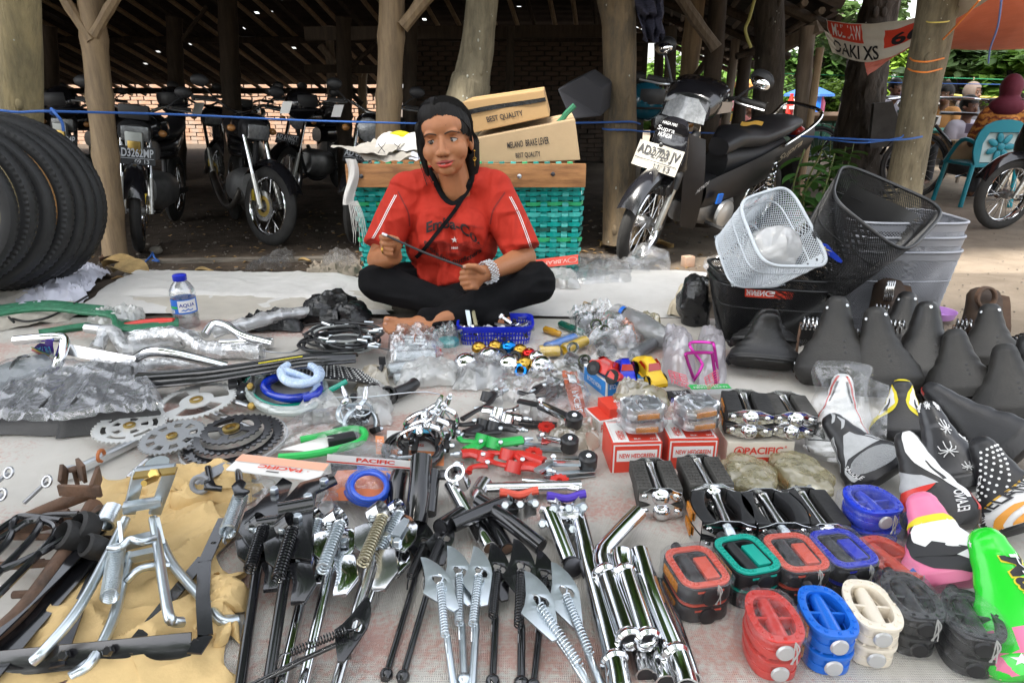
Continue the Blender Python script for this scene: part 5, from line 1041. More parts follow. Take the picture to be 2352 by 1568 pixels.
for i,(q,lb) in enumerate([([(1515,888),(1595,905),(1590,800),(1520,790)],'clear printed bag left of the magenta cage'),([(1598,905),(1665,890),(1660,800),(1600,795)],'clear printed bag under the magenta cage')]):
 t=T('printed_bag',lb,'plastic bag',G(*q[0]),'clear bags with red print');crumple('film',q,film('printed film',(.86,.83,.9),op=.22,milky=.38,bs=25),'','',.03,.03,12,34,28,.05,.01,31+i,parent=t)
 A_=G(q[0][0]+28,q[0][1]-8,.06);B_=G(q[1][0]-10,q[1][1]-12,.06);C2=G(q[0][0]+20,q[0][1]-38,.085)
 ob('lettering',textmb('PACIFIC' if not i else 'QUANTITY',quadfn(A_,B_,A_+(C2-A_)*.35),bold=.01),prt,t);m=MB()
 for k in range(4):m.tube([A_+(C2-A_)*(.45+.18*k),B_+(C2-A_)*(.45+.18*k)],.0012,4)
 for k in range(3):m.tube([A_+(B_-A_)*(.3*k)+(C2-A_)*.45,A_+(B_-A_)*(.3*k)+(C2-A_)*1.0],.0012,4)
 tag(ob('printed_table',m,prt,t),kind='stuff')
c0=G(1540,930);t,f=carbox('axle_box','long black carton with a blue end behind the green one',c0,.155,.04,.022,.12,blackmatt);face(t,f,.155,.04,.022,'top',.58,.98,.15,.85,deepblue);face(t,f,.155,.04,.022,'top',.08,.5,.3,.75,printgrey,'B.B. AXLE',flipu=True,e=.002);face(t,f,.155,.04,.022,'front',.0,.06,.1,.9,deepblue)
c0=G(1592,930,.0);t,f=carbox('chain_box','grey and green chain carton lying behind the rubber pedals',c0,.11,.06,.03,.06,mat('grey carton',(.35,.36,.35),.5));face(t,f,.11,.06,.03,'top',.02,.98,.5,.98,greenplastic);face(t,f,.11,.06,.03,'top',.1,.9,.56,.74,printwhite,'U-PM-CHAIN',flipu=True,e=.002);face(t,f,.11,.06,.03,'top',.2,.75,.78,.95,printwhite,'W-GERMANY',flipu=True,e=.002)
blob('plastic_bag',G(1470,925,.04),(.06,.05,.04),film('olive film',(.45,.4,.24),op=.25,milky=.72,bs=30),'olive yellow crumpled bag on the small red cartons','plastic bag',.4,22,4)
crumple('plastic_bag',[(1405,975),(1500,965),(1480,925),(1425,930)],film('dusty film',(.6,.56,.45),op=.22,milky=.65,bs=30),'dull yellowish film trailing from the olive bag','plastic bag',.04,.04,16,30,24,.02,.012,41)
redc=mat('red carton',(.66,.055,.03),.42)
t,f=carbox('brake_box','small white and red carton with an open flap',G(1375,1000),.075,.08,.035,.35,whitepaper,group='red and white cartons');face(t,f,.075,.08,.035,'top',.05,.5,.05,.95,redc);face(t,f,.075,.08,.035,'front',.06,.6,.2,.8,redc,'PACIFIC',e=.002);ob('flap',MB().prism([f(.078,0,.03),f(.11,-.01,.005),f(.11,.05,.005),f(.078,.06,.03)],(0,0,.001)),whitepaper,t)
t,f=carbox('brake_box','small red carton lying on the open white one',G(1400,965,.03),.08,.07,.028,.3,redc,group='red and white cartons');face(t,f,.08,.07,.028,'top',.3,.7,.4,.6,printwhite,'deal',e=.002)
def hedge(label,A,w,d,h,rz):
 t,f=carbox('pedal_box',label,A,w,d,h,rz,redc,group='red NEW HEDGREEN cartons');k=(t,f,w,d,h)
 face(*k,'front',.03,.97,.04,.96,whitepaper);face(*k,'front',.06,.94,.0,.92,redc,e=.0014);face(*k,'front',.1,.9,.45,.8,whitepaper,e=.002);face(*k,'front',.15,.85,.56,.70,redc,'NEW HEDGREEN',.02,e=.003)
 face(*k,'top',.03,.97,.03,.97,whitepaper);face(*k,'top',.07,.93,.06,.94,redc,e=.0014);face(*k,'top',.07,.35,.02,.9,whitepaper,e=.002);face(*k,'top',.15,.3,.1,.5,redc,'NEW',.02,e=.003);face(*k,'top',.46,.6,.1,.16,printwhite,'BLK',.02,e=.003);face(*k,'top',.78,.93,.1,.16,printwhite,'QTY',.02,e=.003)
 return t
a,b=G(1402,1092),G(1512,1085);w=(b-a).length;hedge('red NEW HEDGREEN carton, left of the two',a,w*1.02,.10,.075,atan2(b.y-a.y,b.x-a.x)*.5)
a,b=G(1530,1082),G(1640,1075);hedge('red NEW HEDGREEN carton, right of the two',a,w*1.02,.10,.075,0.03)
a=G(1665,1075);t,f=carbox('pedal_box','cream carton with red PACIFIC print under the rubber pedals',a,.142,.10,.062,.02,mat('cream card',(.74,.68,.58),.55));k=(t,f,.142,.10,.062)
face(*k,'front',.0,1,.0,.42,redc);face(*k,'front',.26,.83,.55,.82,redc,'PACIFIC',.025,e=.002);face(*k,'front',.4,.8,.12,.26,printwhite,'FOR PEDAL',.01,e=.002);face(*k,'front',.855,.89,.76,.86,redc,'R',.0,e=.002)
ob('logo_ring',plate(circ(.011,20),[circ(.0085,20)],lambda x,y,z:f(.025+x,-.002-z,.042+y),.0004),redc,t);ob('logo_mark',MB().poly([f(.025,-.0025,.049),f(.0185,-.0025,.037),f(.0315,-.0025,.037)]),redc,t)
# pedals
def pedal_root(label,p,rz,h=0,group='bicycle pedals'):
 C=G(*p,.008);C.z+=h;return T('bicycle_pedal',label,'pedal',C,group,rz)
dupc=[]
def lob(n,m,mt,t,**k):return ob(n,m,mt,t,local=True,**k)
def rubber_pedal(label,p,rz,h=0,w=.085,l=.105,th=.028,style=0,bm=None):
 t=pedal_root(label,p,rz,h);bm=bm or dustrubber
 for s_ in(-1,1):
  m=MB();x0=s_*w*.32
  if style==2:
   pts=[(x0+s_*.01*cos(q*1.3)-.0*s_,q*l/2/1.2) for q in[-1.2+2.4*i/10 for i in range(11)]];o_=[(x+s_*w*.12,y) for x,y in pts];i_=[(x-s_*w*.12,y) for x,y in reversed(pts)]
   m.prism([V((x,y,0)) for x,y in o_+i_],(0,0,th));lob('block',m,bm,t,bev=.002);e=MB()
   e.grid(lambda u,v:V((o_[int(u*10)][0]+s_*.0025,o_[int(u*10)][1],th*v)),10,2);lob('side_strip',e,chrome,t);r_=MB();r_.box((o_[5][0]+s_*.0035,0,th*.5),(.003,l*.4,th*.6));lob('reflector',r_,orange,t)
  else:
   m.box((x0,0,th/2),(w*.34,l,th));lob('block',m,bm,t,bev=.003)
   if style==0:
    g=MB()
    for i in range(9):
     for j in range(3):g.box((x0+(j-1)*w*.1,(i-4)*l/9.6,th),(w*.085,l*.07,.005),taper=.45)
    tag(lob('knobs',g,bm,t,smooth=False),kind='stuff')
   else:lob('reflector',MB().box((x0+s_*w*.175,0,th*.5),(.003,l*.45,th*.5)),orange,t)
 lob('spindle',MB().lathe([(.009,-l*.5),(.010,-l*.4),(.0085,-l*.1),(.009,l*.3),(.011,l*.5)],16,(0,0,th/2),(0,1,0)),chromeworn,t)
 for s_ in(-1,1):
  o_=[(-w*.46,-.008),(-w*.3,-.012),(-.016,-.017),(.016,-.017),(w*.3,-.012),(w*.46,-.008),(w*.46,.008),(w*.3,.012),(.016,.018),(-.016,.018),(-w*.3,.012),(-w*.46,.008)]
  lob('end_plate',plate(o_,[],lambda x,y,z:V((x,s_*(l/2+.002+z),th/2+y)),.003),chrome if s_<0 else chromeworn,t,bev=.001)
 if style!=2:lob('end_cap',MB().lathe([(.015,0),(.0165,.003),(.014,.010),(.008,.015),(.001,.0165)],18,(0,-l/2-.004,th/2),(0,-1,0)),chrome,t)
 else:lob('axle_thread',MB().lathe([(.008,0)]+[(.0085-.0008*(i%2),.004+.002*i) for i in range(10)],14,(0,-l/2-.004,th/2),(0,-1,0)),zinc,t)
 for s_ in(-1,1):lob('nut',MB().lathe([(.006,0),(.006,.004),(.003,.006)],10,(s_*w*.34,-l/2-.004,th/2),(0,-1,0)),chrome,t)
 return t
y0=yaw((1505,1180),(1480,1075))
rubber_pedal('lower studded rubber pedal left of the pair before the cartons',(1508,1150),y0,0);rubber_pedal('upper studded rubber pedal left of the pair before the cartons',(1500,1150),y0+.05,.032)
rubber_pedal('lower studded rubber pedal right of the pair before the cartons',(1617,1140),yaw((1640,1165),(1580,1050)),0);rubber_pedal('upper studded rubber pedal right of the pair before the cartons',(1612,1140),yaw((1640,1165),(1580,1050)),.032)
rubber_pedal('smooth block pedal with amber sides, lower on the cream carton',(1702,1036),yaw((1715,1050),(1690,970)),.064,.1,.1,.028,1,rubber);rubber_pedal('smooth block pedal with amber sides, upper on the cream carton',(1702,1036),yaw((1715,1050),(1690,970)),.094,.1,.1,.028,1,rubber)
rubber_pedal('block pedal with steel bolts at the right end of the carton, lower',(1795,1036),yaw((1812,1050),(1780,970)),.064,.095,.1,.024,1,dustrubber);rubber_pedal('block pedal with steel bolts at the right end of the carton, upper',(1797,1034),yaw((1812,1050),(1770,970)),.09,.095,.1,.024,1,dustrubber)
for i,(p,n_,f_,lb) in enumerate([((1652,1222),(1668,1260),(1630,1160),'left of the curved pair'),((1768,1225),(1790,1250),(1735,1160),'right of the curved pair')]):
 rubber_pedal('curved chrome sided pedal, lower one, '+lb,p,yaw(n_,f_),0,.098,.1,.026,2,blackmatt);rubber_pedal('curved chrome sided pedal, upper one, '+lb,p,yaw(n_,f_),.03,.098,.1,.026,2,blackmatt)
rubber_pedal('worn black block pedal beside the wrapped blue pedal',(1862,1215),yaw((1895,1245),(1830,1150)),.02,.085,.11,.03,1,rubber)
def alloy_pedal(label,p,rz,h):
 t=pedal_root(label,p,rz,h,'alloy cage pedals in film');w,l,th=.085,.07,.022
 o_=[]
 for i in range(28):a=2*pi*i/28;o_.append((w/2*(abs(cos(a))**.5)*(1 if cos(a)>0 else-1),l/2*(abs(sin(a))**.5)*(1 if sin(a)>0 else-1)))
 m=MB();n=28
 for k,(sc,z) in enumerate(((1,0),(1,th),(.9,th),(.9,0))):m.v+=[V((x*sc,y*sc,z+(.004 if k in(1,2) and i%2 else 0))) for i,(x,y) in enumerate(o_)]
 for k in range(4):
  for i in range(n):m.f.append((k*n+i,k*n+(i+1)%n,((k+1)%4)*n+(i+1)%n,((k+1)%4)*n+i))
 lob('cage',m,alu,t,ang=25);lob('barrel',MB().lathe([(.012,-l*.45),(.010,0),(.013,l*.45),(.006,l*.6),(.006,l*.8)],14,(0,0,th/2),(0,1,0)),chrome,t);lob('cross_bar',MB().box((0,0,th*.5),(w*.9,.012,.01)),alu,t,bev=.002);lob('reflector',MB().box((0,-l/2-.003,th*.45),(w*.55,.004,th*.5)),orange,t)
 g=MB().ell((0,0,th*.5),(w*.6,l*.66,th*.85),n=30,m=18)
 for i,v in enumerate(g.v):g.v[i]=v*(1+.13*(1-2*abs(nz(v,45,i%2))))
 lob('film',g,clear2,t,ang=25);return t
y0=yaw((1490,1010),(1470,930));alloy_pedal('film wrapped alloy pedal on the left red carton, lower',(1468,1052),.12,.078);alloy_pedal('film wrapped alloy pedal on the left red carton, upper',(1466,1052),.2,.108);alloy_pedal('film wrapped alloy pedal on the right red carton, lower',(1590,1045),.25,.078);alloy_pedal('film wrapped alloy pedal on the right red carton, upper',(1588,1045),.35,.106)
def rrect(w,l,r,n=5):return rr_(w,l,r,n)
def reflector_pedal(label,p,rz,h,pad,w=.082,l=.098,th=.03):
 t=pedal_root(label,p,rz,h,'black pedals with coloured pads');A=rrect(w,l,.024)
 m=MB();n=len(A);hole=rrect(w*.62,l*.68,.012)
 lob('body',plate(A,[hole],lambda x,y,z:V((x,y,z)),th*.85),blackmatt,t,bev=.002);lob('pad_ring',plate(rrect(w*.95,l*.95,.022),[rrect(w*.70,l*.74,.014)],lambda x,y,z:V((x,y,th*.85+.0005+z)),.004),pad,t,bev=.001)
 g=MB()
 for i in range(0,n):x,y=A[i];g.box((x*.84,y*.85,th*.85+.005),(.006,.006,.003),taper=.6)
 for s_ in(-1,1):
  for k in range(8):g.box((s_*w*.405,(k-3.5)*l*.075,th*.85+.005),(.009,.004,.003),taper=.6)
 tag(lob('studs',g,pad,t,smooth=False),kind='stuff')
 lob('floor',MB().box((0,0,th*.3),(w*.62,l*.68,.006)),blackmatt,t,smooth=False);lob('barrel',MB().tube([(-.006,-l*.33,th*.55),(-.008,l*.33,th*.6)],.0105,12),blackmatt,t)
 lob('half_pad',MB().box((w*.17,-.004,th*.8),(w*.26,l*.5,.008)),pad,t,bev=.001);lob('side_reflector',MB().box((-w*.5,0,th*.45),(.003,l*.5,th*.5)),orange,t);lob('end_boss',MB().lathe([(.014,0),(.014,.004),(.009,.006)],14,(0,-l/2,th*.4),(0,-1,0)),blackmatt,t);lob('axle',MB().tube([(-.004,l/2,th*.5),(-.004,l/2+.02,th*.5)],.008,10),blackmatt,t);lob('red_line',MB().box((0,-l*.496,th*.7),(w*.5,.002,.003)),pad,t);return t
wrapfilm=film('stretch film',op=.09,milky=.02,rough=.1,bs=60,bump=.7)
def wrap(label,p,rz,w,l,h,mt=None,seed=0):
 C=G(*p,.006);t=T('film_wrap',label,'film',C,'stretch film round stacked pedals',rz);m=MB();n=40;A=rrect(w*1.08,l*1.08,.026,9)
 n=len(A);K=10
 for j in range(K+1):
  z=h*j/K;sc=1.0 if j<K-1 else(1.0 if j==K-1 else .8)
  for i,(x,y) in enumerate(A):q=1+.035*nz((x,y,z*2),40,seed)+.02*nz((x,y,z),90,seed);m.v.append(V((x*q*sc,y*q*sc,z+(.002*nz((x,y,0),60)))))
 m.f=[(j*n+i,j*n+(i+1)%n,(j+1)*n+(i+1)%n,(j+1)*n+i) for j in range(K) for i in range(n)]
 b=len(m.v);m.v.append(V((0,0,h+.002)))
 for q in(.75,.5,.25):m.v+=[V((x*q,y*q,h+.003+.004*abs(nz((x*q,y*q,0),60,seed)))) for x,y in A]
 rg_=[K*n,b+1,b+1+n,b+1+2*n]
 for a_,c_ in zip(rg_[:-1],rg_[1:]):m.f+=[(a_+i,a_+(i+1)%n,c_+(i+1)%n,c_+i) for i in range(n)]
 m.f+=[(rg_[-1]+i,rg_[-1]+(i+1)%n,b) for i in range(n)]
 ob('film',m,wrapfilm,t,local=True,ang=25)
 k=MB();
 for i in range(5):k.tube(smoothpath([V((.01,-l*.53,h*.95)),V((.012+.004*sin(i),-l*.555,h*.8)),V((.01+.005*cos(i*2),-l*.56,h*.5))],4),.0009,4)
 tag(ob('gathered_film',k,milky,t,local=True),kind='stuff');return t
for i,(p,n_,f_,pad,nm,wp_) in enumerate([((1592,1375),(1640,1430),(1555,1290),orangered,'orange red',1),((1705,1345),(1745,1385),(1650,1270),teal,'teal',0),((1815,1340),(1850,1390),(1765,1270),orangered,'orange red',1),((1922,1330),(1960,1370),(1870,1270),deepblue,'blue',1)]):
 rz=yaw(n_,f_);where=['leftmost of its row','unwrapped between two wrapped red ones','third in its row','beside the red ring pedal'][i]
 reflector_pedal('lower black pedal with %s pad, %s'%(nm,where),p,rz,0,pad);reflector_pedal('upper black pedal with %s pad, %s'%(nm,where),p,rz+.03,.034,pad)
 if wp_:wrap('film round the %s padded pedals, %s'%(nm,where),p,rz,.084,.1,.072,None,i)
def ring_pedal(label,p,rz,h,mt,w=.070,l=.102,th=.03,capm=None,refl=False):
 t=pedal_root(label,p,rz,h,'moulded plastic ring pedals');A=[];B=[]
 for i in range(32):
  a=2*pi*i/32;x,y=cos(a),sin(a);k=.5*(1-.12*max(0,y));A.append((w*k*(abs(x)**.62)*(1 if x>0 else-1),l*.5*(abs(y)**.8)*(1 if y>0 else-1)))
 B=[(x*.70,y*.74) for x,y in A]
 lob('ring',plate(A,[B],lambda x,y,z:V((x*(1-.06*(z<th*.5)),y*(1-.05*(z<th*.5)),z)),th*.42),mt,t,bev=.002);m=MB();n=32
 lob('lower_ring',plate([(x*.9,y*.92) for x,y in A],[[(x*.72,y*.78) for x,y in A]],lambda x,y,z:V((x,y,z)),th),mt,t,bev=.002)
 lob('top_ring',plate(A,[B],lambda x,y,z:V((x,y,th+z-.004)),.006),mt,t,bev=.0015);lob('barrel',MB().lathe([(.012,-l*.46),(.0115,0),(.0105,l*.2),(.009,l*.42)],16,(0,0,th*.62),(0,1,0)),mt,t);lob('cross_web',MB().box((0,0,th*.6),(w*.75,.004,th*.6)),mt,t);lob('end_cap',MB().lathe([(.001,.0035),(.0105,.003),(.0125,0)],18,(0,-l*.5,th*.5),(0,-1,0)),capm or film('cap plastic',(.75,.75,.75),op=.25,milky=.8),t)
 if refl:lob('side_reflector',MB().box((-w*.47,-.01,th*.5),(.003,l*.3,th*.6)),orange,t)
 lob('axle',MB().tube([(0,l*.46,th*.5),(0,l*.46+.025,th*.5)],.008,10),blackmatt,t);g=MB()
 for i in range(0,32,2):x,y=A[i];g.box((x*.86,y*.88,th+.003),(.005,.005,.003),taper=.6)
 tag(lob('studs',g,mt,t,smooth=False),kind='stuff');return t
def filmed(label,p,rz,w,l,h,mt,seed):
 C=G(*p,.006);return wrap(label,p,rz,w*.94,l*.92,h*.96,mt,seed)
 g=MB().ell((0,0,h*.5),(w*.56,l*.56,h*.58),n=40,m=26)
 for i,v in enumerate(g.v):q=V((abs(v.x/w*2)**3+abs(v.y/l*2)**3,0,0)).length;g.v[i]=V((v.x*1.08,v.y*1.08,min(max(v.z,.002),h*1.04)))*(1+.06*(1-2*abs(nz(v,40,seed))))
 ob('film',g,mt,t,local=True,ang=25)
for i,(p,n_,f_,mt,nm,cm) in enumerate([((1762,1500),(1800,1568),(1720,1390),redplastic,'red',None),((1882,1488),(1925,1550),(1850,1400),blueplastic,'bright blue',None),((1982,1472),(2020,1555),(1935,1375),ivory,'ivory white',None),((2072,1450),(2110,1500),(2020,1355),blackmatt,'black',blackmatt),((2208,1495),(2250,1560),(2160,1380),blackmatt,'dusty black',blackmatt)]):
 rz=yaw(n_,f_);where=['at the front left in torn film','between the red and ivory ring pedals','between the blue and black ring pedals','next to the ivory ring pedals','rightmost beside the green saddle'][i]
 ring_pedal('lower %s ring pedal %s'%(nm,where),p,rz-.04,0,mt,capm=cm,refl=i==1);ring_pedal('upper %s ring pedal %s'%(nm,where),p,rz,.036,mt,capm=cm,refl=i==1)
 if i in(0,3,4):filmed('film round the %s ring pedals, %s'%(nm,where),p,rz,.078,.11,.078,clear2 if i else clear,50+i)
ring_pedal('single red ring pedal in film behind the blue padded ones',(2035,1325),yaw((2085,1350),(1985,1265)),.01,orangered,.078,.11);filmed('film over the single red ring pedal',(2035,1325),yaw((2085,1350),(1985,1265)),.085,.115,.05,clear2,61)
ring_pedal('translucent blue pedal in film, lower',(1990,1230),yaw((2040,1250),(1940,1150)),.0,mat('clear blue plastic',(.02,.05,.55),.12,coat=.6),.09,.09,.034);ring_pedal('translucent blue pedal in film, upper',(1985,1228),yaw((2040,1250),(1940,1150)),.04,MATS['clear blue plastic'],.09,.09,.034);filmed('film over the translucent blue pedals',(1987,1229),yaw((2040,1250),(1940,1150)),.096,.098,.08,clear2,66)
for i,(p,rz_,lb) in enumerate([((1716,1120),yaw((1760,1150),(1680,1050)),'yellowed bag holding a pedal, left of the two'),((1834,1114),yaw((1880,1150),(1780,1050)),'yellowed bag holding a pedal with a chrome end showing')]):
 rubber_pedal('block pedal inside the yellowed bag, '+['left','right'][i]+' of the two bags',p,rz_,.004,.075,.1,.026,1,dustrubber);C=G(*p,.006);t=T('pedal_bag',lb,'plastic bag',C,'yellowed pedal bags',rz_);g=MB().ell((0,0,.022),(.05,.070,.024),n=44,m=26)
 for j,v in enumerate(g.v):g.v[j]=V((v.x,v.y,max(v.z,.002)))*(1+.2*(1-2*abs(nz(v,26,i+70)))+.07*nz(v,70,i))
 ob('bag',g,amberfilm,t,local=True,ang=28)
t=T('multi_spanner','orange red folding multi spanner behind the carton pedals','spanner',G(1840,980));ob('arm',flat([(1800,925),(1812,935),(1855,985)],.011,.05,th=.005),orangered,t);ob('handle',MB().bar(G(1848,972,.05),G(1866,995,.03),.02,.01),orangered,t,bev=.002);ob('jaw',plate(arc(.55,1,1.2,5.6,14),[],lambda x,y,z:G(1796,920,.06)+V((x*.012,y*.014,z)),.004),orangered,t);ob('arm',flat([(1782,925),(1800,935),(1850,992)],.012,.044,th=.004),steel,t)
# stems, seat clamps, black tubes and chrome posts
def stem(label,pts,r,mt,head=None,clampm=None,h=.03,endm=None,grp='posts and stems'):
 t=T('steerer_tube',label,'stem',G(*pts[0][:2]),grp);P=[G(p[0],p[1],p[2] if len(p)>2 else h) for p in pts];ob('tube',tuben(P,r,16,6),mt,t)
 d=(P[-1]-P[-2]).normalized();ob('bore',MB().lathe([(r*.78,.0006),(.0005,.0006)],16,P[-1],d,cap=False),darksteel if endm is None else endm,t)
 if head:
  A_=G(*head[0]);ob('clamp',MB().lathe([(head[1]*.75,-.02),(head[1],-.02),(head[1],.02),(head[1]*.75,.02)],20,A_,head[2],cap=False),clampm or mt,t)
  ax=V(head[2]).normalized();sd_=ax.cross(V((0,-.5,1))).normalized();ob('clamp_bolt',MB().hexn(A_+sd_*head[1]*1.15,ax,.009,.014),zinc,t);ob('clamp_ear',MB().box(A_+sd_*head[1]*1.2,(.02,.012,.02)),clampm or mt,t,bev=.002)
 return t
stem('large glossy black steerer tube standing in front of the ring lock',[(955,1200,.03),(962,1140,.06),(968,1055,.09)],.021,blackpaint);stem('short black steerer tube at the left of its group',[(905,1185,.02),(912,1120,.05),(918,1090,.06)],.017,blackpaint);stem('black steerer tube with a pinch bolt at the right of its group',[(985,1180,.03),(990,1130,.05),(995,1085,.065)],.014,blackpaint)
one('pinch_bolt',MB().hexn(G(1008,1090,.06),(1,0,0),.01,.02),darksteel,'dark pinch bolt beside the black steerer tubes','bolt');one('tube_plug',MB().lathe([(.019,0),(.019,.02),(.001,.021)],20,G(956,1215,.01),(0,-.8,.5)),rubber,'round black end cap below the large steerer tube','cap')
stem('chrome quill stem with a brown bore standing behind the tubes',[(1110,1245,.02),(1080,1190,.03),(1035,1112,.05)],.0135,chrome,((1052,1098,.06),.02,(-.3,-.5,1)),chrome);stem('chrome stem lying sideways with a rusty clamp',[(1335,1118,.03),(1250,1120,.03),(1115,1123,.03)],.013,chromeworn,((1105,1122,.03),.017,(.3,1,0)),chromeworn)
stem('chrome tube lying behind the red and purple clamps',[(1200,1108,.03),(1260,1114,.03),(1330,1124,.03)],.011,chrome)
stem('crossed glossy black tube with a tapered end',[(1040,1205,.05),(1130,1165,.055),(1190,1140,.05)],.0135,blackpaint);stem('crossed glossy black tube pointing at the chrome posts',[(1100,1150,.05),(1160,1190,.05),(1243,1256,.035)],.0145,blackpaint);stem('chrome tube with a brown worn mouth under the crossed tubes',[(1085,1190,.03),(1105,1225,.025),(1125,1258,.02)],.014,chrome,endm=rust);stem('black tube half hidden beside the brown mouthed one',[(1115,1180,.03),(1140,1215,.025),(1165,1260,.02)],.013,blackpaint,endm=rust);stem('black tube showing its round mouth by the blue fin kickstand',[(1060,1180,.04),(1030,1200,.045),(1012,1212,.05)],.016,blackpaint)
def seatclamp(label,c,mt,rz=0,h=.05):
 C=G(*c,h);t=T('seat_clamp',label,'seat clamp',(C.x,C.y,0),'coloured seat clamps');R=Matrix.Rotation(rz,3,'Z');f=lambda x,y,z:C+R@V((x,y,z))
 m=MB();m.grid(lambda u,v:f(lerp(-.035,.035,u),-.012+.008*cos(u*2*pi),.0+.02*v+.006*cos(u*2*pi*1.0)),20,3);ob('cheek',m,chrome,t);m=MB();m.grid(lambda u,v:f(lerp(-.03,.03,u),-.024+.006*cos(u*2*pi),-.02+.035*v),20,3);ob('cheek',m,chrome,t)
 ob('pad',MB().tube([f(lerp(-.035,.035,i/10),-.002,.018+.004*cos(i*.63)) for i in range(11)],.0075,8),mt,t)
 for x in(-.027,0,.027):ob('bolt',MB().hexn(f(x,-.02,.004),(0,-.7,.6),.008,.016),zinc,t)
seatclamp('chrome seat clamp with a red top',(1192,1150),orangered,.1);seatclamp('chrome seat clamp with a purple blue top',(1300,1158),mat('purple rubber',(.07,.03,.4),.45),.1);seatclamp('chrome seat clamp turned below the purple one',(1285,1200),chromeworn,-.3,.03)
stem('chrome seat post under the purple clamp with a cut tip',[(1262,1175,.05),(1285,1230,.04),(1308,1290,.03)],.0145,chrome);one('post_tip',MB().lathe([(.004,0),(.016,0),(.016,.006),(.004,.008)],16,G(1314,1300,.025),(.3,-.9,.3)),darksteel,'dark round tip lying at the end of the cut chrome post','tip')
stem('longest chrome seat post from the purple clamp to the bottom edge',[(1325,1180,.04),(1345,1260,.035),(1365,1340,.03),(1410,1510,.03),(1425,1590,.03)],.0165,chrome);
stem('bent chrome seat post, its neck kinked to the right',[(1465,1180,.045),(1400,1250,.045),(1385,1275,.045),(1390,1310,.045),(1440,1458,.045)],.0165,chrome);stem('chrome post lying between the bent one and the long straight one',[(1428,1270,.055),(1435,1310,.05),(1482,1458,.045)],.0165,chrome);stem('straight chrome post at the right of its bundle',[(1468,1270,.045),(1500,1370,.04),(1555,1510,.03),(1578,1580,.03)],.0165,chrome);stem('short chrome post showing its mouth at the bottom edge',[(1450,1400,.012),(1462,1480,.012),(1482,1552,.012)],.014,chromeworn);stem('chrome post under the others ending at the bottom edge',[(1490,1400,.012),(1505,1480,.012),(1530,1570,.012)],.0155,chrome);stem('thin chrome post along the right side of the bundle',[(1510,1340,.015),(1550,1440,.015),(1590,1560,.015)],.013,chrome)
m=[((1443,1466,.046),'flared chrome ring on the mouth of the bent post'),((1485,1466,.046),'flared chrome ring on the mouth of the middle post'),((1388,1316,.047),'raised chrome collar on the bent post'),((1432,1316,.05),'raised chrome collar on the middle post'),((1410,1516,.03),'ridge ring low on the longest post'),((1548,1500,.032),'ridge ring low on the straight right post')]
for p,lb in m:one('collar_ring',MB().lathe([(.016,-.006),(.0195,-.003),(.0205,.003),(.017,.007),(.0145,.007)],20,G(*p),V((.2,-.95,-.05)),cap=False),chrome,lb,'ring','rings on the chrome posts')
# brakes, levers, derailleurs, packs, ring lock
def caliper(label,c,s,h,mt,tiltx=.5,rz=0):
 C=G(*c,h);t=T('brake_caliper',label,'brake caliper',(C.x,C.y,0),'brake calipers');R=Matrix.Rotation(rz,3,'Z')@Matrix.Rotation(tiltx,3,'X');f=lambda x,y,z:C+R@V((x*s,y*s,z*s))
 for k,sg in((0,1),(1,-1)):
  pth=[(sg*.1,.55),(sg*-.3,.45),(sg*-.75,.1),(sg*-.85,-.35),(sg*-.6,-.8)] if k==0 else[(.55,.85),(.2,.5),(.7,.2),(.85,-.3),(.65,-.8)]
  m=MB();
  P_=smoothpath([f(x,.12*k,y) for x,y in pth],5);m.tube(P_,[s*.13-.00*i for i in range(len(P_))],8,sq=.6);ob('arm',m,mt,t)
  e=f(pth[-1][0],.12*k-.1,pth[-1][1]);ob('brake_pad',MB().box(e,(.012,.045,.014),R),rubber,t,bev=.002);ob('bolt',MB().hexn(f(pth[-1][0]*1.15,-.1,pth[-1][1]),R@V((1 if pth[-1][0]>0 else-1,0,0)),.006,.012),zinc,t)
 ob('bolt',MB().lathe([(.008,0),(.008,.014),(.005,.018)],12,f(0,-.1,.5),R@V((0,-1,0))),chrome,t);ob('adjuster',MB().lathe([(.006,0),(.006,.02),(.004,.02),(.004,.03)],10,f(.55,0,.85),R@V((.4,0,1))),chrome,t);ob('spring_wire',MB().tube([f(-.5,.2,-.3),f(-.2,.2,.3),f(.2,.2,.3),f(.5,.2,-.3)],.002,5),zinc,t)
for i,(c,s,h,rz) in enumerate([((965,1000),.055,.07,.1),((985,985),.055,.075,-.05),((975,965),.05,.085,.15),((1005,955),.05,.08,-.2)]):caliper(['front chrome brake caliper of the caliper cluster','second chrome brake caliper right of the front one','chrome brake caliper high at the back of the cluster','rightmost chrome brake caliper of the cluster'][i],c,s,h,chrome,.35,rz)
caliper('zinc brake caliper with a black lever at the left',(825,960),.045,.05,zinc,-.5,.6);caliper('bluish zinc brake caliper lying on its side',(800,945),.04,.06,zinc,-.9,1.0)
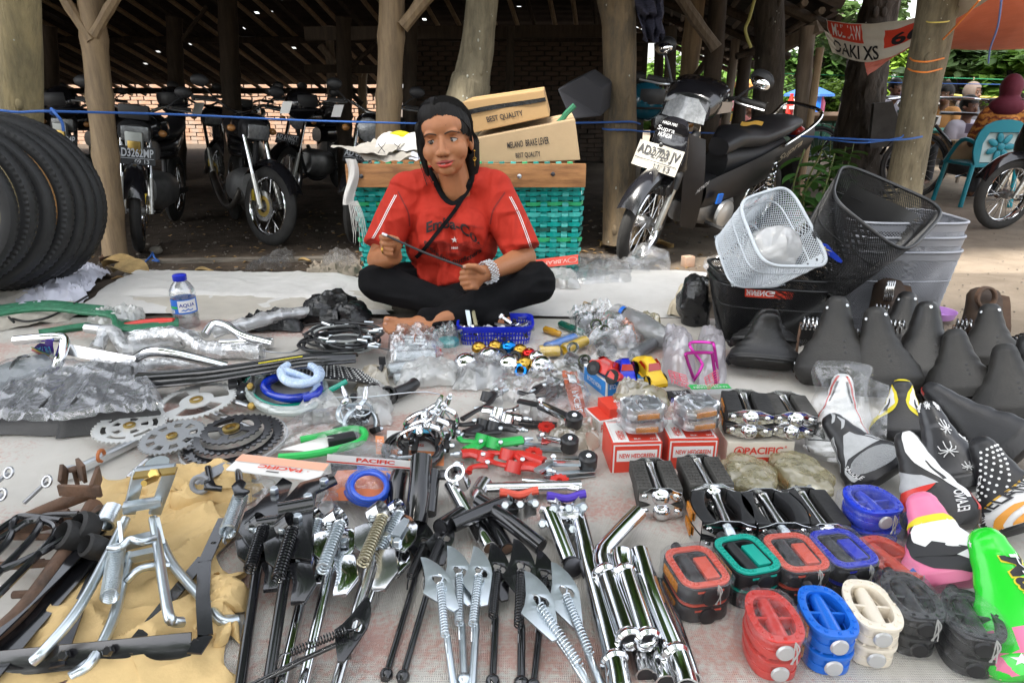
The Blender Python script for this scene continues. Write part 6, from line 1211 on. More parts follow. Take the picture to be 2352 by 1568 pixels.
def lever(label,body,piv,tipp,mt,r=.007,h=.03,bodyr=.013,adj=True,grp='brake levers'):
 B_=[G(*b,h) for b in body];t=T('brake_lever',label,'brake lever',B_[0],grp);m=MB().tube(smoothpath(B_,4),bodyr,8,sq=.7);ob('bracket',m,mt,t,bev=0);d=(B_[1]-B_[0]).normalized()
 ob('clamp',MB().lathe([(bodyr*.95,-.012),(bodyr*1.35,-.012),(bodyr*1.35,.012),(bodyr*.95,.012)],16,B_[-1],V((.25,.5,.8)),cap=False),mt,t,ang=30);P_=smoothpath([G(*p,h+.004) for p in[piv]+tipp],6);n=len(P_);ob('blade',MB().tube(P_,[r*(1.15-.3*sin(pi*i/n)) for i in range(n)],8,sq=.75),mt,t);ob('pivot_bolt',MB().lathe([(.005,0),(.005,.004),(.002,.005)],10,P_[0]+V((0,-.003,.008)),(0,-.5,1)),zinc,t)
 if adj:ob('adjuster',MB().lathe([(.006,0),(.007,.004),(.006,.012),(.004,.013),(.004,.02)],10,B_[0]-d*.004,-d),zinc,t)
bl=mat('satin black plastic',(.02,.02,.022),.32)
for a in[('black lever pointing up to the right, highest',[(1150,900),(1135,905),(1120,912)],(1140,900),[(1125,925),(1090,945),(1062,962)],bl),('black lever lying flat, its blade pointing left',[(1068,996),(1095,985),(1110,975)],(1090,972),[(1060,975),(1035,968),(1020,966)],bl),('black lever beneath, bracket towards the green levers',[(1190,985),(1160,980),(1135,980)],(1150,990),[(1110,995),(1090,998),(1070,996)],bl),('bright green lever, left half of the pair',[(1070,1035),(1098,1022),(1108,1010)],(1105,1020),[(1085,1014),(1062,1012),(1055,1006)],greenplastic),('bright green lever, right half of the pair',[(1200,1010),(1165,1015),(1135,1018)],(1150,1022),[(1120,1012),(1100,1010)],greenplastic),('red lever, upper left of the two red ones',[(1060,1042),(1085,1040),(1115,1050)],(1110,1050),[(1130,1060),(1160,1068),(1190,1066)],redplastic),('red lever, lower one with a hooked blade',[(1250,1060),(1200,1045),(1165,1045)],(1120,1068),[(1095,1070),(1080,1075),(1076,1085)],redplastic),('red lever bracket nearest the derailleurs',[(1252,1078),(1215,1070),(1180,1072)],(1200,1062),[(1180,1042),(1150,1040),(1120,1040)],redplastic)]:lever(*a)
lever('chrome brake lever half under the black ones',[(1200,960),(1170,955),(1145,950)],(1150,945),[(1180,940),(1205,925)],chrome);lever('chrome brake lever bracket behind the black levers',[(1110,940),(1140,945),(1165,965)],(1130,960),[(1160,975),(1200,985)],chrome);lever('small black shifter lever by the zinc caliper',[(835,965),(828,955),(822,948)],(825,955),[(818,930),(812,908)],bl,.009);lever('dark handle lying under the zinc caliper',[(770,990),(790,982),(810,975)],(800,978),[(780,985),(765,992)],bl,.01)
def derail(label,pts,cage,wheel,m1,h=.035):
 A_=G(*pts[0],h);t=T('derailleur',label,'derailleur',A_,'derailleurs lying before the red cartons');P_=[G(*p,h) for p in pts]
 ob('parallelogram',MB().bar(P_[0],P_[1],.022,.014),m1,t,bev=.003);ob('knuckle',MB().lathe([(.018,-.016),(.02,-.012),(.02,.012),(.016,.016)],16,P_[1],(0,-.2,1)),bl,t);ob('link',MB().bar(P_[0]+V((0,-.012,.01)),P_[1]+V((-.02,-.014,.008)),.008,.008),chrome,t,bev=.001);ob('mount',MB().bar(P_[0],P_[2],.016,.008),bl if m1 is bl else zinc,t,bev=.002)
 for p in P_[:2]:ob('bolt',MB().hexn(p+V((0,-.01,.014)),(0,-.4,1),.006,.008),chrome,t)
 c0_,c1_=G(*cage[0],.014),G(*cage[1],.012);ob('cage',MB().bar(c0_,c1_,.016,.003),bl if m1 is bl else zinc,t,bev=.001);ob('cage',MB().bar(c0_+V((0,0,.01)),c1_+V((0,0,.009)),.012,.002),bl if m1 is bl else zinc,t)
 C=G(*wheel,.018);o_=[]
 for i in range(11):
  for a_,q in((0,.85),(.3,1),(.6,1),(.8,.85)):a2=2*pi*(i+a_)/11;o_.append((.02*q*cos(a2),.02*q*sin(a2)))
 ob('jockey_wheel',plate(o_,[circ(.006,10)],lambda x,y,z:C+V((x,y,z+y*.1)),.005),redplastic,t)
derail('black derailleur in its bag, uppermost of the derailleurs',((1240,930),(1318,965),(1190,920)),((1190,975),(1340,985)),(1255,982),bl,.06);derail('chrome and black derailleur in the middle',((1245,1010),(1308,1018),(1240,1000)),((1200,1028),(1322,1034)),(1225,1042),chrome);derail('zinc derailleur with a blue tinted body, lowest',((1270,1060),(1350,1058),(1232,1082)),((1250,1100),(1365,1088)),(1285,1106),zinc)
one('cable_end',MB().bar(G(1190,1022,.02),G(1130,1010,.02),.006,.006),blackmatt,'thin black lever arm between the derailleurs and green levers','arm')
def pack(label,q,cardq,inner,txt=None,seed=0,cm=None,cat='pack',tf=None,fm=None):
 t=T('blister_pack',label,cat,G(*q[0]),'carded packs in film')
 if cardq:
  Pq=[G(*c,.02+.012*i) for i,c in enumerate(cardq)];m=MB();m.grid(lambda u,v:(Pq[0]*(1-u)+Pq[1]*u)*(1-v)+(Pq[3]*(1-u)+Pq[2]*u)*v+V((0,0,.004*sin(u*3))),10,6);ob('card',m,cm or whitepaper,t)
  fq=lambda u,v:(Pq[0]*(1-u)+Pq[1]*u)*(1-v)+(Pq[3]*(1-u)+Pq[2]*u)*v+V((0,-.001,.004*sin(u*3)+.0025))
  if txt:
   m=MB();m.grid(lambda u,v:fq(u,lerp(.55,.98,v)),10,2);ob('card_band',m,mat('pale orange print',(.72,.38,.26),.5),t);ob('lettering',textmb(txt,lambda u,v:fq(lerp(.85,.15,u),lerp(.5,.25,v))+V((0,0,.001)),bold=.03),redprint,t);m=MB();m.grid(lambda u,v:fq(lerp(.1,.35,u),lerp(.08,.14,v)),4,1);ob('hang_slot',m,darksteel,t)
 inner(t);crumple('film',q,fm or clear2,'','',.014,.02,14,36,28,.03,.01,seed,parent=t);return t
def in_green(t):ob('cable',tuben([G(x,y,.04) for x,y in[(690,1010),(740,1000),(800,985),(835,990),(830,1012),(780,1030),(700,1045),(640,1050)]],.0085,8),greenplastic,t);ob('lock_body',MB().box(G(785,1012,.04),(.06,.03,.025),Matrix.Rotation(.4,3,'Z')),blackmatt,t,bev=.004)
pack('pack with bright green cable lock and red label',[(610,1050),(845,1045),(850,978),(700,975)],[(632,1035),(720,1040),(790,1010),(735,1005)],in_green,None,81);
def in_blue(t):
 for k in range(4):ob('cable',MB().tube([G(845+3*(k%2)+(55-5*k)*cos(a),1112+4*(k//2)+(46-5*k)*sin(a),.03+.012*k+.004*sin(a+k)) for a in[i*pi/14 for i in range(28)]],.0052,9,closed=True),mat('cobalt cable',(.02,.09,.55),.3,coat=.4),t)
 ob('lock_body',MB().box(G(790,1075,.04),(.05,.03,.03),Matrix.Rotation(.3,3,'Z')),bl,t,bev=.004)
pack('pack with coiled cobalt blue cable lock',[(715,1165),(910,1172),(935,1055),(770,1058)],[(740,1150),(890,1158),(920,1085),(775,1080)],in_blue,None,82,mat('orange card',(.7,.2,.08),.5),fm=clear)
t=T('header_card','white and orange header card with reversed red lettering','card',G(630,1070));Pq=[G(518,1078,.07),G(728,1104,.06),G(758,1064,.085),G(558,1042,.09)]
fq=lambda u,v:(Pq[0]*(1-u)+Pq[1]*u)*(1-v)+(Pq[3]*(1-u)+Pq[2]*u)*v
m=MB();m.grid(fq,8,4);
m2=MB();m2.v=[v-V((0,0,.002)) for v in m.v];m2.f=m.f;ob('card',m,whitepaper,t);lift=V((0,-.001,.0016));ob('card_back',m2,whitepaper,t)
m=MB();m.grid(lambda u,v:fq(u,lerp(.55,.97,v))+lift,8,2);ob('card_band',m,mat('pale orange print',(.72,.38,.26),.5),t);ob('lettering',textmb('PACIFIC',lambda u,v:fq(lerp(.78,.3,u),lerp(.5,.3,v))+lift*1.6,bold=.04),redprint,t);m=MB();m.grid(lambda u,v:fq(lerp(.42,.56,u),lerp(.14,.2,v))+lift,3,1);ob('hang_slot',m,darksteel,t);ob('logo_ring',plate(circ(.03,16,(.85,.4),.45),[circ(.02,14,(.85,.4),.45)],lambda x,y,z:fq(x,y)+lift*1.6,.0),redprint,t)
t=T('header_card','second card edge with red PACIFIC print behind the blue cable','card',G(880,1060));A_,B_,C_=G(750,1062,.07),G(945,1078,.07),G(752,1042,.09)
m=MB();m.grid(quadfn(A_,B_,C_),4,2);ob('card',m,whitepaper,t);ob('lettering',textmb('PACIFIC',quadfn(A_+(B_-A_)*.35+(C_-A_)*.3,A_+(B_-A_)*.8+(C_-A_)*.3,A_+(B_-A_)*.35+(C_-A_)*.75,V((0,-.001,.002))),bold=.04),redprint,t);m=MB();m.grid(quadfn(A_,B_,A_+(C_-A_)*.15,V((0,-.001,.002))),2,1);ob('red_edge',m,redprint,t)
t=T('ring_lock','black ring lock with keys lying on an orange card','lock',G(950,1035));rr2=[G(948+62*cos(a),1035+38*sin(a)*(1 if sin(a)<0 else .95),.028) for a in[i*pi/16 for i in range(32)]]
ob('ring',MB().tube(rr2,.0105,12,closed=True),blackpaint,t);ob('lock_case',MB().box(G(965,992,.035),(.075,.035,.03),Matrix.Rotation(-.05,3,'Z')),bl,t,bev=.006);ob('blue_label',MB().box(G(962,988,.053),(.055,.022,.002),Matrix.Rotation(-.05,3,'Z')),mat('cyan label',(.08,.45,.68),.4),t);ob('bolt_bar',MB().tube([G(905,1052,.03),G(990,1045,.03)],.004,8),zinc,t);ob('knob',MB().lathe([(.011,0),(.011,.012),(.008,.016)],14,G(905,1055,.025),(0,-.8,.5)),zinc,t)
k=ob('key_ring',MB().tube([G(1014,1002,.03)+V((.008*cos(a),.007*sin(a),.004*sin(a))) for a in[i*pi/6 for i in range(12)]],.0015,5,closed=True),zinc,t);ob('key',MB().bar(G(1018,1008,.022),G(1042,1026,.012),.008,.003),brass,t);ob('key',MB().bar(G(1010,1006,.024),G(985,1005,.02),.008,.003),brass,t)
t=T('printed_card','orange and white card printed WING under the ring lock','card',G(950,1060));q_=[G(885,1075,.0),G(1020,1085,.0),G(1022,1005,.0),G(890,1000,.0)];cf=lambda u,v,e=.0:(q_[0]*(1-u)+q_[1]*u)*(1-v)+(q_[3]*(1-u)+q_[2]*u)*v+V((0,0,.014+e))
m=MB();m.grid(cf,4,4);ob('card',m,whitepaper,t);m=MB();m.grid(lambda u,v:cf(u,lerp(0,.38,v),.002),4,2);ob('orange_print',m,mat('orange print',(.72,.25,.1),.5),t);ob('lettering',textmb('WING',lambda u,v:cf(lerp(.35,.65,u),lerp(.5,.58,v),.003),bold=.02),redprint,t);ob('lettering',textmb('\u81ea\u884c\u8f66',lambda u,v:cf(lerp(.28,.62,u),lerp(.18,.34,v),.004)),printwhite,t)
t=T('printed_card','narrow orange card standing left of the ring lock','card',G(870,1040));A_,B_,C_=G(864,1042,.02),G(884,1044,.02),G(862,1000,.04);m=MB();m.grid(quadfn(A_,B_,C_),2,4);ob('card',m,mat('orange print',(.72,.25,.1)),t);ob('lettering',textmb('\u81ea\u884c',quadfn(A_+(B_-A_)*.2+(C_-A_)*.3,A_+(B_-A_)*.8+(C_-A_)*.3,A_+(B_-A_)*.2+(C_-A_)*.8,V((0,-.001,.002)))),printwhite,t)
stem('black stem with a white ringed eye beside the braided cables',[(880,902,.03),(850,905,.035),(835,915,.03)],.017,bl,((893,908,.03),.02,(0,-.7,.6)),bl);stem('second black stem with a red dotted band',[(905,905,.03),(940,890,.03),(952,880,.03)],.016,bl,((860,900,.035),.018,(0,-.6,.8)),bl)
t=T('shifter','black shifter with an upright black lever by the pegs','shifter',G(875,870));ob('body',MB().lathe([(.02,0),(.022,.015),(.015,.03)],14,G(868,868,.02),(0,-.4,1)),bl,t);ob('lever_arm',MB().bar(G(870,862,.04),G(880,832,.07),.012,.006),bl,t,bev=.002);ob('lever_head',MB().box(G(878,828,.08),(.018,.006,.022)),bl,t,bev=.002)
for i,pts in enumerate([[(580,845),(582,870),(578,890)],[(540,922),(560,928),(580,935)]]):
 t=T('quick_release',['polished quick release lever standing on the hoses','polished quick release lever lying by the large chainring'][i],'quick release',G(*pts[0]));P_=[G(*p,.05 if not i else .03) for p in pts];ob('lever_arm',MB().tube(smoothpath(P_,5),[.009]*4+[.007]*4+[.005]*3,9,sq=.6),alu,t);ob('nut',MB().hexn(P_[-1],(0,-.6,.6),.01,.014),brass,t)
for i,(x,y,a_) in enumerate([(545,870,.2),(558,895,.1),(535,885,.4),(566,860,-.2),(548,905,.8)]):t=T('brake_shoe',['black brake shoe pair nearest the long guard','black brake shoe below the others','black brake shoe at the left of its heap','black brake shoe under the hoses edge','black brake shoe lying slanted lowest'][i],'brake shoe',G(x,y),'black brake shoes');ob('shoe',MB().box(G(x,y,.025+.01*(i%3)),(.022,.05,.02),Matrix.Rotation(a_,3,'Z')),bl,t,bev=.003);ob('stud',MB().tube([G(x,y,.03),G(x+8,y-4,.045)],.0035,7),zinc,t)
t=T('grey_loop','folded grey rubber strap with looped ends on the kraft paper','strap',G(480,1090));gl_=mat('grey rubber',(.26,.27,.29),.5)
for k in range(2):ob('band',MB().tube(smoothpath([G(452+k*10,1112,.04),G(470+k*12,1092,.05),G(520+k*10,1068,.05)],5),.012,8,sq=.5),gl_,t)
ob('loop',MB().tube([G(460,1112,.05)+V((.016*cos(a),.006*sin(a),.014*sin(a))) for a in[i*pi/7 for i in range(14)]],.005,7,closed=True),gl_,t)
t=T('loose_cable','thin silver inner cables coiled by the zinc calipers','cable',G(800,930))
for k in range(4):ob('wire',tuben([G(830+(34-4*k)*cos(a),940+(20-2*k)*sin(a),.03+.01*k) for a in[i*.5+k for i in range(13)]],.0018,5),zinc,t)
ob('wire',tuben([G(700,950,.02),G(760,915,.05),(G(840,912,.06)),G(960,900,.07),G(1010,905,.06)],.0015,5),zinc,t)
for i,a in enumerate([([(700,985),(800,975),(760,930),(690,945)],milky,'milky torn bag under the zinc caliper'),([(790,990),(900,985),(905,905),(830,915)],milky,'milky bag between the calipers and green pack'),([(820,905),(900,900),(890,865),(830,870)],film('cream film',(.7,.62,.48),op=.2,milky=.7),'cream bag under the black stems'),([(910,900),(1050,895),(1050,850),(930,850)],milky,'milky yellow bag behind the caliper cluster'),([(1040,905),(1160,900),(1175,830),(1060,835)],greyfilm,'grey translucent bag in front of the chrome bells'),([(1200,920),(1350,915),(1330,850),(1215,860)],clear2,'clear bag over dark levers behind the derailleurs'),([(1210,975),(1360,985),(1350,905),(1240,900)],clear2,'printed clear bag round the uppermost derailleur'),([(1190,970),(1250,975),(1250,945),(1200,945)],milky,'small milky bag left of the uppermost derailleur'),([(1250,1040),(1370,1045),(1365,985),(1290,985)],film('tan film',(.66,.6,.48),op=.15,milky=.55),'tan bag behind the chrome derailleur'),([(1110,935),(1210,935),(1215,880),(1150,885)],clear,'clear bag corner behind the black levers'),([(540,1180),(640,1175),(650,1100),(560,1105)],clear2,'crinkled clear bag under the black brackets'),([(700,1240),(790,1215),(760,1140),(700,1140)],clear,'clear film hanging from the blue cable pack')]):crumple('plastic_bag',a[0],a[1],a[2],'plastic bag',.02,.012,15,30,24,.024,.016,90+i)
t=T('printed_bag','clear bag with orange red print on its right side','plastic bag',G(1330,900));q_=[G(1320,975,.03),G(1352,965,.02),G(1325,852,.04),G(1290,852,.05)];cf2=lambda u,v,e=0:(q_[0]*(1-u)+q_[1]*u)*(1-v)+(q_[3]*(1-u)+q_[2]*u)*v+V((0,0,e+.006*nz((u*3,v*5,0),1)))
m=MB();m.grid(cf2,6,14);ob('printed_strip',m,film('orange printed film',(.78,.2,.1),op=.2,milky=.85),t);ob('lettering',textmb('PACIFIC',lambda u,v:cf2(lerp(.75,.3,v),lerp(.55,.15,u),.003),bold=.01),printwhite,t);ob('white_panel',MB().poly([cf2(.3,.72,.003),cf2(.8,.72,.003),cf2(.8,.9,.003),cf2(.3,.9,.003)]),printwhite,t)
lever('dark lever in the bag behind the derailleurs',[(1230,895),(1250,885),(1270,878)],(1250,890),[(1220,905),(1190,900)],bl);lever('second dark lever in the bag behind the derailleurs',[(1320,885),(1295,880),(1270,900)],(1290,890),[(1250,912),(1215,915)],bl)
# SADDLES
WID=[(0,.34),(.05,.45),(.13,.5),(.26,.46),(.42,.35),(.58,.26),(.74,.205),(.87,.17),(.94,.135),(.98,.09),(1,.012)]
WIDL=[(0,.36),(.05,.46),(.13,.5),(.25,.47),(.38,.39),(.52,.285),(.68,.215),(.82,.175),(.91,.15),(.96,.118),(.985,.08),(1,.012)]
class Sad:pass
def saddle(label,nose,rear,mt,L=.27,wr=.155,h0=.035,roll=0,dz=.032,wid=WID,under=None,group='saddles propped on end at the right',away=True,sag=.012,N=None,cat='saddle'):
 s=Sad();R=G(*rear,0);R.z=.006+h0;d=ray(*nose);C=V((0,0,CH));oc=C-R;tm=-oc.dot(d)/d.dot(d);L0=L;L=(C+d*tm-R).length*1.07;wr*=min(1.25,max(.8,L/L0));dz*=min(1.2,max(.8,L/L0));a=d.dot(d);b=2*oc.dot(d);c=oc.dot(oc)-L*L;q=b*b-4*a*c
 t_=(-b+(sqrt(q) if away else-sqrt(q)))/(2*a) if q>0 else-b/(2*a)
 NP=C+d*t_;y=(NP-R);s.L=y.length;y.normalize();n=(C-(NP+R)/2) if N is None else V(N);n=(n-y*n.dot(y)).normalized();x=y.cross(n).normalized()
 if roll:n,x=n*cos(roll)+x*sin(roll),x*cos(roll)-n*sin(roll)
 s.t=T('bicycle_saddle',label,cat,(R.x,R.y,0),group)
 def P(t,q,off=0):
  w=interp(wid,t)*wr;ph=q*1.95;zc=sag*(((t-.45)*2)**2)-.016*max(0,(t-.85)/.15)**2+.012*max(0,(.12-t)/.12)*-1
  sx=w*(abs(sin(min(abs(ph),pi/2)))**.85)*(1 if ph>0 else-1)
  k=min(1,w/.03)
  if abs(ph)<=pi/2:zz=dz*k*(cos(ph)**.75 if cos(ph)>0 else 0)-dz*k*.1;ex=1
  else:zz=-dz*k*.1-dz*.95*k*sin(abs(ph)-pi/2)*2.4;ex=1-.12*(abs(ph)-pi/2)
  return R+y*(t*s.L)+x*((sx*ex)*(1+off*4))+n*(zc+zz+off)
 s.P=P;s.x,s.y,s.n=x,y,n
 m=MB();m.grid(lambda u,v:P(u**.9 if u<.5 else u**.9,2*v-1),44,26);k=27
 m.f.append(tuple(range(27))[::-1]);ob('cover',m,mt,s.t,ang=60)
 ub=MB();ub.grid(lambda u,v:P(lerp(.04,.9,u),lerp(-.9,.9,v))*1.0-n*(.012+dz*.6),10,4);ob('base',ub,under or blackmatt,s.t)
 for sg in(-1,1):ob('rail',MB().tube(smoothpath([P(.06,0)-n*.05+x*sg*.04,P(.3,0)-n*.075+x*sg*.022,P(.6,0)-n*.075+x*sg*.02,P(.88,0)-n*.035+x*sg*.006],5),.0035,7),steel,s.t)
 return s
def dec(s,tab,mt,name='stripe',off=.0014,n=18,k=6):
 """Band printed along the saddle: tab = [(t, from, to), ...] in cover coordinates."""
 A_=[(a,b) for a,b,c in tab];B_=[(a,c) for a,b,c in tab];t0,t1=tab[0][0],tab[-1][0]
 def ip(tb,t):
  for(a,x),(b,y) in zip(tb[:-1],tb[1:]):
   if t<=b:return lerp(x,y,(t-a)/(b-a))
  return tb[-1][1]
 m=MB();m.grid(lambda u,v:s.P(lerp(t0,t1,u),lerp(ip(A_,lerp(t0,t1,u)),ip(B_,lerp(t0,t1,u)),v),off),n,k);return ob(name,m,mt,s.t)
def pol(s,pts,mt,name='patch',off=.0016):
 c=(sum(p[0] for p in pts)/len(pts),sum(p[1] for p in pts)/len(pts));m=MB();n=len(pts);m.v=[s.P(c[0],c[1],off)]+[s.P(lerp(c[0],p[0],.5),lerp(c[1],p[1],.5),off) for p in pts]+[s.P(p[0],p[1],off) for p in pts]
 m.f=[(0,1+i,1+(i+1)%n) for i in range(n)]+[(1+i,1+n+i,1+n+(i+1)%n,1+(i+1)%n) for i in range(n)];return ob(name,m,mt,s.t)
def stxt(s,txt,a,b,up,mt,bold=.01,off=.002):
 """Lettering on the cover: from (t,q) a to b, rising by up."""
 return ob('lettering',textmb(txt,lambda u,v:s.P(lerp(a[0],b[0],u)+up[0]*v,lerp(a[1],b[1],u)+up[1]*v,off),bold=bold),mt,s.t)
def star(s,t,q,r,mt,rot=0):pol(s,[(t+r*(1 if i%2==0 else .4)*cos(rot+pi*i/5),q+r*2.2*(1 if i%2==0 else .4)*sin(rot+pi*i/5)) for i in range(10)],mt,'star')
def lsad(label,nose,rear,mt,riv=(),spring=True,L=.26,wr=.215,**k):
 s=saddle(label,nose,(rear[0],rear[1]+26),mt,L,wr,.03,wid=WIDL,dz=.058,under=mat('brown leather underside',(.09,.045,.022),.7,var=.5,vs=12),group='black leather saddles standing at the back right',**k)
 for t,q in riv:c=s.P(t,q,.0);nn=(c-(s.P(t,0)-s.n*.05)).normalized();ob('rivet',MB().lathe([(.0045,0),(.004,.002),(.0005,.003)],10,c,nn),alu,s.t)
 for t in(.3,.36,.43):ob('vent_hole',MB().lathe([(.0001,.0012),(.0035,.001),(.0042,-.002)],8,s.P(t,.12),s.n,cap=False),printblack,s.t)
 if spring:
  c=s.P(.78,-1)-s.n*.02
  ob('spring',MB().coil(c-s.x*.012,c-s.x*.055,.018,.003,4,6,12),chromeworn,s.t);ob('spring_stay',MB().tube(smoothpath([c-s.x*.055,c-s.x*.06-s.y*.05,s.P(.2,-1)-s.n*.05-s.x*.01],5),.004,6),rust,s.t)
 return s
rv=[(.84,.35),(.81,-.35),(.2,-.8)]
lsad('brown leather saddle with bare steel spring loops by the silver baskets',(2046,640),(2015,770),mat('brown leather',(.06,.033,.018),.6,var=.5,vs=10),roll=-1.2)
lsad('brown leather saddle turned sideways with a big ring spring',(2268,662),(2225,800),mat('brown leather',(.06,.033,.018)),roll=-1.3)
lsad('smooth black leather saddle at the back right of the brown looped one',(2086,672),(2052,822),leather,rv)
lsad('black leather saddle with two rivets, left end of the leather row',(1924,684),(1908,882),dustleather,rv)
lsad('shiny black leather saddle with one bright rivet on its nose',(2129,695),(2112,888),leather,[(.86,.05)],roll=.1)
lsad('grey black leather saddle behind the dusty pair at the right',(2275,700),(2262,850),dustleather,rv)
lsad('black leather saddle with three holes behind the yellow printed one',(2010,708),(2022,905),dustleather,rv)
lsad('dusty grey saddle with smooth narrow nose, left of the dusty pair',(2192,758),(2200,925),dustleather,spring=False)
lsad('dusty grey saddle with broad base, right of the dusty pair',(2306,792),(2318,975),dustleather,spring=False)
lsad('black saddle edge cut off by the right border beside the coil',(2362,770),(2380,960),leather,spring=False)
rs_=T('ring_spring','big rusty coil loop rising from the sideways brown saddle','spring',G(2225,800))
for i in range(3):c=D(2262+i*3,682+i,1.93-.008*i);ob('loop',MB().tube([c+V((.026*cos(a),.006*sin(a),.028*sin(a))) for a in[j*pi/9 for j in range(18)]],.0045,7,closed=True),rust,rs_)
rs_=T('ring_spring','steel loops rising from the brown saddle by the baskets','spring',G(2015,770))
for i in range(4):c=D(2036+i*5,668,2.02);ob('loop',MB().tube([c+V((.008*cos(a),.012*cos(a),.03*sin(a))) for a in[j*pi/9 for j in range(18)]],.0035,7,closed=True),chromeworn,rs_)
ks=T('coil_spring','black coil spring at the right border behind the dusty saddle','spring',D(2335,780,1.8));ob('coil',MB().coil(D(2320,790,1.8),D(2370,772,1.8),.016,.003,5,6,12),darksteel,ks)
for i in(0,1):
 s=saddle(['lower broad black saddle of the flat pile before the black baskets','top broad black vinyl saddle of the flat pile before the black baskets'][i],(1757,728-i*8),(1752,868-i*24),leather,.26,.25,.03+.03*i,wid=WIDL,dz=.05,group='flat piled broad saddles',sag=.03,N=(0,-.45,1))
 if i:
  for t in(.42,.5):ob('eyelet',MB().lathe([(.002,.002),(.0045,.002),(.005,0)],12,s.P(t,0.02),s.n,cap=False),chrome,s.t)
 ob('edge_bead',MB().tube([s.P(.05+.02*abs(q),q,.002) for q in[-.8+1.6*j/16 for j in range(17)]],.004,6),leather,s.t)
blk=mat('satin saddle black',(.018,.018,.02),.38,bump=.08,bs=300)
s=saddle('plain black saddle with a red nose side behind the spider one',(2122,884),(2325,1105),blk,.30,.17,.05);dec(s,[(.9,-.95,-.35),(.95,-.9,-.3),(.985,-.6,-.2)],redplastic);stxt(s,'HEE',(.9,-.8),(.97,-.5),(0,.12),printwhite)
s=saddle('white saddle with thin red and black lines inside a clear bag',(1936,858),(1915,1078),white,.27,.16,.03)
for q in(-1,1):dec(s,[(.25,q*.66,q*.62),(.5,q*.55,q*.48),(.8,q*.5,q*.36),(.93,q*.3,q*.12)],redplastic);dec(s,[(.6,q*.38,q*.3),(.85,q*.24,q*.12)],printblack)
pol(s,[(.12,-.75),(.32,-.7),(.34,-.35),(.12,-.15)],blk);dec(s,[(.1,-.55,.6),(.115,-.55,.6)],printblack)
bag=T('clear_bag','crinkled clear bag drawn over the white saddle','plastic bag',G(1920,1080));m=MB()
m.grid(lambda u,v:(lambda p:p+s.n*(.012*nz(p,20,1)+.006)+s.x*.012*nz(p,17,2))(s.P(min(max(u,0),.97),(2*v-1)*1.05,.0)+s.x*(2*v-1)*(.012+.03*u)+s.y*(u-.5)*.05+s.n*.006),44,36);ob('film',m,clear2,bag,ang=28)
m=MB();m.grid(lambda u,v:(lambda p:p+s.n*.02*nz(p,16,5))(s.P(.75,.9)+s.x*(.01+.055*u)+s.y*(-.09+.15*v-.03*u)-s.n*.01),16,20);ob('loose_end',m,clear2,bag,ang=28)
s=saddle('black saddle with yellow edged white flames',(2072,872),(2062,1055),blk,.27,.16,.04);dec(s,[(.93,-.5,.5),(.965,-.55,.55),(.985,-.4,.4)],printyellow)
for q in(-1,1):dec(s,[(.1,q*.8,q*.68),(.3,q*.72,q*.42),(.45,q*.62,q*.14),(.6,q*.6,q*.08),(.75,q*.6,q*.2),(.86,q*.58,q*.5)],printyellow);dec(s,[(.36,q*.58,q*.46),(.55,q*.54,q*.16),(.7,q*.54,q*.27),(.82,q*.54,q*.48)],printwhite,off=.0026);dec(s,[(.42,q*.45,q*.3),(.62,q*.4,q*.36)],blk,off=.0038)
s=saddle('black saddle printed with white spiders',(2126,922),(2195,1175),mat('charcoal vinyl',(.028,.028,.032),.3,coat=.2),.28,.155,.04)
def spider(t,q,r):
 m=MB();
 for i in range(8):
  a=pi*(i+.5)/4+.2;kx,kq=cos(a),sin(a)*2.4;P_=[s.P(t,q,.002),s.P(t+r*.5*kx,q+r*.6*kq,.0022),s.P(t+r*1.0*kx+r*.25,q+r*.75*kq,.002)]
  m.tube(P_,.0011,4)
 m.ell(s.P(t,q,.0015),.0035,n=7,m=5);ob('spider_print',m,printwhite,s.t)
for a in((.9,-.45,.06),(.9,.0,.06),(.87,.4,.06),(.62,.25,.09),(.38,.05,.09),(.5,.7,.05),(.18,.2,.05)):spider(*a)
stxt(s,'AC',(.1,.3),(.08,.75),(.08,0),printgrey)
s=saddle('black saddle with silver swirls and an oval grey patch',(1897,955),(2020,1140),blk,.27,.165,.035,roll=.15)
pol(s,[(.2+.13*cos(a)-.02*sin(a),.1+.42*sin(a)) for a in[i*pi/10 for i in range(20)]],mat('silver mesh patch',(.42,.43,.44),.35,.4,bump=.8,bs=420),off=.0024);dec(s,[(.1,-.3,-.42),(.25,-.42,-.5),(.4,-.35,-.2),(.55,-.18,.2),(.62,-.05,.12)],printgrey,off=.0015);dec(s,[(.36,-.28,.5),(.5,-.15,.3),(.6,0,.12)],printgrey);dec(s,[(.1,.7,.78),(.3,.65,.72),(.5,.35,.45)],printgrey)
for q0,q1 in((-.8,-.72),(-.66,-.6)):dec(s,[(.3,q0,q1),(.5,q0+.05,q1+.02),(.68,q0+.2,q1+.25)],printgrey)
dec(s,[(.7,.1,.0),(.78,.4,.2),(.86,.3,.25)],printgrey);dec(s,[(.82,.0,-.1),(.9,.3,.1),(.95,.25,.2)],printgrey);stxt(s,'SADDLE',(.3,-.42),(.08,-.3),(.0,.1),printwhite);stxt(s,'ELANO',(.2,.68),(.42,.62),(.0,.12),printwhite)
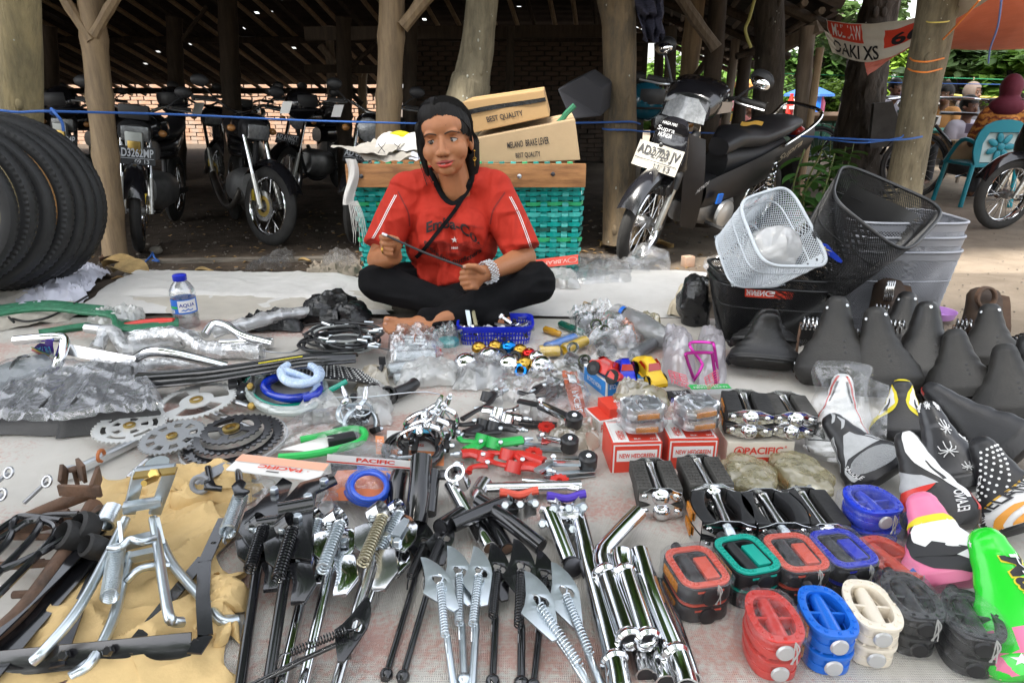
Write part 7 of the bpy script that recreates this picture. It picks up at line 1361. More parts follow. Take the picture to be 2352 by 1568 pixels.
s=saddle('black saddle with a white split stripe and red corner',(2072,990),(2160,1270),blk,.29,.16,.04);dec(s,[(.22,.5,.62),(.4,.35,.75),(.6,.0,.62),(.75,-.15,.55),(.9,-.1,.5),(.95,.0,.4)],white);dec(s,[(.42,.32,.42),(.62,.2,.24)],blk,off=.0026);dec(s,[(.4,-.95,.2),(.5,-.95,.0),(.6,-.95,-.6)],printgrey);dec(s,[(.22,-.95,-.3),(.32,-.95,-.1),(.4,-.95,.15)],redplastic);dec(s,[(.1,.6,.75),(.2,.66,.8),(.3,.75,.85)],redplastic);stxt(s,'ELANO',(.1,.2),(.3,.3),(0,.2),printwhite)
s=saddle('black MELANO saddle with white dots and orange stripes',(2244,1004),(2345,1262),blk,.29,.17,.04)
for i in range(9):
 for j in range(5):
  t,q=.78-.055*i+.01*j,-.1+.17*j-.07*i
  if-.95<q<.95:ob('dot',MB().lathe([(.0001,.0006),(.0024,.0003),(.0026,0)],8,s.P(t,q,.0015),(s.P(t,q,.01)-s.P(t,q)),cap=False),printwhite,s.t)
dec(s,[(.02,-.9,.95),(.2,-.5,.95),(.33,.0,.95),(.42,.35,.95),(.48,.7,.95)],printwhite);dec(s,[(.02,-1,-.9),(.2,-.6,-.5),(.33,-.08,.0),(.42,.27,.35),(.48,.62,.7)],mat('amber print',(.65,.38,.03),.4),off=.002)
for q in(0,.35,.7):dec(s,[(.02,q-.5,q-.3),(.1,q-.3,q-.1),(.2,q,q+.15)],mat('orange stripe',(.75,.32,.04),.4),off=.0026)
stxt(s,'MELANO',(.16,-.42),(.37,.55),(.075,-.17),printblack,.02,.0036);stxt(s,'BEAUTY BIKE',(.3,-.05),(.44,.6),(.035,-.08),printblack,0,.0036);stxt(s,'MELANO',(.28,-.75),(.55,-.35),(.03,-.12),printwhite,.02)
s=saddle('glossy pink saddle with a white and black curved print',(2108,1131),(2180,1395),pinkp,.27,.175,.035)
dec(s,[(.06,.2,.98),(.15,-.1,.98),(.3,-.35,.95),(.45,-.6,.9),(.56,-.65,.8),(.62,-.4,.75)],printblack);dec(s,[(.1,.35,.98),(.2,.2,.98),(.32,.0,.95),(.45,-.35,.9),(.56,-.5,.8),(.62,-.3,.72)],white,off=.0024);dec(s,[(.61,-.75,.75),(.65,-.55,.7),(.68,-.2,.4)],printyellow,off=.003);pol(s,[(.3,-.3),(.42,-.05),(.3,.35),(.24,.1)],printblack,off=.0034)
for i in range(4):a=pi*i/4;pol(s,[(.7+.05*cos(a)-.006*sin(a),-.8+.14*sin(a)+.03*cos(a)),(.7+.05*cos(a)+.006*sin(a),-.8+.14*sin(a)-.03*cos(a)),(.7-.05*cos(a)+.006*sin(a),-.8-.14*sin(a)-.03*cos(a)),(.7-.05*cos(a)-.006*sin(a),-.8-.14*sin(a)+.03*cos(a))],blueplastic,'snow_mark')
pol(s,[(.12,-.6),(.17,-.5),(.12,-.35),(.07,-.5)],printyellow);pol(s,[(.17,-.45),(.2,-.35),(.15,-.3)],blueplastic)
gs=mat('green vinyl',(.02,.62,.03),.22,coat=.4);s=saddle('bright green and pink saddle with white stars and big lettering',(2252,1212),(2385,1600),gs,.30,.19,.03)
dec(s,[(.0,-1,1),(.1,-1,1),(.2,-1,1),(.28,-1,1)],pinkp,'pink_end',off=.001)
for a in((.86,-.45,.035),(.66,-.75,.04),(.72,.55,.05),(.5,-.75,.04),(.42,.75,.05),(.34,-.65,.04),(.18,-.6,.04),(.08,-.1,.04),(.56,.9,.04)):star(s,*a,white,.3)
stxt(s,'MaRKol',(.74,.05),(.06,.25),(.0,.62),printyellow,.06,.0022);stxt(s,'MaRKol',(.735,.08),(.065,.28),(.0,.56),printblack,.025,.0034);stxt(s,'MaRKol',(.735,.30),(.065,.50),(.0,.18),white,-.0,.0044)
# WIRE BASKETS
def wbasket(label,FL,FR,BR,BL,down,mt,rimr=.0045,taper=.2,nl=92,wr=.0009,bands=((.0,1.0),(.35,.5)),group=None,band_mb=False,e=.42,plate_at=None,badge=None):
 FL,FR,BR,BL,down=V(FL),V(FR),V(BR),V(BL),V(down);t=T('wire_basket',label,'basket',(FL+FR+BR+BL)/4+down,group);ctr=(FL+FR+BR+BL)/4
 def rim(u):
  a=2*pi*u;x,y=cos(a),sin(a);x=(abs(x)**e)*(1 if x>0 else-1);y=(abs(y)**e)*(1 if y>0 else-1);x,y=(x+1)/2,(y+1)/2
  return(FL*(1-x)+FR*x)*(1-y)+(BL*(1-x)+BR*x)*y
 def P(u,v):return ctr+(rim(u%1)-ctr)*(1-taper*v)+down*v
 tab=[0];
 for i in range(400):tab.append(tab[-1]+(rim((i+1)/400)-rim(i/400)).length)
 def ev(k):
  k=(k%1)*tab[-1];lo,hi=0,400
  while hi-lo>1:
   md_=(lo+hi)//2
   if tab[md_]<=k:lo=md_
   else:hi=md_
  return(lo+(k-tab[lo])/(tab[lo+1]-tab[lo]+1e-9))/400
 m=MB();H_=down.length;per=tab[-1];sl=H_*1.1/per
 for i in range(nl):
  for sg in(-1,1):m.tube([P(ev(i/nl+sg*sl*j/12),j/12) for j in range(13)],wr,3,cap=False)
 for i in range(26):
  for sg in(0,1):
   k=(i+.5)/26;A_,B_=(P(ev(0),1),0),0;f=lambda a,b:ctr+down+((FL*(1-a)+FR*a)*(1-b)+(BL*(1-a)+BR*a)*b-ctr)*(1-taper)*.97
   m.tube([f(k,0),f(k,1)] if sg else[f(0,k),f(1,k)],wr,3,cap=False)
 tag(ob('wire_mesh',m,mt,t),kind='stuff')
 ob('rim_wire',MB().tube([P(i/64,0) for i in range(64)],rimr,8,closed=True),mt,t)
 if band_mb:b=MB();b.grid(lambda u,v:P(u,.02+.075*v)+(P(u,0)-ctr)*.006,64,2,cu=True);ob('rim_band',b,mt,t)
 for v,k in bands[1:]:ob('hoop_wire',MB().tube([P(i/64,v) for i in range(64)],rimr*k,6,closed=True),mt,t)
 ob('base_wire',MB().tube([P(i/64,1) for i in range(64)],rimr*.7,6,closed=True),mt,t)
 if plate_at:
  u0,u1,v0,v1=plate_at;b=MB();b.grid(lambda u,v:P(lerp(u0,u1,u),lerp(v0,v1,v))-(P(.5*(u0+u1),.2)-ctr).normalized()*.004,6,6);ob('mount_plate',b,mt,t)
  for uu in(.25,.75):
   for vv in(.25,.7):ob('slot',MB().bar(P(lerp(u0,u1,uu-.08),lerp(v0,v1,vv))-(P(.5*(u0+u1),.2)-ctr).normalized()*.006,P(lerp(u0,u1,uu+.08),lerp(v0,v1,vv))-(P(.5*(u0+u1),.2)-ctr).normalized()*.006,.005,.001),darksteel,t)
 if badge:badge(t,P,ctr)
 return P,t
def badge_red(u0,u1,v0,v1,txt):
 def f(t,P,ctr):
  o=lambda u,v,k=.006:P(lerp(u0,u1,u),lerp(v0,v1,v))+(P(lerp(u0,u1,.5),v0)-ctr).normalized()*k
  m=MB();m.grid(o,10,3);b=ob('badge',m,redprint,t);ob('lettering',textmb(txt,lambda u,v:o(lerp(.1,.9,u),lerp(.8,.2,v),.0075),bold=.02),printwhite,b)
 return f
blackwire=mat('black wire',(.012,.012,.013),.35);whitewire=mat('white coated wire',(.5,.54,.58),.4);silverwire=mat('silver coated wire',(.36,.37,.41),.5,.35)
def upright(cx,cy,w,d,H,zr,rot=0,wob=0):
 b=G(cx,cy);R=Matrix.Rotation(rot,3,'Z');f=lambda x,y:b+R@V((x,y,0))+V((0,0,zr-b.z+wob*x))
 return f(-w/2,-d/2),f(w/2,-d/2),f(w/2,d/2),f(-w/2,d/2),V((0,0,-H))
q=upright(1748,775,.355,.25,.19,.196,-.06,-.05);wbasket('lower black wire basket of the pair beside the flat saddles',*q,blackwire,nl=130,wr=.0014,taper=.24,group='black wire baskets');
q=upright(1748,775,.36,.25,.19,.226,-.04,-.05);wbasket('upper black wire basket with a red badge, holding the white one',*q,blackwire,nl=130,wr=.0014,taper=.24,group='black wire baskets',badge=badge_red(.70,.755,.30,.14,'SHUNFENG'))
for i in range(3):
 q=upright(2010,748,.36,.28,.27,.285+.045*i,-.02,.0);wbasket(['lowest silver wire basket of the nested three','middle silver wire basket of the nested three','topmost silver wire basket of the nested three'][i],*q,silverwire,nl=120,wr=.0012,taper=.2,band_mb=True,group='silver wire baskets')
Yb=1.98
def bm_(t,P,ctr):
 o=lambda u,v,k=.007:P(.735+.036*(u-.5),.52+.12*(v-.5))+(P(.735,.5)-ctr).normalized()*k
 m=MB();c=o(.5,.5);m.v=[c]+[o(.5+.5*cos(a),.5+.5*sin(a)) for a in[i*pi/12 for i in range(24)]];m.f=[(0,1+i,1+(i+1)%24) for i in range(24)];b=ob('badge',m,mat('royal blue badge',(.01,.04,.4),.3),t)
 ob('lettering',textmb('MELANO',lambda u,v:o(lerp(.15,.85,u),lerp(.72,.55,v),.009),bold=.01),mat('gold print',(.65,.45,.05),.4),b);ob('lightning_mark',MB().poly([o(.2,.5,.009),o(.5,.2,.009),o(.5,.38,.009),o(.85,.2,.009),o(.6,.48,.009)]),printyellow,b)
A_,B_,C_,D_=D(1908,455,Yb-.02),D(2080,588,Yb-.16),D(2178,478,Yb+.06),D(1935,372,Yb+.22)
nrm=(B_-A_).cross(D_-A_).normalized();nrm=-nrm if nrm.z>0 else nrm
wbasket('large black wire basket tipped over on the silver baskets',A_,B_,C_,D_,nrm*.2+V((-.03,.0,-.03)),blackwire,nl=150,wr=.0015,taper=.22,rimr=.005,plate_at=(.16,.3,.2,.75),badge=bm_)
A_,B_,C_,D_=D(1692,462,2.02),D(1752,612,1.80),D(1914,612,1.92),D(1812,424,2.16)
nrm=(B_-A_).cross(D_-A_).normalized();nrm=-nrm if nrm.dot(V((0,1,-.4)))<0 else nrm
wbasket('white wire basket tilted open on top of the black pair',A_,B_,C_,D_,nrm*.07+V((-.06,.0,-.035)),whitewire,nl=100,wr=.0012,taper=.2,rimr=.005,plate_at=(.07,.18,.05,.5),badge=badge_red(.47,.53,.25,.32,'SHUNFENG'))
blob('plastic_bag',D(1775,578,1.99),(.07,.05,.06),film('pale film',(.8,.8,.8),op=.25,milky=.55,bs=30,bump=.8),'milky crumpled bag lying inside the white basket','plastic bag',.35,16,7)
blob('plastic_bag',G(1595,700,.07),(.05,.06,.1),blackbag,'black plastic bag squeezed left of the black baskets','plastic bag',.4,14,8)
crumple('cloth',[(1530,730),(1590,738),(1610,690),(1560,690)],mat('cream cotton',(.62,.54,.4),.8,var=.2),'cream cotton glove like rag beside the black bag','rag',.03,.03,10,20,16,.02,.01,44)
one('red_string',tuben([G(x,y,.05) for x,y in[(1570,700),(1555,690),(1580,670),(1598,655),(1575,685),(1560,702)]],.002,5),mat('red thread',(.5,.08,.05),.6),'thin red string looped beside the black bag','string')
blob('plastic_bag',G(1650,610,.03),(.06,.05,.05),clear2,'clear crumpled bag on the earth behind the white basket','plastic bag',.4,18,9)
one('bowl',MB().lathe([(.02,0),(.05,.012),(.058,.035),(.06,.036),(.052,.014),(.01,.005)],24,G(2150,735),cap=False),mat('lilac plastic',(.5,.27,.62),.4),'shallow lilac plastic dish behind the leather saddles','dish')
# TYRES
def tyre(label,cx,cy,Y,R_,r_,nrm,stripe=None,knob=0,seed=0,group='used black tyres leaning at the left'):
 c=D(cx,cy,Y);n=V(nrm).normalized();x,y=frame(n);t=T('bicycle_tyre',label,'tyre',(c.x,c.y,c.z-R_),group);m=MB();NU,NV=170,12
 def fn(u,v):
  a=2*pi*u;b=2*pi*v;d=x*cos(a)+y*sin(a);k=int(round(u*NU));j=int(round(v*NV));out=cos(b)
  rr2=r_*(1+(knob*(1 if(k+j)%2 else-.2) if out>.1 else 0));op=-.75
  if out<op:rr2*=.55
  return c+d*(R_-r_+rr2*cos(b))+n*rr2*sin(b)*1.05
 m.grid(fn,NU,NV,True,True);ob('casing',m,tyrem,t,ang=30)
 if stripe:
  s_=MB();s_.tube([c+(x*cos(a)+y*sin(a))*(R_-r_*1.55)-n*r_*.92*(1 if n.y>0 else-1) for a in[i*2*pi/90 for i in range(90)]],r_*.15,5,closed=True);ob('sidewall_stripe',s_,stripe,t)
tyrem=mat('tyre rubber',(.02,.02,.021),.5,var=.4,vs=10);amb=mat('amber sidewall',(.32,.15,.03),.6,var=.4);rst=mat('brown sidewall',(.12,.045,.025),.6)
for i,a in enumerate([(18,466,2.78,rst,.10),(10,470,2.70,None,.16),(-10,466,2.63,None,.1),(-34,474,2.57,None,.14),(-62,470,2.50,amb,.16),(-105,478,2.42,None,.12),(-150,470,2.34,None,.18),(-195,480,2.26,None,.15)]):
 k=ppm(max(a[0],0),470,a[2]);tyre(['black tyre at the back of the leaning stack, largest outline','second tyre from the back of the leaning stack','third tyre from the back of the leaning stack','fourth tyre from the back of the leaning stack','tyre with a clear amber sidewall line','knobbly tyre in front of the amber lined one','knobbly tyre second from the front of the leaning stack','frontmost knobbly tyre cut off by the left edge'][i],a[0],a[1],a[2],199/k,17/k*(1.0 if i<4 else 1.2),(.34,-.93,.12),a[3],a[4],i)
# GREEN BASKET, CARTONS, SACKS ON IT
gb_=T('woven_basket','big turquoise basket of woven plastic straps with a plank rim','basket',G(1080,612));Yf=2.9
x0_,x1_=D(822,500,Yf).x,D(1334,500,Yf).x;zt=D(1080,425,Yf).z;zb=zg(0,Yf)-.01;wv=x1_-x0_;dpt=.5
strapc=[mat('turquoise strap',(.0,.34,.3),.3,var=.12,coat=.2),mat('deep turquoise strap',(.0,.22,.2),.3,coat=.2),mat('light turquoise strap',(.06,.45,.4),.3,coat=.2),mat('green strap',(.03,.4,.16),.3,coat=.2),mat('dark green strap',(.01,.09,.07),.35)]
rn=random.Random(12);nvs,nhs=21,19
m=MB();m.box(((x0_+x1_)/2,Yf+dpt/2,(zb+zt)/2),(wv-.03,dpt-.03,zt-zb-.02));ob('lining',m,mat('dark olive lining',(.03,.05,.015),.8),gb_,smooth=False)
def warp(x,z):t_=(z-zb)/(zt-zb);return x0_+wv/2+(x-x0_-wv/2)*(.965+.035*t_+.012*sin(t_*pi))
for i in range(nvs):
 xc=x0_+wv*(i+.5)/nvs;w=wv/nvs*rn.uniform(.55,.68);m=MB();K=nhs*4
 m.grid(lambda u,v:V((warp(xc+(v-.5)*w,lerp(zb,zt,u)),Yf-.006*cos(u*nhs*pi+i*pi)-.002,lerp(zb,zt,u))),K,2);ob('strap',m,strapc[0 if rn.random()<.75 else 2],gb_)
for side in(-1,1):
 for j in range(10):
  yc=Yf+dpt*(j+.5)/10;m=MB();m.grid(lambda u,v:V((warp(x0_ if side<0 else x1_,lerp(zb,zt,u))+side*.003*cos(u*nhs*pi+j*pi),yc+(v-.5)*.028,lerp(zb,zt,u))),nhs*3,1);ob('strap',m,strapc[0],gb_)
hcol=[0,0,1,3,0,2,1,0,4,0,3,0,2,0,1,2,0,4,1]
for j in range(nhs):
 zc=lerp(zt,zb,(j+.6)/nhs);h=(zt-zb)/nhs*rn.uniform(.72,.86);m=MB();cc=strapc[hcol[j%len(hcol)]]
 def fh(u,v):
  z=zc+(v-.5)*h+.005*nz((u*9,j*3.3,0),1);s_=u*(wv+2*dpt)
  if s_<dpt:return V((warp(x0_,z)-.006-.006*cos(s_/dpt*10*pi+j*pi),Yf+dpt-s_,z))
  if s_<dpt+wv:k=(s_-dpt)/wv;return V((warp(x0_+wv*k,z),Yf-.005+.0075*cos((k*nvs-.5)*pi+j*pi),z))
  return V((warp(x1_,z)+.006+.006*cos((s_-dpt-wv)/dpt*10*pi+j*pi),Yf+s_-dpt-wv,z))
 m.grid(fh,240,2);ob('strap',m,cc,gb_)
plk=mat('orange plank',(.42,.2,.07),.6,col2=(.2,.085,.03),vs=5,bump=.2,stretch=(1.2,1,9))
p0,p1=D(796,403,Yf-.04),D(1345,403,Yf-.04);hpl=52/ppm(1080,400,Yf)
ob('plank',MB().box((p0+p1)/2,((p1-p0).length,.03,hpl)),plk,gb_,bev=.004);ob('plank',MB().box((p0+p1)/2+V((0,dpt+.05,0)),((p1-p0).length,.03,hpl)),plk,gb_,bev=.004)
for x,y in((1193,405),(830,405),(1270,400)):ob('bolt_head',MB().lathe([(.009,0),(.009,.003),(.005,.005)],12,D(x,y,Yf-.056),(0,-1,0)),zinc if x==1193 else darksteel,gb_)
for i in range(20):
 x=815+i*26;ob('strap_end',MB().box(D(x,375,Yf-.03),(.022,.03,.012),Matrix.Rotation(rn.uniform(-.2,.2),3,'Y')),strapc[i%4],gb_,bev=.003)
crd=mat('cardboard',(.46,.29,.13),.8,var=.12,vs=4,bump=.08,bs=30);crd2=mat('pale cardboard',(.46,.33,.19),.8,var=.12,vs=4,bump=.08,bs=30)
def carton(label,q,Y,dep,mt,lines,strap=None):
 P_=[D(x,y,Y+dy) for(x,y),dy in zip(q,(0,.03,.03,0))];bk=V((.02,dep,.015));t=T('cardboard_carton',label,'carton',P_[3],'cardboard cartons on the green basket')
 m=MB();m.prism(P_,bk);ob('carton',m,mt,t,smooth=False,bev=.004);fr=lambda u,v,e=.002:(P_[3]*(1-u)+P_[2]*u)*(1-v)+(P_[0]*(1-u)+P_[1]*u)*v-V((0,e,0))
 for s_,a,b,c,d in lines:ob('lettering',textmb(s_,lambda u,v:fr(lerp(a,b,u),lerp(c,d,v),.0035),bold=.015),printblack,t)
 m=MB();m.grid(lambda u,v:fr(u,lerp(.935,.94,v),.001),1,1)
 ob('flap_seam',MB().bar((P_[0]+P_[1])/2-(P_[1]-P_[0])*.49+bk*.5+V((0,0,.001)),(P_[0]+P_[1])/2+(P_[1]-P_[0])*.49+bk*.5+V((0,0,.001)),.006,.002),mt,t)
 if strap:b=MB();b.grid(lambda u,v:fr(u,lerp(strap[0]+strap[1]*u,strap[0]+strap[1]*u+.15,v)+.02*sin(u*5),.004+.003*sin(u*9)),24,2);ob('strap',b,blackbag,t)
 return t
carton('lower pale cardboard carton lettered MELANO BRAKE LEVER',[(1090,318),(1321,274),(1333,368),(1096,378)],Yf+.0,.4,crd2,[('MELANO  BRAKE LEVER',.31,.72,.48,.68),('BEST QUALITY',.38,.62,.13,.31)])
carton('upper orange brown carton with a black strap lettered BEST QUALITY',[(1062,234),(1248,207),(1263,268),(1086,306)],Yf+.03,.36,crd,[('BEST QUALITY',.22,.68,.2,.42)],(.58,.02))
one('raffia_tie',tuben([D(1265,300,Yf+.1),D(1290,275,Yf+.1),D(1300,262,Yf+.1),D(1320,242,Yf+.1)],.012,7),mat('green raffia',(.03,.2,.1)),'green raffia tie sticking up from the lower carton','strap')
gbx=T('grey_crate','dark grey lidded box behind the cartons','box',D(1340,260,4.2));m=MB();P_=[D(1280,205,4.2),D(1340,175,4.3),D(1385,205,4.4),D(1380,268,4.4),D(1310,275,4.2)];m.prism(P_,(.1,.3,.05));ob('box_body',m,mat('dark grey card',(.022,.022,.027),.8),gbx,smooth=False,bev=.01)
sk=lambda n,P4,lb,mt=None,a=.02,nu=30,nv=22,s=9:one(n,MB().grid(lambda u,v:(lambda p:p+V((.0,.7,1.0))*a*(abs(nz(p,s,1))+.5*abs(nz(p,s*2.2,2))))((P4[0]*(1-u)+P4[1]*u)*(1-v)+(P4[3]*(1-u)+P4[2]*u)*v),nu,nv),mt or sackw,lb,'sack',ang=50)
sk('woven_sack',[D(800,372,2.85),D(960,378,2.85),D(960,318,3.2),D(870,322,3.2)],'cream folded sack marked with a black X on the basket rim',sackb,.05);sk('woven_sack',[D(758,350,2.84),D(880,362,2.84),D(930,335,3.0),D(800,342,3.0)],'pointed cream sack corner hanging over the basket left end',sackb,.03)
sk('woven_sack',[D(860,345,2.95),D(965,350,2.95),D(965,316,3.1),D(868,318,3.1)],'white folded sack with a yellow stripe behind the cream one',sackw,.03);sk('cloth',[D(938,382,2.84),D(985,384,2.84),D(990,355,2.9),D(945,358,2.9)],'small crumpled white cloth at the woman\'s right shoulder',lilac,.04)
one('stripe_sack',MB().grid(lambda u,v:D(lerp(895,940,u),lerp(322,306,v)-6*sin(u*3),3.12),8,4),printyellow,'yellow striped sack edge peeping up behind the white sack','sack')
xm=MB();
for a,b in(((868,330),(884,350)),((886,328),(868,352)),((905,330),(918,340)),((920,330),(912,342))):xm.bar(D(*a,2.80),D(*b,2.80),.005,.002)
tag(one('ink_mark',xm,printblack,'black X ink marks drawn on the cream sack','mark'),kind='stuff')
fr=T('frayed_cloth','frayed white cloth hanging at the left end of the plank','cloth',D(810,450,2.85));m=MB();m.grid(lambda u,v:D(lerp(793,818,u)+6*sin(v*5),lerp(365,470,v),2.83)+V((0,.012*sin(u*6+v*3),0)),8,20);ob('cloth',m,sackw,fr);th_=MB()
for i in range(16):th_.tube(smoothpath([D(800+i*1.4,462,2.83),D(806+i*2,500,2.82),D(808+i*2.2+rn.uniform(-5,5),rn.uniform(520,570),2.83)],4),.0012,4)
tag(ob('thread',th_,sackw,fr),kind='stuff')
vb=T('printed_card','red card printed V.BRAND upside down at the basket foot','card',G(1270,610));q_=[D(1215,618,2.82),D(1328,606,2.82),D(1328,584,2.86),D(1217,598,2.86)];cf3=lambda u,v,e=0:(q_[0]*(1-u)+q_[1]*u)*(1-v)+(q_[3]*(1-u)+q_[2]*u)*v-V((0,e,0))
m=MB();m.grid(cf3,6,3);ob('card',m,redprint,vb);ob('lettering',textmb('V.BRAND',lambda u,v:cf3(lerp(.78,.15,u),lerp(.7,.3,v),.003),bold=.01),mat('pink print',(.75,.45,.4),.5),vb);ob('logo_ring',plate(circ(.3,18,(.88,.5),.35),[circ(.22,18,(.88,.5),.35)],lambda x,y,z:cf3(x,y,.003),0),MATS['pink print'],vb)
for i,a in enumerate([([(1240,655),(1420,650),(1400,590),(1260,600)],clear2,'clear crinkled bags heaped below the red card',.05),([(1360,640),(1495,630),(1490,600),(1380,590)],clear2,'clear bag trailing towards the scooter wheel',.04),([(1240,668),(1330,672),(1330,640),(1250,640)],milky,'milky bag lying on the clean white sack',.03),([(1300,660),(1450,655),(1445,625),(1320,630)],clear2,'flat clear bag on the back edge of the clean sack',.03),([(560,632),(665,620),(680,585),(600,600)],clear2,'clear plastic sleeve on the earth left of the rag',.05),([(735,625),(825,625),(820,585),(740,590)],clear2,'crumpled clear bag lying on the dirty rag',.06)]):crumple('plastic_bag',a[0],a[1],a[2],'plastic bag',a[3],.015,13,30,24,.02,.02,120+i)
blob('plastic_bag',G(1488,602,.05),(.085,.06,.075),clear2,'clear puffed bag beside the scooter front wheel','plastic bag',.35,12,3)
def bigleaf(label,p,r,mt,rz):c=G(*p,.01);one('fallen_leaf',MB().grid(lambda u,v:c+Matrix.Rotation(rz,3,'Z')@V(((u-.5)*2*r,(v-.5)*1.6*r*sin(pi*min(1,u*.9+.08)),.35*r*abs(v-.5)*2+.2*r*sin(u*5))),10,8),mt,label,'leaf','dry fallen leaves')
dl=mat('tan leaf',(.4,.27,.11),.8,var=.4,vs=20)
for i,a in enumerate([((1275,655),.05,.3),((1520,565),.09,.1),((285,612),.12,.2),((300,630),.1,-.3),((270,600),.1,.6),((1395,565),.06,.4),((700,600),.04,.2),((470,625),.04,.4),((1350,700),.02,.5)]):bigleaf(['curled tan leaf beside the woman\'s left knee','broad tan leaf on the earth right of the scooter wheel','large crumpled brown leaf near the tyre stack','tan leaf in front of the crumpled brown one','dark brown leaf behind the crumpled brown one','brown leaf at the foot of the brown trunk','small leaf left of the clear crumpled bag','yellow leaf lying behind the water bottle','tiny leaf scrap on the clean white sack'][i],a[0],a[1],dl if i not in(4,) else rust,a[2])
one('string_scrap',tuben([G(x,y,.02) for x,y in[(330,605),(345,590),(350,580),(355,592),(365,600),(350,598)]],.006,6),ropem,'scrap of blue string on the earth beside the brown leaves','string')
one('stone',MB().ell(G(358,575,.02),(.05,.03,.03),n=9,m=6),mat('grey stone',(.2,.18,.15),.9,var=.4),'small stone at the left motorcycle tyre','stone');one('brick_piece',MB().box(G(1580,600,.03),(.07,.06,.07),Matrix.Rotation(.4,3,'Z')),brickm,'broken brick piece on the earth behind the white basket','brick',bev=.006)
# MOTORCYCLES AND BICYCLE
lens=mat('headlight glass',(.32,.33,.34),.2,.4,var=.45,vs=30,bump=.25,bs=90);amberl=mat('amber lens',(.45,.2,.06),.15,coat=.5);clearl=mat('clear signal lens',(.3,.27,.25),.15,.3,coat=.5)
seatm=mat('bike seat vinyl',(.028,.028,.032),.38,var=.2);bikeblack=mat('black bike paint',(.012,.012,.015),.16,coat=.8,var=.3,vs=6);bikeplast=mat('dull black plastic',(.02,.02,.022),.5);engm=mat('cast aluminium',(.33,.33,.33),.45,.8,var=.3);forkm=mat('fork steel',(.55,.54,.5),.3,.9,var=.3);exhm=mat('exhaust steel',(.3,.28,.26),.3,.9,var=.4)
disc=mat('gold brake disc',(.5,.36,.1),.35,.8);mirr=mat('mirror glass',(.9,.92,.95),.02,1);tyreg=mat('road tyre',(.028,.027,.026),.75,var=.35,bump=.2)
def lb(n,m,mt,p,**k):return ob(n,m,mt,p,local=True,**k)
def Ry(v,c,a):return V((c[0]+(v[0]-c[0])*cos(a)-v[1]*sin(a),(v[0]-c[0])*sin(a)+v[1]*cos(a),v[2]))
def wheel(t,c,R_,w,F,name='front_wheel',spokes=18,dsc=None,rimm=None,lite=False):
 n=36;m=MB();m.grid(lambda u,v:F(V((c[0]+(R_-w+w*1.05*cos(2*pi*v))*cos(2*pi*u),c[1]+w*sin(2*pi*v)*.8,c[2]+(R_-w+w*1.05*cos(2*pi*v))*sin(2*pi*u)))),n,10,True,True);wl=lb(name,m,tyreg,t)
 m=MB();m.grid(lambda u,v:F(V((c[0]+(R_-w*1.75+w*.28*cos(2*pi*v))*cos(2*pi*u),c[1]+w*.75*sin(2*pi*v),c[2]+(R_-w*1.75+w*.28*cos(2*pi*v))*sin(2*pi*u)))),n,8,True,True);lb('rim',m,rimm or chrome,wl)
 if lite:return wl
 m=MB()
 for i in range(spokes):a=2*pi*i/spokes;s_=(-1)**i;m.tube([F(V((c[0]+.03*cos(a+.9*s_),c[1]+.025*s_,c[2]+.03*sin(a+.9*s_)))),F(V((c[0]+(R_-w*1.7)*cos(a),c[1],c[2]+(R_-w*1.7)*sin(a))))],.0028,4)
 tag(lb('spokes',m,chromeworn,wl),kind='stuff');h=MB().tube([F(V((c[0],c[1]-.05,c[2]))),F(V((c[0],c[1]+.05,c[2])))],.035,14);lb('hub',h,engm,wl)
 if dsc:
  m=MB();o_=circ(.11,28);m=plate(o_,[circ(.075,24)],lambda x,y,z:F(V((c[0]+x,c[1]+dsc*.06+z,c[2]+y))),.004);lb('brake_disc',m,chromeworn,wl);m=plate(circ(.075,20),[circ(.045,16)],lambda x,y,z:F(V((c[0]+x,c[1]+dsc*.061+z,c[2]+y))),.003);lb('disc_carrier',m,disc,wl);lb('caliper',MB().box(F(V((c[0]-.09,c[1]+dsc*.07,c[2]+.07))),(.05,.04,.08)),mat('gold caliper',(.5,.36,.03),.4,.5),wl,bev=.006)
 return wl
def sect(t,name,rows,mt,F=lambda v:v,n=18,sub=3,e=.75):
 """Body panel lofted through rows of (x, z, half width, half height)."""
 m=MB();K=len(rows)-1
 def fn(u,v):
  k=u*K;i=min(int(k),K-1);q=k-i;q=q*q*(3-2*q)*.5+q*.5;a,b=rows[i],rows[i+1];x,z,w,h=[lerp(a[j],b[j],q) for j in range(4)];an=2*pi*v;cx,sz=cos(an),sin(an);return F(V((x,w*(abs(cx)**e)*(1 if cx>0 else-1),z+h*(abs(sz)**e)*(1 if sz>0 else-1))))
 m.grid(fn,K*sub,n,False,True);m.f.append(tuple(range(n)));m.f.append(tuple(range(K*sub*n,K*sub*n+n)));return lb(name,m,mt,t,ang=50)
def ltext(t,txt,p,xv,yv,mt,bold=.02,F=lambda v:v):return lb('lettering',textmb(txt,lambda u,v:F(V(p)+V(xv)*u+V(yv)*v),bold=bold),mt,t)
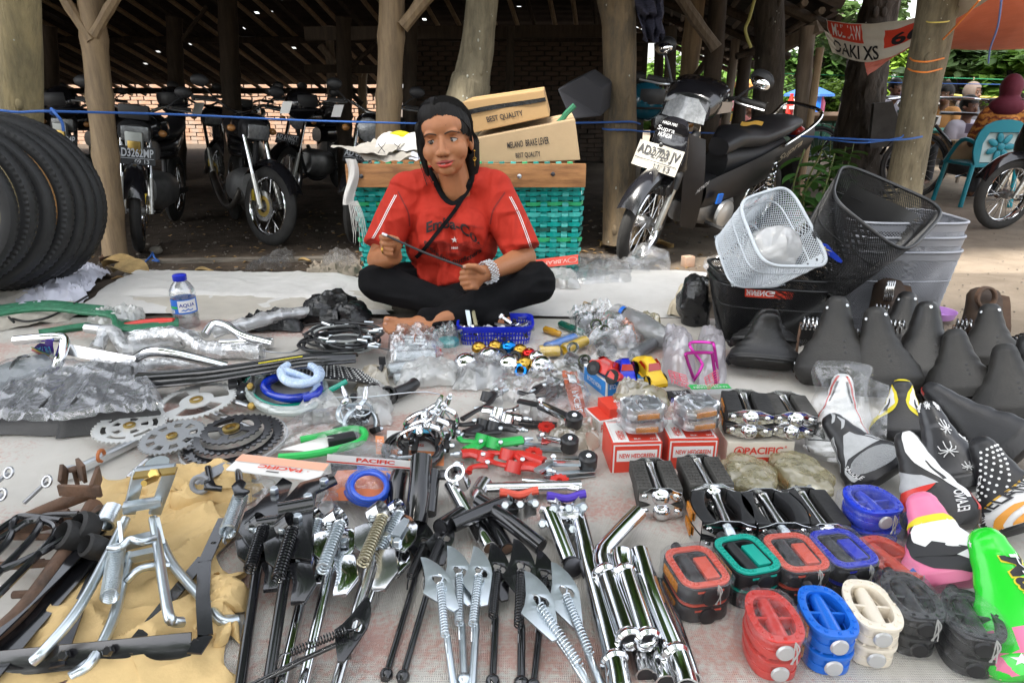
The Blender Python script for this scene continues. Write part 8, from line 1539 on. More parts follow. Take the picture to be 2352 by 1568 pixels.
def moto(label,contact,Y,rz,lean=-.12,steer=0,style='sport',plate_=None,S=1.0,group='parked motorcycles',lite=False):
 c=D(*contact,Y);c.z=zg(c.x,c.y);R_=.285;fx=.63
 t=T('motorcycle',label,'motorcycle',(0,0,0),group);t.rotation_mode='XYZ';t.rotation_euler=(lean,0,rz);t.scale=(S,)*3;t.location=c-Matrix.Rotation(rz,3,'Z')@V((fx*S,0,0))
 piv=(.47,0);F=lambda v:Ry(v,piv,steer)
 wheel(t,(fx,0,R_),R_,.045 if style!='cub' else .042,F,'front_wheel',20,1 if style=='disc' else(-1 if style=='sport' else None));wheel(t,(-.62,0,R_),R_,.05,lambda v:v,'rear_wheel',18,lite=lite)
 rk=lambda z:fx-(z-R_)*.42+.0
 for s_ in(-1,1):lb('fork_leg',MB().tube([F(V((rk(R_-.02),s_*.085,R_-.02))),F(V((rk(.50),s_*.085,.50)))],.021,10),forkm,t);lb('fork_tube',MB().tube([F(V((rk(.49),s_*.085,.49))),F(V((rk(.80),s_*.085,.80)))],.026 if style=='cub' else .017,10),bikeplast if style=='cub' else chrome,t)
 lb('axle',MB().tube([F(V((fx,-.11,R_))),F(V((fx,.11,R_)))],.014,8),engm,t)
 m=MB();w_=.058
 m.grid(lambda u,v:F(V((fx+(R_+.035)*cos(lerp(.42,2.5,u)),(v-.5)*2*w_,R_+(R_+.03+.02*sin(v*pi)-.03*(abs(v-.5)*2)**3)*sin(lerp(.42,2.5,u))))),18,8);lb('front_fender',m,bikeblack,t)
 zb_=.99 if style=='cub' else .97;hx=rk(.93)
 bar=[F(V((hx-.12,s,z))) for s,z in((-.35,zb_),(-.2,zb_+.01),(-.06,zb_-.05),(.06,zb_-.05),(.2,zb_+.01),(.35,zb_))];lb('handlebar',MB().tube(smoothpath(bar,5),.012,8),bikeplast if style=='cub' else chromeworn,t)
 for s_ in(-1,1):
  lb('grip',MB().tube([F(V((hx-.115,s_*.23,zb_+.008))),F(V((hx-.125,s_*.36,zb_)))],.019,10),rubber,t);lb('brake_lever',MB().tube(smoothpath([F(V((hx-.08,s_*.2,zb_))),F(V((hx-.05,s_*.24,zb_-.005))),F(V((hx-.05,s_*.38,zb_-.01)))],4),.006,6),alu,t)
 def mirror(s_,up,yaw_=0,dx=0):
  st_=lb('mirror',MB().ell(F(V((hx-.12+dx,s_*.31,zb_+up))),(.025,.06,.042),n=14,m=9),bikeplast,t);lb('mirror_glass',MB().ell(F(V((hx-.135+dx,s_*.31,zb_+up))),(.016,.05,.034),n=14,m=8),mirr,st_);lb('mirror_stem',MB().tube(smoothpath([F(V((hx-.1,s_*.2,zb_))),F(V((hx-.1,s_*.26,zb_+up*.5))),F(V((hx-.12+dx,s_*.31,zb_+up-.03)))],4),.006,6),bikeplast,st_)
 if style!='cub':
  if not lite:mirror(1,.12);mirror(-1,.12)
  sect(t,'tank',[(.36,.80,.05,.05),(.28,.82,.12,.09),(.1,.82,.14,.10),(-.06,.77,.09,.06)],bikeblack);sect(t,'seat',[(-.04,.76,.08,.035),(-.25,.76,.12,.045),(-.55,.80,.12,.05),(-.74,.83,.08,.03)],seatm);sect(t,'side_cover',[(.0,.64,.05,.07),(-.3,.64,.11,.09),(-.6,.72,.09,.06),(-.85,.80,.04,.02)],bikeblack);sect(t,'engine',[(.25,.38,.07,.1),(.1,.36,.14,.15),(-.15,.34,.14,.13),(-.25,.34,.07,.08)],engm)
  lb('frame_tube',MB().tube(smoothpath([V((.40,0,.78)),V((.32,0,.4)),V((.1,0,.2)),V((-.25,0,.22)),V((-.3,0,.62))],4),.02,8),bikeplast,t);lb('swing_arm',MB().bar(V((-.2,.09,.3)),V((-.62,.09,R_)),.03,.04).bar(V((-.2,-.09,.3)),V((-.62,-.09,R_)),.03,.04),bikeplast,t);lb('exhaust',MB().tube(smoothpath([V((.22,-.08,.35)),V((.1,-.13,.2)),V((-.3,-.15,.22)),V((-.8,-.16,.36))],5),[.022]*8+[.03]*8,10),exhm,t)
  if style=='round':
   hl=lb('headlight',MB().lathe([(.05,-.1),(.085,-.05),(.092,0),(.086,.01)],24,F(V((hx+.05,0,.80))),F(V((hx+1,0,.80)))-F(V((hx,0,.80))),cap=False),chrome,t);lb('headlight_glass',MB().lathe([(.086,.004),(.05,.02),(.001,.024)],24,F(V((hx+.05,0,.80))),F(V((hx+1,0,.80)))-F(V((hx,0,.80))),cap=False),lens,hl)
  else:
   hl=sect(t,'headlight',[(hx+.0,.80,.09,.09),(hx+.07,.80,.11,.075),(hx+.11,.79,.10,.06)],bikeplast,F,20);lb('headlight_glass',MB().box(F(V((hx+.112,0,.79))),(.02,.17,.1),Matrix.Rotation(steer,3,'Z')),lens,hl,bev=.008)
  if not lite:
   for s_ in(-1,1):lb('indicator',MB().ell(F(V((hx+.04,s_*.17,.80))),(.03,.03,.025),n=12,m=8),amberl,t)
  if style=='disc':lb('cowl',MB().box(F(V((hx+.05,0,.93))),(.05,.2,.1)),bikeplast,t,bev=.02)
 if plate_:
  px_,pz,pw,ph,l1,l2,pm,tm=plate_;o=V((px_,-pw/2,pz));f=lambda u,v,e=0:F(o+V((.0+e,pw*u,ph*v))+V((-.05*v,0,0)))
  m=MB();m.grid(lambda u,v:f(u,v)+V((.006*sin(u*9),0,0)) if pm is not platek else f(u,v),12,6);p_=lb('number_plate',m,pm,t);k_=lambda a,b,c,d:(lambda u,v:f(lerp(a,b,u),lerp(c,d,v),.012));lb('lettering',textmb(l1,k_(.04,.96,.42,.9),bold=.02),tm,p_);lb('lettering',textmb(l2,k_(.5,.85,.08,.3),bold=.01),tm,p_);m=MB();m.grid(k_(.03,.97,.335,.36),2,1);lb('plate_line',m,tm,p_)
 return t,F,hx,rk
platek=mat('black number plate',(.02,.02,.022),.45);platew=mat('plate digits',(.55,.57,.6),.5)
t1,F1,hx1,_=moto('dark motorcycle with rectangular headlight and AD3262MP plate',(308,570),4.75,-pi/2+.22,-.12,.2,'disc',(.63,.60,.25,.115,'AD3262MP','09 13',platek,platew))
lb('fork_guard',MB().box(F1(V((.56,0,.73))),(.04,.11,.16)),mat('pale shield',(.4,.42,.4),.4,.3),t1,bev=.01);lb('fork_guard',MB().box(F1(V((.585,0,.705))),(.02,.08,.09)),brass,t1,bev=.004)
t2,F2,hx2,_=moto('motorcycle with gold brake disc and slanted headlight',(596,556),4.95,-pi/2+.5,-.14,.45,'sport')
t3,F3,hx3,_=moto('motorcycle with big round headlight and AD 6160ZT plate',(822,545),5.0,-pi/2-.02,-.10,-.05,'round',(.62,.585,.25,.09,'AD 6160ZT','08 13',platek,platew))
for i,(x,Y,r,lbl,src) in enumerate([(150,6.2,.1,'black motorcycle with covered front behind the bamboo post',t1),(470,7.4,.3,'dark motorcycle deep in the shed right of the rectangular headlight',t2),(700,6.9,-.2,'black motorcycle in shadow with a helmet hung on it',t3),(740,8.2,.4,'dark motorcycle deepest in the shed by the pale post',t2),(20,7.2,.2,'motorcycle hidden in the dark at the left edge of the shed',t3),(240,8.4,.1,'dark motorcycle far back behind the slanted bamboo post',t2),(560,8.8,.2,'dark motorcycle far back under the brick wall',t1)]):
 c=D(x,560,Y);k=dup(src,(c.x,c.y+.6,-.3),None,None,lbl);k.rotation_euler=(-.1,0,-pi/2+r)
tb,_,_,_=moto('dark blue motorcycle half hidden behind the brown trunk',(1478,520),5.6,-pi/2-.35,-.12,0,'disc',None,1.05)
helm=lambda label,p,Y,r,mt,ry=0:(lambda t:(ob('shell',MB().ell(D(*p,Y),(r,r*1.1,r*1.02),n=22,m=14),mt,t),ob('visor',MB().grid(lambda u,v:D(*p,Y)+Matrix.Rotation(ry,3,'Z')@V((r*1.06*sin(lerp(-1.1,1.1,u))*cos((v-.5)*.7),-r*1.2*cos(lerp(-1.1,1.1,u))*cos((v-.5)*.7),r*1.05*sin((v-.2)*.75))),12,6),bikeplast,t),ob('trim',MB().tube([D(*p,Y)+Matrix.Rotation(ry,3,'Z')@V((r*1.03*cos(a),r*1.12*sin(a),-r*.35)) for a in[i*pi/12 for i in range(24)]],r*.06,6,closed=True),bikeplast,t)))(T('helmet',label,'helmet',D(*p,Y),'helmets on the motorcycles'))
helm('teal blue helmet hung beside the brown trunk',(1483,232),5.2,.135,mat('teal helmet',(.01,.09,.14),.18,coat=.7),.6);helm('black helmet with a peak on the shadowed motorcycle',(690,240),6.2,.13,bikeblack,1.2);helm('black helmet in the dark behind the slanted bamboo post',(142,236),5.9,.13,bikeblack,-.3);helm('black helmet behind the rectangular headlight',(398,232),6.4,.12,bikeblack,0)
for i,(x,y,Y) in enumerate([(652,247,4.6),(770,255,4.8),(450,250,6.6)]):one('paper_tag',MB().grid(lambda u,v:D(lerp(x-10,x+12,u)+8*v,lerp(y+14,y-14,v),Y),4,4),whitepaper,['white parking ticket on the slanted headlight motorcycle','white parking ticket left of the round headlight','pale parking ticket on a dark handlebar'][i],'ticket','parking tickets')
ts,FS,hxs,rks=moto('black step-through scooter with silver number plate leaning on its stand',(1442,596),4.35,radians(221),radians(-13),.24,'cub',(.70,.60,.27,.13,'AD2723 JV','11 13',mat('scuffed plate metal',(.42,.40,.35),.42,.6,var=.3),printblack),1.08,None)
fpanel=mat('faded black panel',(.014,.014,.017),.34,var=.4,vs=5,spec=.35)
sect(ts,'headlight_cowl',[(hxs-.17,.97,.10,.05),(hxs-.08,.99,.17,.085),(hxs+.03,.95,.16,.10),(hxs+.09,.915,.14,.075)],bikeblack,FS,22)
hl=lb('headlight',MB().grid(lambda u,v:FS(V((hxs+.135-.03*abs(u-.5)*2-.03*v,.128*(1-2*u)*(1-.12*v),.855+.12*v))),12,6),lens,ts)
for s_ in(-1,1):lb('indicator',MB().grid(lambda u,v:FS(V((hxs+.055-.11*u,s_*(.12+.085*u),.90+.03*u+.075*v*(1-.3*u)))),8,4),clearl,ts)
sect(ts,'front_shield',[(.53,.84,.07,.03),(.56,.78,.10,.07),(.54,.68,.115,.1),(.49,.60,.12,.08)],bikeblack,FS,20);sect(ts,'fork_cover',[(.60,.66,.09,.02),(.62,.58,.105,.08),(.60,.50,.11,.05)],bikeblack,FS,18)
for s_ in(-1,1):
 m=MB();m.grid(lambda u,v:V((lerp(.50,.36,u)-.16*v+.05*sin(v*pi),s_*(.09+.055*u*sin(pi*(.15+.75*v))+.03*sin(v*3)),lerp(.80,.24,v)-.03*u)),8,14);lb('leg_shield',m,fpanel,ts)
 m=MB();m.grid(lambda u,v:V((lerp(.20,-.92,u),s_*(.10+.05*sin(pi*min(1,u*1.2))*(1-.3*u)+.02*sin(v*pi)),lerp(.34+.30*u**1.2,.50+.30*u**.8,v))),20,8);lb('side_fairing',m,fpanel,ts);lb('shock',MB().coil(V((-.52,s_*.13,.36)),V((-.45,s_*.13,.60)),.028,.006,7,6,10),chrome,ts)
 lb('engine_cover',MB().lathe([(.001,.03),(.05,.03),(.06,.022),(.085,.02),(.09,0)],24,V((-.02,s_*.14,.30)),V((0,s_,0)),cap=False),mat('silver cover',(.5,.51,.52),.4,.7),ts);lb('footpeg',MB().tube([V((.08,s_*.1,.24)),V((.08,s_*.3,.24))],.014,8),rubber,ts)
sect(ts,'spine',[(.42,.62,.06,.08),(.2,.40,.09,.10),(.0,.42,.10,.09),(-.3,.50,.1,.08)],bikeplast);sect(ts,'seat',[(.02,.68,.07,.05),(-.08,.74,.11,.06),(-.3,.74,.13,.055),(-.55,.79,.13,.055),(-.76,.82,.09,.035)],seatm,n=22);sect(ts,'under_seat',[(-.0,.58,.08,.09),(-.3,.60,.12,.1),(-.6,.68,.11,.06)],bikeplast);sect(ts,'engine',[(.28,.30,.06,.06),(.15,.30,.09,.08),(-.05,.30,.12,.12),(-.22,.30,.08,.08)],engm)
m=MB();m.tube(smoothpath([V((.16,-.06,.24)),V((.05,-.1,.16)),V((-.3,-.14,.2)),V((-.8,-.16,.3))],5),[.02]*8+[.035]*8,10);lb('exhaust',m,exhm,ts);lb('side_stand',MB().tube(smoothpath([V((-.1,.12,.24)),V((-.14,.26,.02)),V((-.1,.3,.01))],4),.01,7),bikeplast,ts)
lb('grab_rail',MB().tube(smoothpath([V((-.50,.14,.70)),V((-.78,.15,.82)),V((-.88,.13,.90)),V((-.92,0,.91)),V((-.88,-.13,.90)),V((-.78,-.15,.82)),V((-.5,-.14,.70))],5),.012,8),chrome,ts)
lb('tail_lamp',MB().ell(V((-.88,0,.74)),(.05,.07,.05),n=12,m=8),redplastic,ts);m=MB();m.grid(lambda u,v:V((-.62+(R0+.05)*cos(lerp(1.9,3.4,u)),(v-.5)*.14,.285+(R0+.06)*sin(lerp(1.9,3.4,u)))),14,4) if False else m.grid(lambda u,v:V((-.62+.34*cos(lerp(1.6,3.5,u)),(v-.5)*.14,.285+.34*sin(lerp(1.6,3.5,u)))),14,4);lb('rear_fender',m,bikeplast,ts);lb('mud_flap',MB().box((-.95,0,.45),(.02,.16,.24)),rubber,ts)
rk_=MB()
for y in(-.07,0,.07):rk_.tube(smoothpath([V((.30,y,.62)),V((.24,y,.48)),V((.06,y,.50))],4),.006,6)
lb('inner_rack',rk_,chromeworn,ts);tag(ts.children[-1],kind='stuff');lb('rack_loop',MB().tube(smoothpath([V((.32,-.09,.66)),V((.22,-.09,.46)),V((.0,-.09,.50)),V((.0,.09,.50)),V((.22,.09,.46)),V((.32,.09,.66))],4),.007,7),chromeworn,ts)
def cmirror(s_,up,dx,tilt):
 st_=lb('mirror',MB().ell(FS(V((hxs-.12+dx,s_*.30,1.0+up))),(.03,.075,.05),Matrix.Rotation(tilt,3,'X'),16,10),bikeplast,ts);lb('mirror_glass',MB().ell(FS(V((hxs-.105+dx,s_*.30,.985+up))),(.026,.062,.036),Matrix.Rotation(tilt,3,'X'),16,8),mirr,st_);lb('mirror_stem',MB().tube(smoothpath([FS(V((hxs-.1,s_*.2,1.0))),FS(V((hxs-.1,s_*.25,1.0+up*.5))),FS(V((hxs-.12+dx,s_*.3,.97+up)))],4),.008,6),bikeplast,st_)
cmirror(-1,.18,0,.3);cmirror(1,.12,0,-.2)
ltext(ts,'HONDA',(.655,-.04,.775),(0,.08,0),(-.012,0,.022),printgrey,.01,FS);ltext(ts,'Supra',(.66,-.05,.80),(0,.10,0),(-.012,0,.03),printgrey,.0,FS);ltext(ts,'NAGA MAS',(.628,-.042,.838),(0,.085,0),(-.01,0,.014),printgrey,0,FS);ltext(ts,'HONDA',(.45,.207,.49),(-.10,.0,.05),(-.01,0,.03),printgrey,.02);ltext(ts,'Supra',(-.45,.162,.58),(-.28,-.02,.10),(-.02,0,.07),mat('silver emblem',(.55,.5,.4),.3,.8),.02)
lb('lock_barrel',MB().lathe([(.013,0),(.013,.004),(.006,.005)],14,FS(V((.67,0,.735))),FS(V((1,0,.735)))-FS(V((0,0,.735)))),chromeworn,ts);lb('sticker',MB().box((.12,.17,.42),(.05,.01,.06)),blueplastic,ts)
one('duster',MB().grid(lambda u,v:D(lerp(1700,1750,u)+4*v,lerp(288,279,v)+2*sin(u*7),4.72),12,5),mat('yellow cloth',(.6,.36,.06),.8),'flat yellow cloth lying on the scooter seat','cloth')
tr_,_,_,_=moto('black motorcycle at the right edge showing only its front wheel',(2286,515),5.6,pi+.12,-.05,.1,'cub',None,1.0);sect(tr_,'front_shield',[(.56,.80,.08,.05),(.52,.66,.16,.12),(.42,.5,.2,.14),(.3,.34,.18,.1)],bikeblack);sect(tr_,'seat',[(.0,.70,.08,.05),(-.3,.74,.13,.05),(-.7,.80,.1,.04)],seatm);sect(tr_,'body',[(.3,.42,.1,.1),(-.1,.5,.13,.12),(-.8,.68,.1,.08)],bikeblack)
def bicycle(label,p,Y,rz):
 c=D(*p,Y);c.z=-.3;t=T('bicycle',label,'bicycle',c,None,rz);R_=.34
 for x,nm in((.55,'front_wheel'),(-.55,'rear_wheel')):
  w=lb(nm,MB().grid(lambda u,v:V((x+(R_-.02+.02*cos(2*pi*v))*cos(2*pi*u),.02*sin(2*pi*v),R_+(R_-.02+.02*cos(2*pi*v))*sin(2*pi*u))),40,8,True,True),tyreg,t);lb('rim',MB().tube([V((x+(R_-.05)*cos(a),0,R_+(R_-.05)*sin(a))) for a in[i*pi/20 for i in range(40)]],.01,6,closed=True),darksteel,w);m=MB()
  for i in range(20):a=i*pi/10;m.tube([V((x,.02*(-1)**i,R_)),V((x+(R_-.05)*cos(a),0,R_+(R_-.05)*sin(a)))],.0018,3)
  tag(lb('spokes',m,steel,w),kind='stuff');lb('fender',MB().grid(lambda u,v:V((x+(R_+.03)*cos(lerp(.3,2.7,u)),(v-.5)*.07,R_+(R_+.03-.01*abs(v-.5))*sin(lerp(.3,2.7,u)))),20,4),bikeblack,t)
 f=MB()
 for a,b in(((.42,.82),(.55,R_)),((.40,.86),(-.15,.84)),((.42,.74),(-.08,.28)),((-.15,.88),(-.08,.28)),((-.08,.28),(-.55,R_)),((-.15,.84),(-.55,R_))):lb('frame_tube',MB().tube([V((a[0],0,a[1])),V((b[0],0,b[1]))],.016,8),bikeblack,t)
 lb('handlebar',MB().tube(smoothpath([V((.1,-.25,.98)),V((.3,-.24,1.0)),V((.42,0,1.0)),V((.3,.24,1.0)),V((.1,.25,.98))],5),.011,8),chrome,t);lb('head_lamp',MB().ell(V((.5,0,.92)),(.05,.045,.045),n=14,m=9),chrome,t);sect(t,'saddle',[(-.02,.97,.03,.02),(-.15,.98,.06,.03),(-.28,.98,.10,.04)],leather);lb('crank',MB().tube([V((-.08,-.08,.28)),V((.08,-.08,.22))],.01,7),chrome,t);lb('chain_case',MB().bar(V((-.08,-.05,.28)),V((-.55,-.05,R_)),.1,.02),bikeblack,t);return t
bicycle('old black roadster bicycle standing behind the leaning trunk',(2215,440),7.2,pi-.08);bicycle('bicycle with a grey saddle half hidden by the dark shrub',(1960,400),8.6,.2)
# SEATED PEOPLE BEYOND
def skinm(n,c):
 m=mat(n,c,.5,var=.1,vs=20);b=m.node_tree.nodes['Principled BSDF'];b.inputs['Subsurface Weight'].default_value=.12;b.inputs['Subsurface Radius'].default_value=(.02,.008,.004);return m
skin2=skinm('brown skin',(.13,.06,.034));hairm=mat('black hair',(.007,.0055,.005),.52,var=.3,vs=4,spec=.22)
def batik():
 m=mat('orange batik',(.52,.17,.03),.8);nt=m.node_tree;b=nt.nodes['Principled BSDF'];w=nt.nodes.new('ShaderNodeTexWave');w.bands_direction='Z';w.inputs['Scale'].default_value=5;w.inputs['Distortion'].default_value=6;w.inputs['Detail'].default_value=4;w.inputs['Detail Scale'].default_value=5;tc=nt.nodes.new('ShaderNodeTexCoord');r=nt.nodes.new('ShaderNodeValToRGB');r.color_ramp.elements[0].color=(.16,.03,.015,1);r.color_ramp.elements[1].color=(.6,.25,.05,1);nt.links.new(tc.outputs['Object'],w.inputs[0]);nt.links.new(w.outputs[0],r.inputs[0]);nt.links.new(r.outputs[0],b.inputs['Base Color']);return m
def person(label,head,Y,face,shirt,trous,hair=hairm,veil=None,arms='table',S=1.0):
 """Seated figure, head at a picture point, facing by angle (0 = towards us, positive to our right)."""
 h=D(*head,Y);t=T('person',label,'person',(h.x,h.y,-.3));R=Matrix.Rotation(face,3,'Z');f=lambda x,y,z:h+R@V((x,-y,z))*S
 m=MB();m.ell(f(0,-.01,.02),(.075*S,.09*S,.095*S),R,16,12).ell(f(0,.02,-.045),(.06*S,.065*S,.07*S),R,14,10).cap(f(0,.08,.0),f(0,.1,-.03),.008,.015).cap(f(0,-.02,-.08),f(0,-.03,-.2),.05,.06);m.ell(f(.078,0,-.01),.02).ell(f(-.078,0,-.01),.02)
 m.ell(f(0,-.04,-.4),(.15*S,.1*S,.26*S),R,16,12).cap(f(-.17,-.04,-.27),f(-.22,.05,-.5),.045,.04).cap(f(.17,-.04,-.27),f(.22,.05,-.5),.045,.04)
 hz=-.5 if arms=='table' else-.12;hy=.3 if arms=='table' else .17
 for s_ in(-1,1):
  m.cap(f(s_*.22,.05,-.5),f(s_*.09,hy,hz),.038,.028).ell(f(s_*.07,hy+.04,hz),(.035,.04,.025),R)
  for k in range(4):m.cap(f(s_*(.05+.014*k),hy+.06,hz+.01),f(s_*(.045+.014*k),hy+.105,hz-.01),.009,.008,6)
  m.cap(f(s_*.04,hy+.03,hz+.01),f(s_*.025,hy+.075,hz+.015),.01,.008,6);m.cap(f(s_*.09,-.02,-.62),f(s_*.12,.38,-.66),.075,.06).cap(f(s_*.12,.38,-.66),f(s_*.12,.36,-1.0),.055,.04).cap(f(s_*.12,.36,-1.02),f(s_*.12,.48,-1.03),.035,.03)
 ob('body',remesh(m,.012,3),skin2,t)
 m=MB().ell(f(0,-.04,-.42),(.175*S,.125*S,.28*S),R,18,12).cap(f(-.12,-.04,-.2),f(.12,-.04,-.2),.07,.07)
 for s_ in(-1,1):m.cap(f(s_*.15,-.04,-.24),f(s_*.215,.03,-.44),.068,.06)
 ob('shirt',remesh(m,.014,3),shirt,t);m=MB()
 for s_ in(-1,1):m.cap(f(s_*.09,-.04,-.62),f(s_*.12,.39,-.655),.09,.07).cap(f(s_*.12,.39,-.66),f(s_*.12,.36,-.96),.066,.06)
 ob('trousers',remesh(m,.016,3),trous,t)
 for s_ in(-1,1):e=ob('eye',MB().ell(f(s_*.031,.078,.01),(.0105,.005,.0045),R,10,6),mat('dull eye',(.4,.36,.33),.4),t);ob('iris',MB().ell(f(s_*.031,.083,.01),.0055,n=8,m=6),printblack,e);ob('eyebrow',MB().bar(f(s_*.015,.088,.032),f(s_*.05,.072,.034),.006,.006),hairm,t)
 ob('lips',MB().ell(f(0,.08,-.062),(.023,.012,.008),R,10,6),mat('lip brown',(.2,.06,.05),.5),t)
 if veil:m=MB().ell(f(0,-.025,.02),(.098*S,.115*S,.125*S),R,18,14).ell(f(0,-.05,-.15),(.16*S,.12*S,.1*S),R,16,10);m=remesh(m,.014,4);m.f=[q for q in m.f if not(lambda c:(R.inverted()@(c-h)).y<-.06*S and abs((R.inverted()@(c-h)).x)<.055*S and-.09*S<(c-h).z<.07*S)(m.v[q[0]])];ob('headscarf',m,veil,t)
 else:m=remesh(MB().ell(f(0,-.022,.035),(.086*S,.102*S,.096*S),R,18,14),.01,2);m.f=[q for q in m.f if not(lambda c:(R.inverted()@(c-h)).y<-.045*S and(c-h).z<.042*S)(m.v[q[0]])];ob('hair',m,hair,t)
 return f
wsh=mat('white shirt',(.4,.38,.43),.8,var=.08);dtr=mat('dark trousers',(.03,.03,.035),.8)
f=person('man in a pale shirt holding a booklet before his chin behind the gnarled trunk',(2058,203),9.6,.1,wsh,dtr,arms='up');one('booklet',MB().box(f(.02,.2,-.09),(.14,.02,.1),Matrix.Rotation(.1,3,'Z')),mat('violet cover',(.3,.25,.55),.5),'violet booklet held up by the man in the pale shirt','booklet')
person('man in a brown orange shirt turned sideways beside the leaning trunk',(2172,218),9.0,-.9,mat('brown shirt',(.3,.14,.04),.8),dtr);person('person in a white shirt bent over the table, black hair',(2228,246),7.9,.2,wsh,dtr);person('person in a grey headscarf sitting behind the white shirted one',(2236,214),9.4,.4,mat('dark blouse',(.06,.06,.07),.8),dtr,veil=mat('grey headscarf',(.16,.12,.1),.8));person('woman in a burgundy headscarf and orange patterned blouse seen from behind',(2322,206),6.9,2.6,batik(),dtr,veil=mat('burgundy headscarf',(.12,.012,.03),.8,var=.2));person('man in a dark jacket sitting by the food stall',(1652,276),9.5,-.6,mat('dark jacket',(.03,.03,.035),.7),dtr,S=.95);person('person in a red and white top standing at the food stall',(1722,248),12.5,.4,mat('red white shirt',(.55,.2,.18),.8,var=.5,vs=30),dtr,S=.9)
tc_=mat('teal chair plastic',(.005,.19,.25),.4);ch=T('plastic_chair','teal plastic chair with a flower cut in its backrest','chair',D(2268,465,6.7));b0=D(2268,465,6.7);b0.z=-.3;f=lambda x,y,z:b0+V((x,y,z));A_=[(-.2,.38),(-.25,.52),(-.255,.62),(-.235,.7),(-.19,.76),(-.12,.80),(-.04,.815),(.04,.815),(.12,.80),(.19,.76),(.235,.7),(.255,.62),(.25,.52),(.2,.38)];hl_=[(-.17,.42),(-.18,.6),(-.14,.7),(.14,.7),(.18,.6),(.17,.42)]
ob('backrest',plate(A_,[hl_],lambda x,y,z:f(x,z-.05*(y-.4),y),.02),tc_,ch,bev=.004)
for i in range(7):a=2*pi*i/7;ob('petal',MB().ell(f(.085*cos(a),-.0,.57+.085*sin(a)),(.055,.012,.03),Matrix.Rotation(-a,3,'Y'),12,7),tc_,ch)
ob('flower_centre',MB().ell(f(0,-.01,.57),(.035,.012,.035)),tc_,ch);ob('back_panel',MB().box(f(0,.02,.56),(.33,.006,.27)),mat('pale panel',(.4,.5,.5),.5),ch);ob('seat',MB().box(f(0,.24,.4),(.46,.44,.03)),tc_,ch,bev=.01)
for x in(-.21,.21):
 for y in(.02,.44):ob('leg',MB().tube([f(x,y,.4),f(x*1.15,y*1.1,0)],.022,8),tc_,ch)
 ob('armrest',MB().tube(smoothpath([f(x*1.1,-.0,.6),f(x*1.2,.2,.62),f(x*1.15,.42,.4)],4),.02,8),tc_,ch)
def tablet(label,p,Y,w,d,hgt,mt):c=D(*p,Y);t=T('table',label,'table',(c.x,c.y,-.3));ob('table_top',MB().box(c,(w,d,.035)),mt,t,bev=.004);[ob('leg',MB().tube([c+V((x*w*.45,y*d*.42,0)),V((c.x+x*w*.45,c.y+y*d*.42,-.3))],.022,6),timber,t) for x in(-1,1) for y in(-1,1)];return c
gt=mat('green painted wood',(.02,.2,.15),.6);c=tablet('long green painted table with papers behind the leaning trunk',(2150,300),8.4,1.2,.6,.75,gt);tablet('upper green counter behind the leaning trunk',(2125,256),9.6,.8,.4,.9,gt)
for i,(x,y,Y,mt) in enumerate([(2122,285,8.2,whitepaper),(2140,238,9.4,whitepaper),(2290,296,7.6,mat('lilac paper',(.5,.42,.68),.6)),(2255,305,7.6,MATS['lilac paper'])]):one('paper_stack',MB().box(D(x,y,Y)+V((0,0,.04)),(.26,.18,.1)),mt,['white paper pile on the long green table','white box on the upper green counter','lilac paper pile at the right of the seated people','lilac paper pile in front of the white shirt'][i],'paper',bev=.003)
bd=D(2035,290,7.3);one('dark_board',MB().prism([D(2008,238,7.3),D(2050,233,7.3),D(2085,335,7.25),D(1998,340,7.25)],(0,.05,.0)),mat('dark board',(.05,.045,.04),.8,var=.3),'dark board leaning against the gnarled trunk','board')
bm2=D(2230,340,7.4);one('cardboard_box',MB().box(D(2205,345,7.3),(.3,.25,.2)),crd2,'pale cardboard box left of the teal chair','box',bev=.004)
# THE WOMAN
skin=skinm('warm tan skin',(.41,.165,.07));redsh=mat('red jersey',(.47,.021,.006),.85,var=.16,vs=10,bump=.12,bs=300);blackcl=mat('black cotton',(.009,.009,.010),.95,spec=.12,var=.3,bump=.15,bs=200)
wm=T('person','woman in a red T-shirt and black trousers sitting cross-legged holding a black rod','person',(-.18,2.45,0))
def pj(p):
 q=p-V((0,0,CH));d=q.y*ct-q.z*st;return(1176+FP*q.x/d,784-FP*(q.y*st+q.z*ct)/d)
HC=D(1024,322,2.36);ya,ro,pi_=radians(5),radians(7),radians(1)
Yf_=V((-sin(ya),-cos(ya),-sin(pi_))).normalized();Xf=V((cos(ya),-sin(ya),0));Zf=Xf.cross(Yf_)*-1;Zf=Zf if Zf.z>0 else-Zf
Xf,Zf=Xf*cos(ro)+Zf*sin(ro),Zf*cos(ro)-Xf*sin(ro);HS=1.08
H=lambda x,y,z:HC+(Xf*x+Yf_*y+Zf*z)*HS
RH=Matrix((Xf,Yf_,Zf)).transposed()
hl_=lambda p:V(((p-HC).dot(Xf),(p-HC).dot(Yf_),(p-HC).dot(Zf)))/HS
E=lambda m,c,r,n=20,k=14:m.ell(H(*c),tuple(q*HS for q in r),RH,n,k)
def CP(m,a,b,ra,rb):m.cap(H(*a),H(*b),ra*HS,rb*HS,14)
b=MB()
E(b,(0,-.018,.03),(.074,.09,.085));E(b,(0,.014,-.024),(.067,.063,.066));E(b,(0,.028,-.050),(.055,.050,.053));E(b,(0,.055,-.083),(.026,.021,.019));E(b,(0,.028,.042),(.064,.047,.046))
for s_ in(-1,1):E(b,(s_*.036,.042,-.028),(.032,.029,.033));E(b,(s_*.027,.062,.026),(.027,.011,.010));E(b,(s_*.0125,.083,-.0325),(.0105,.012,.009));E(b,(s_*.074,-.014,-.014),(.009,.016,.028))
CP(b,(0,.066,.010),(0,.082,-.016),.0095,.0105);CP(b,(0,.082,-.016),(0,.089,-.029),.0105,.0125)
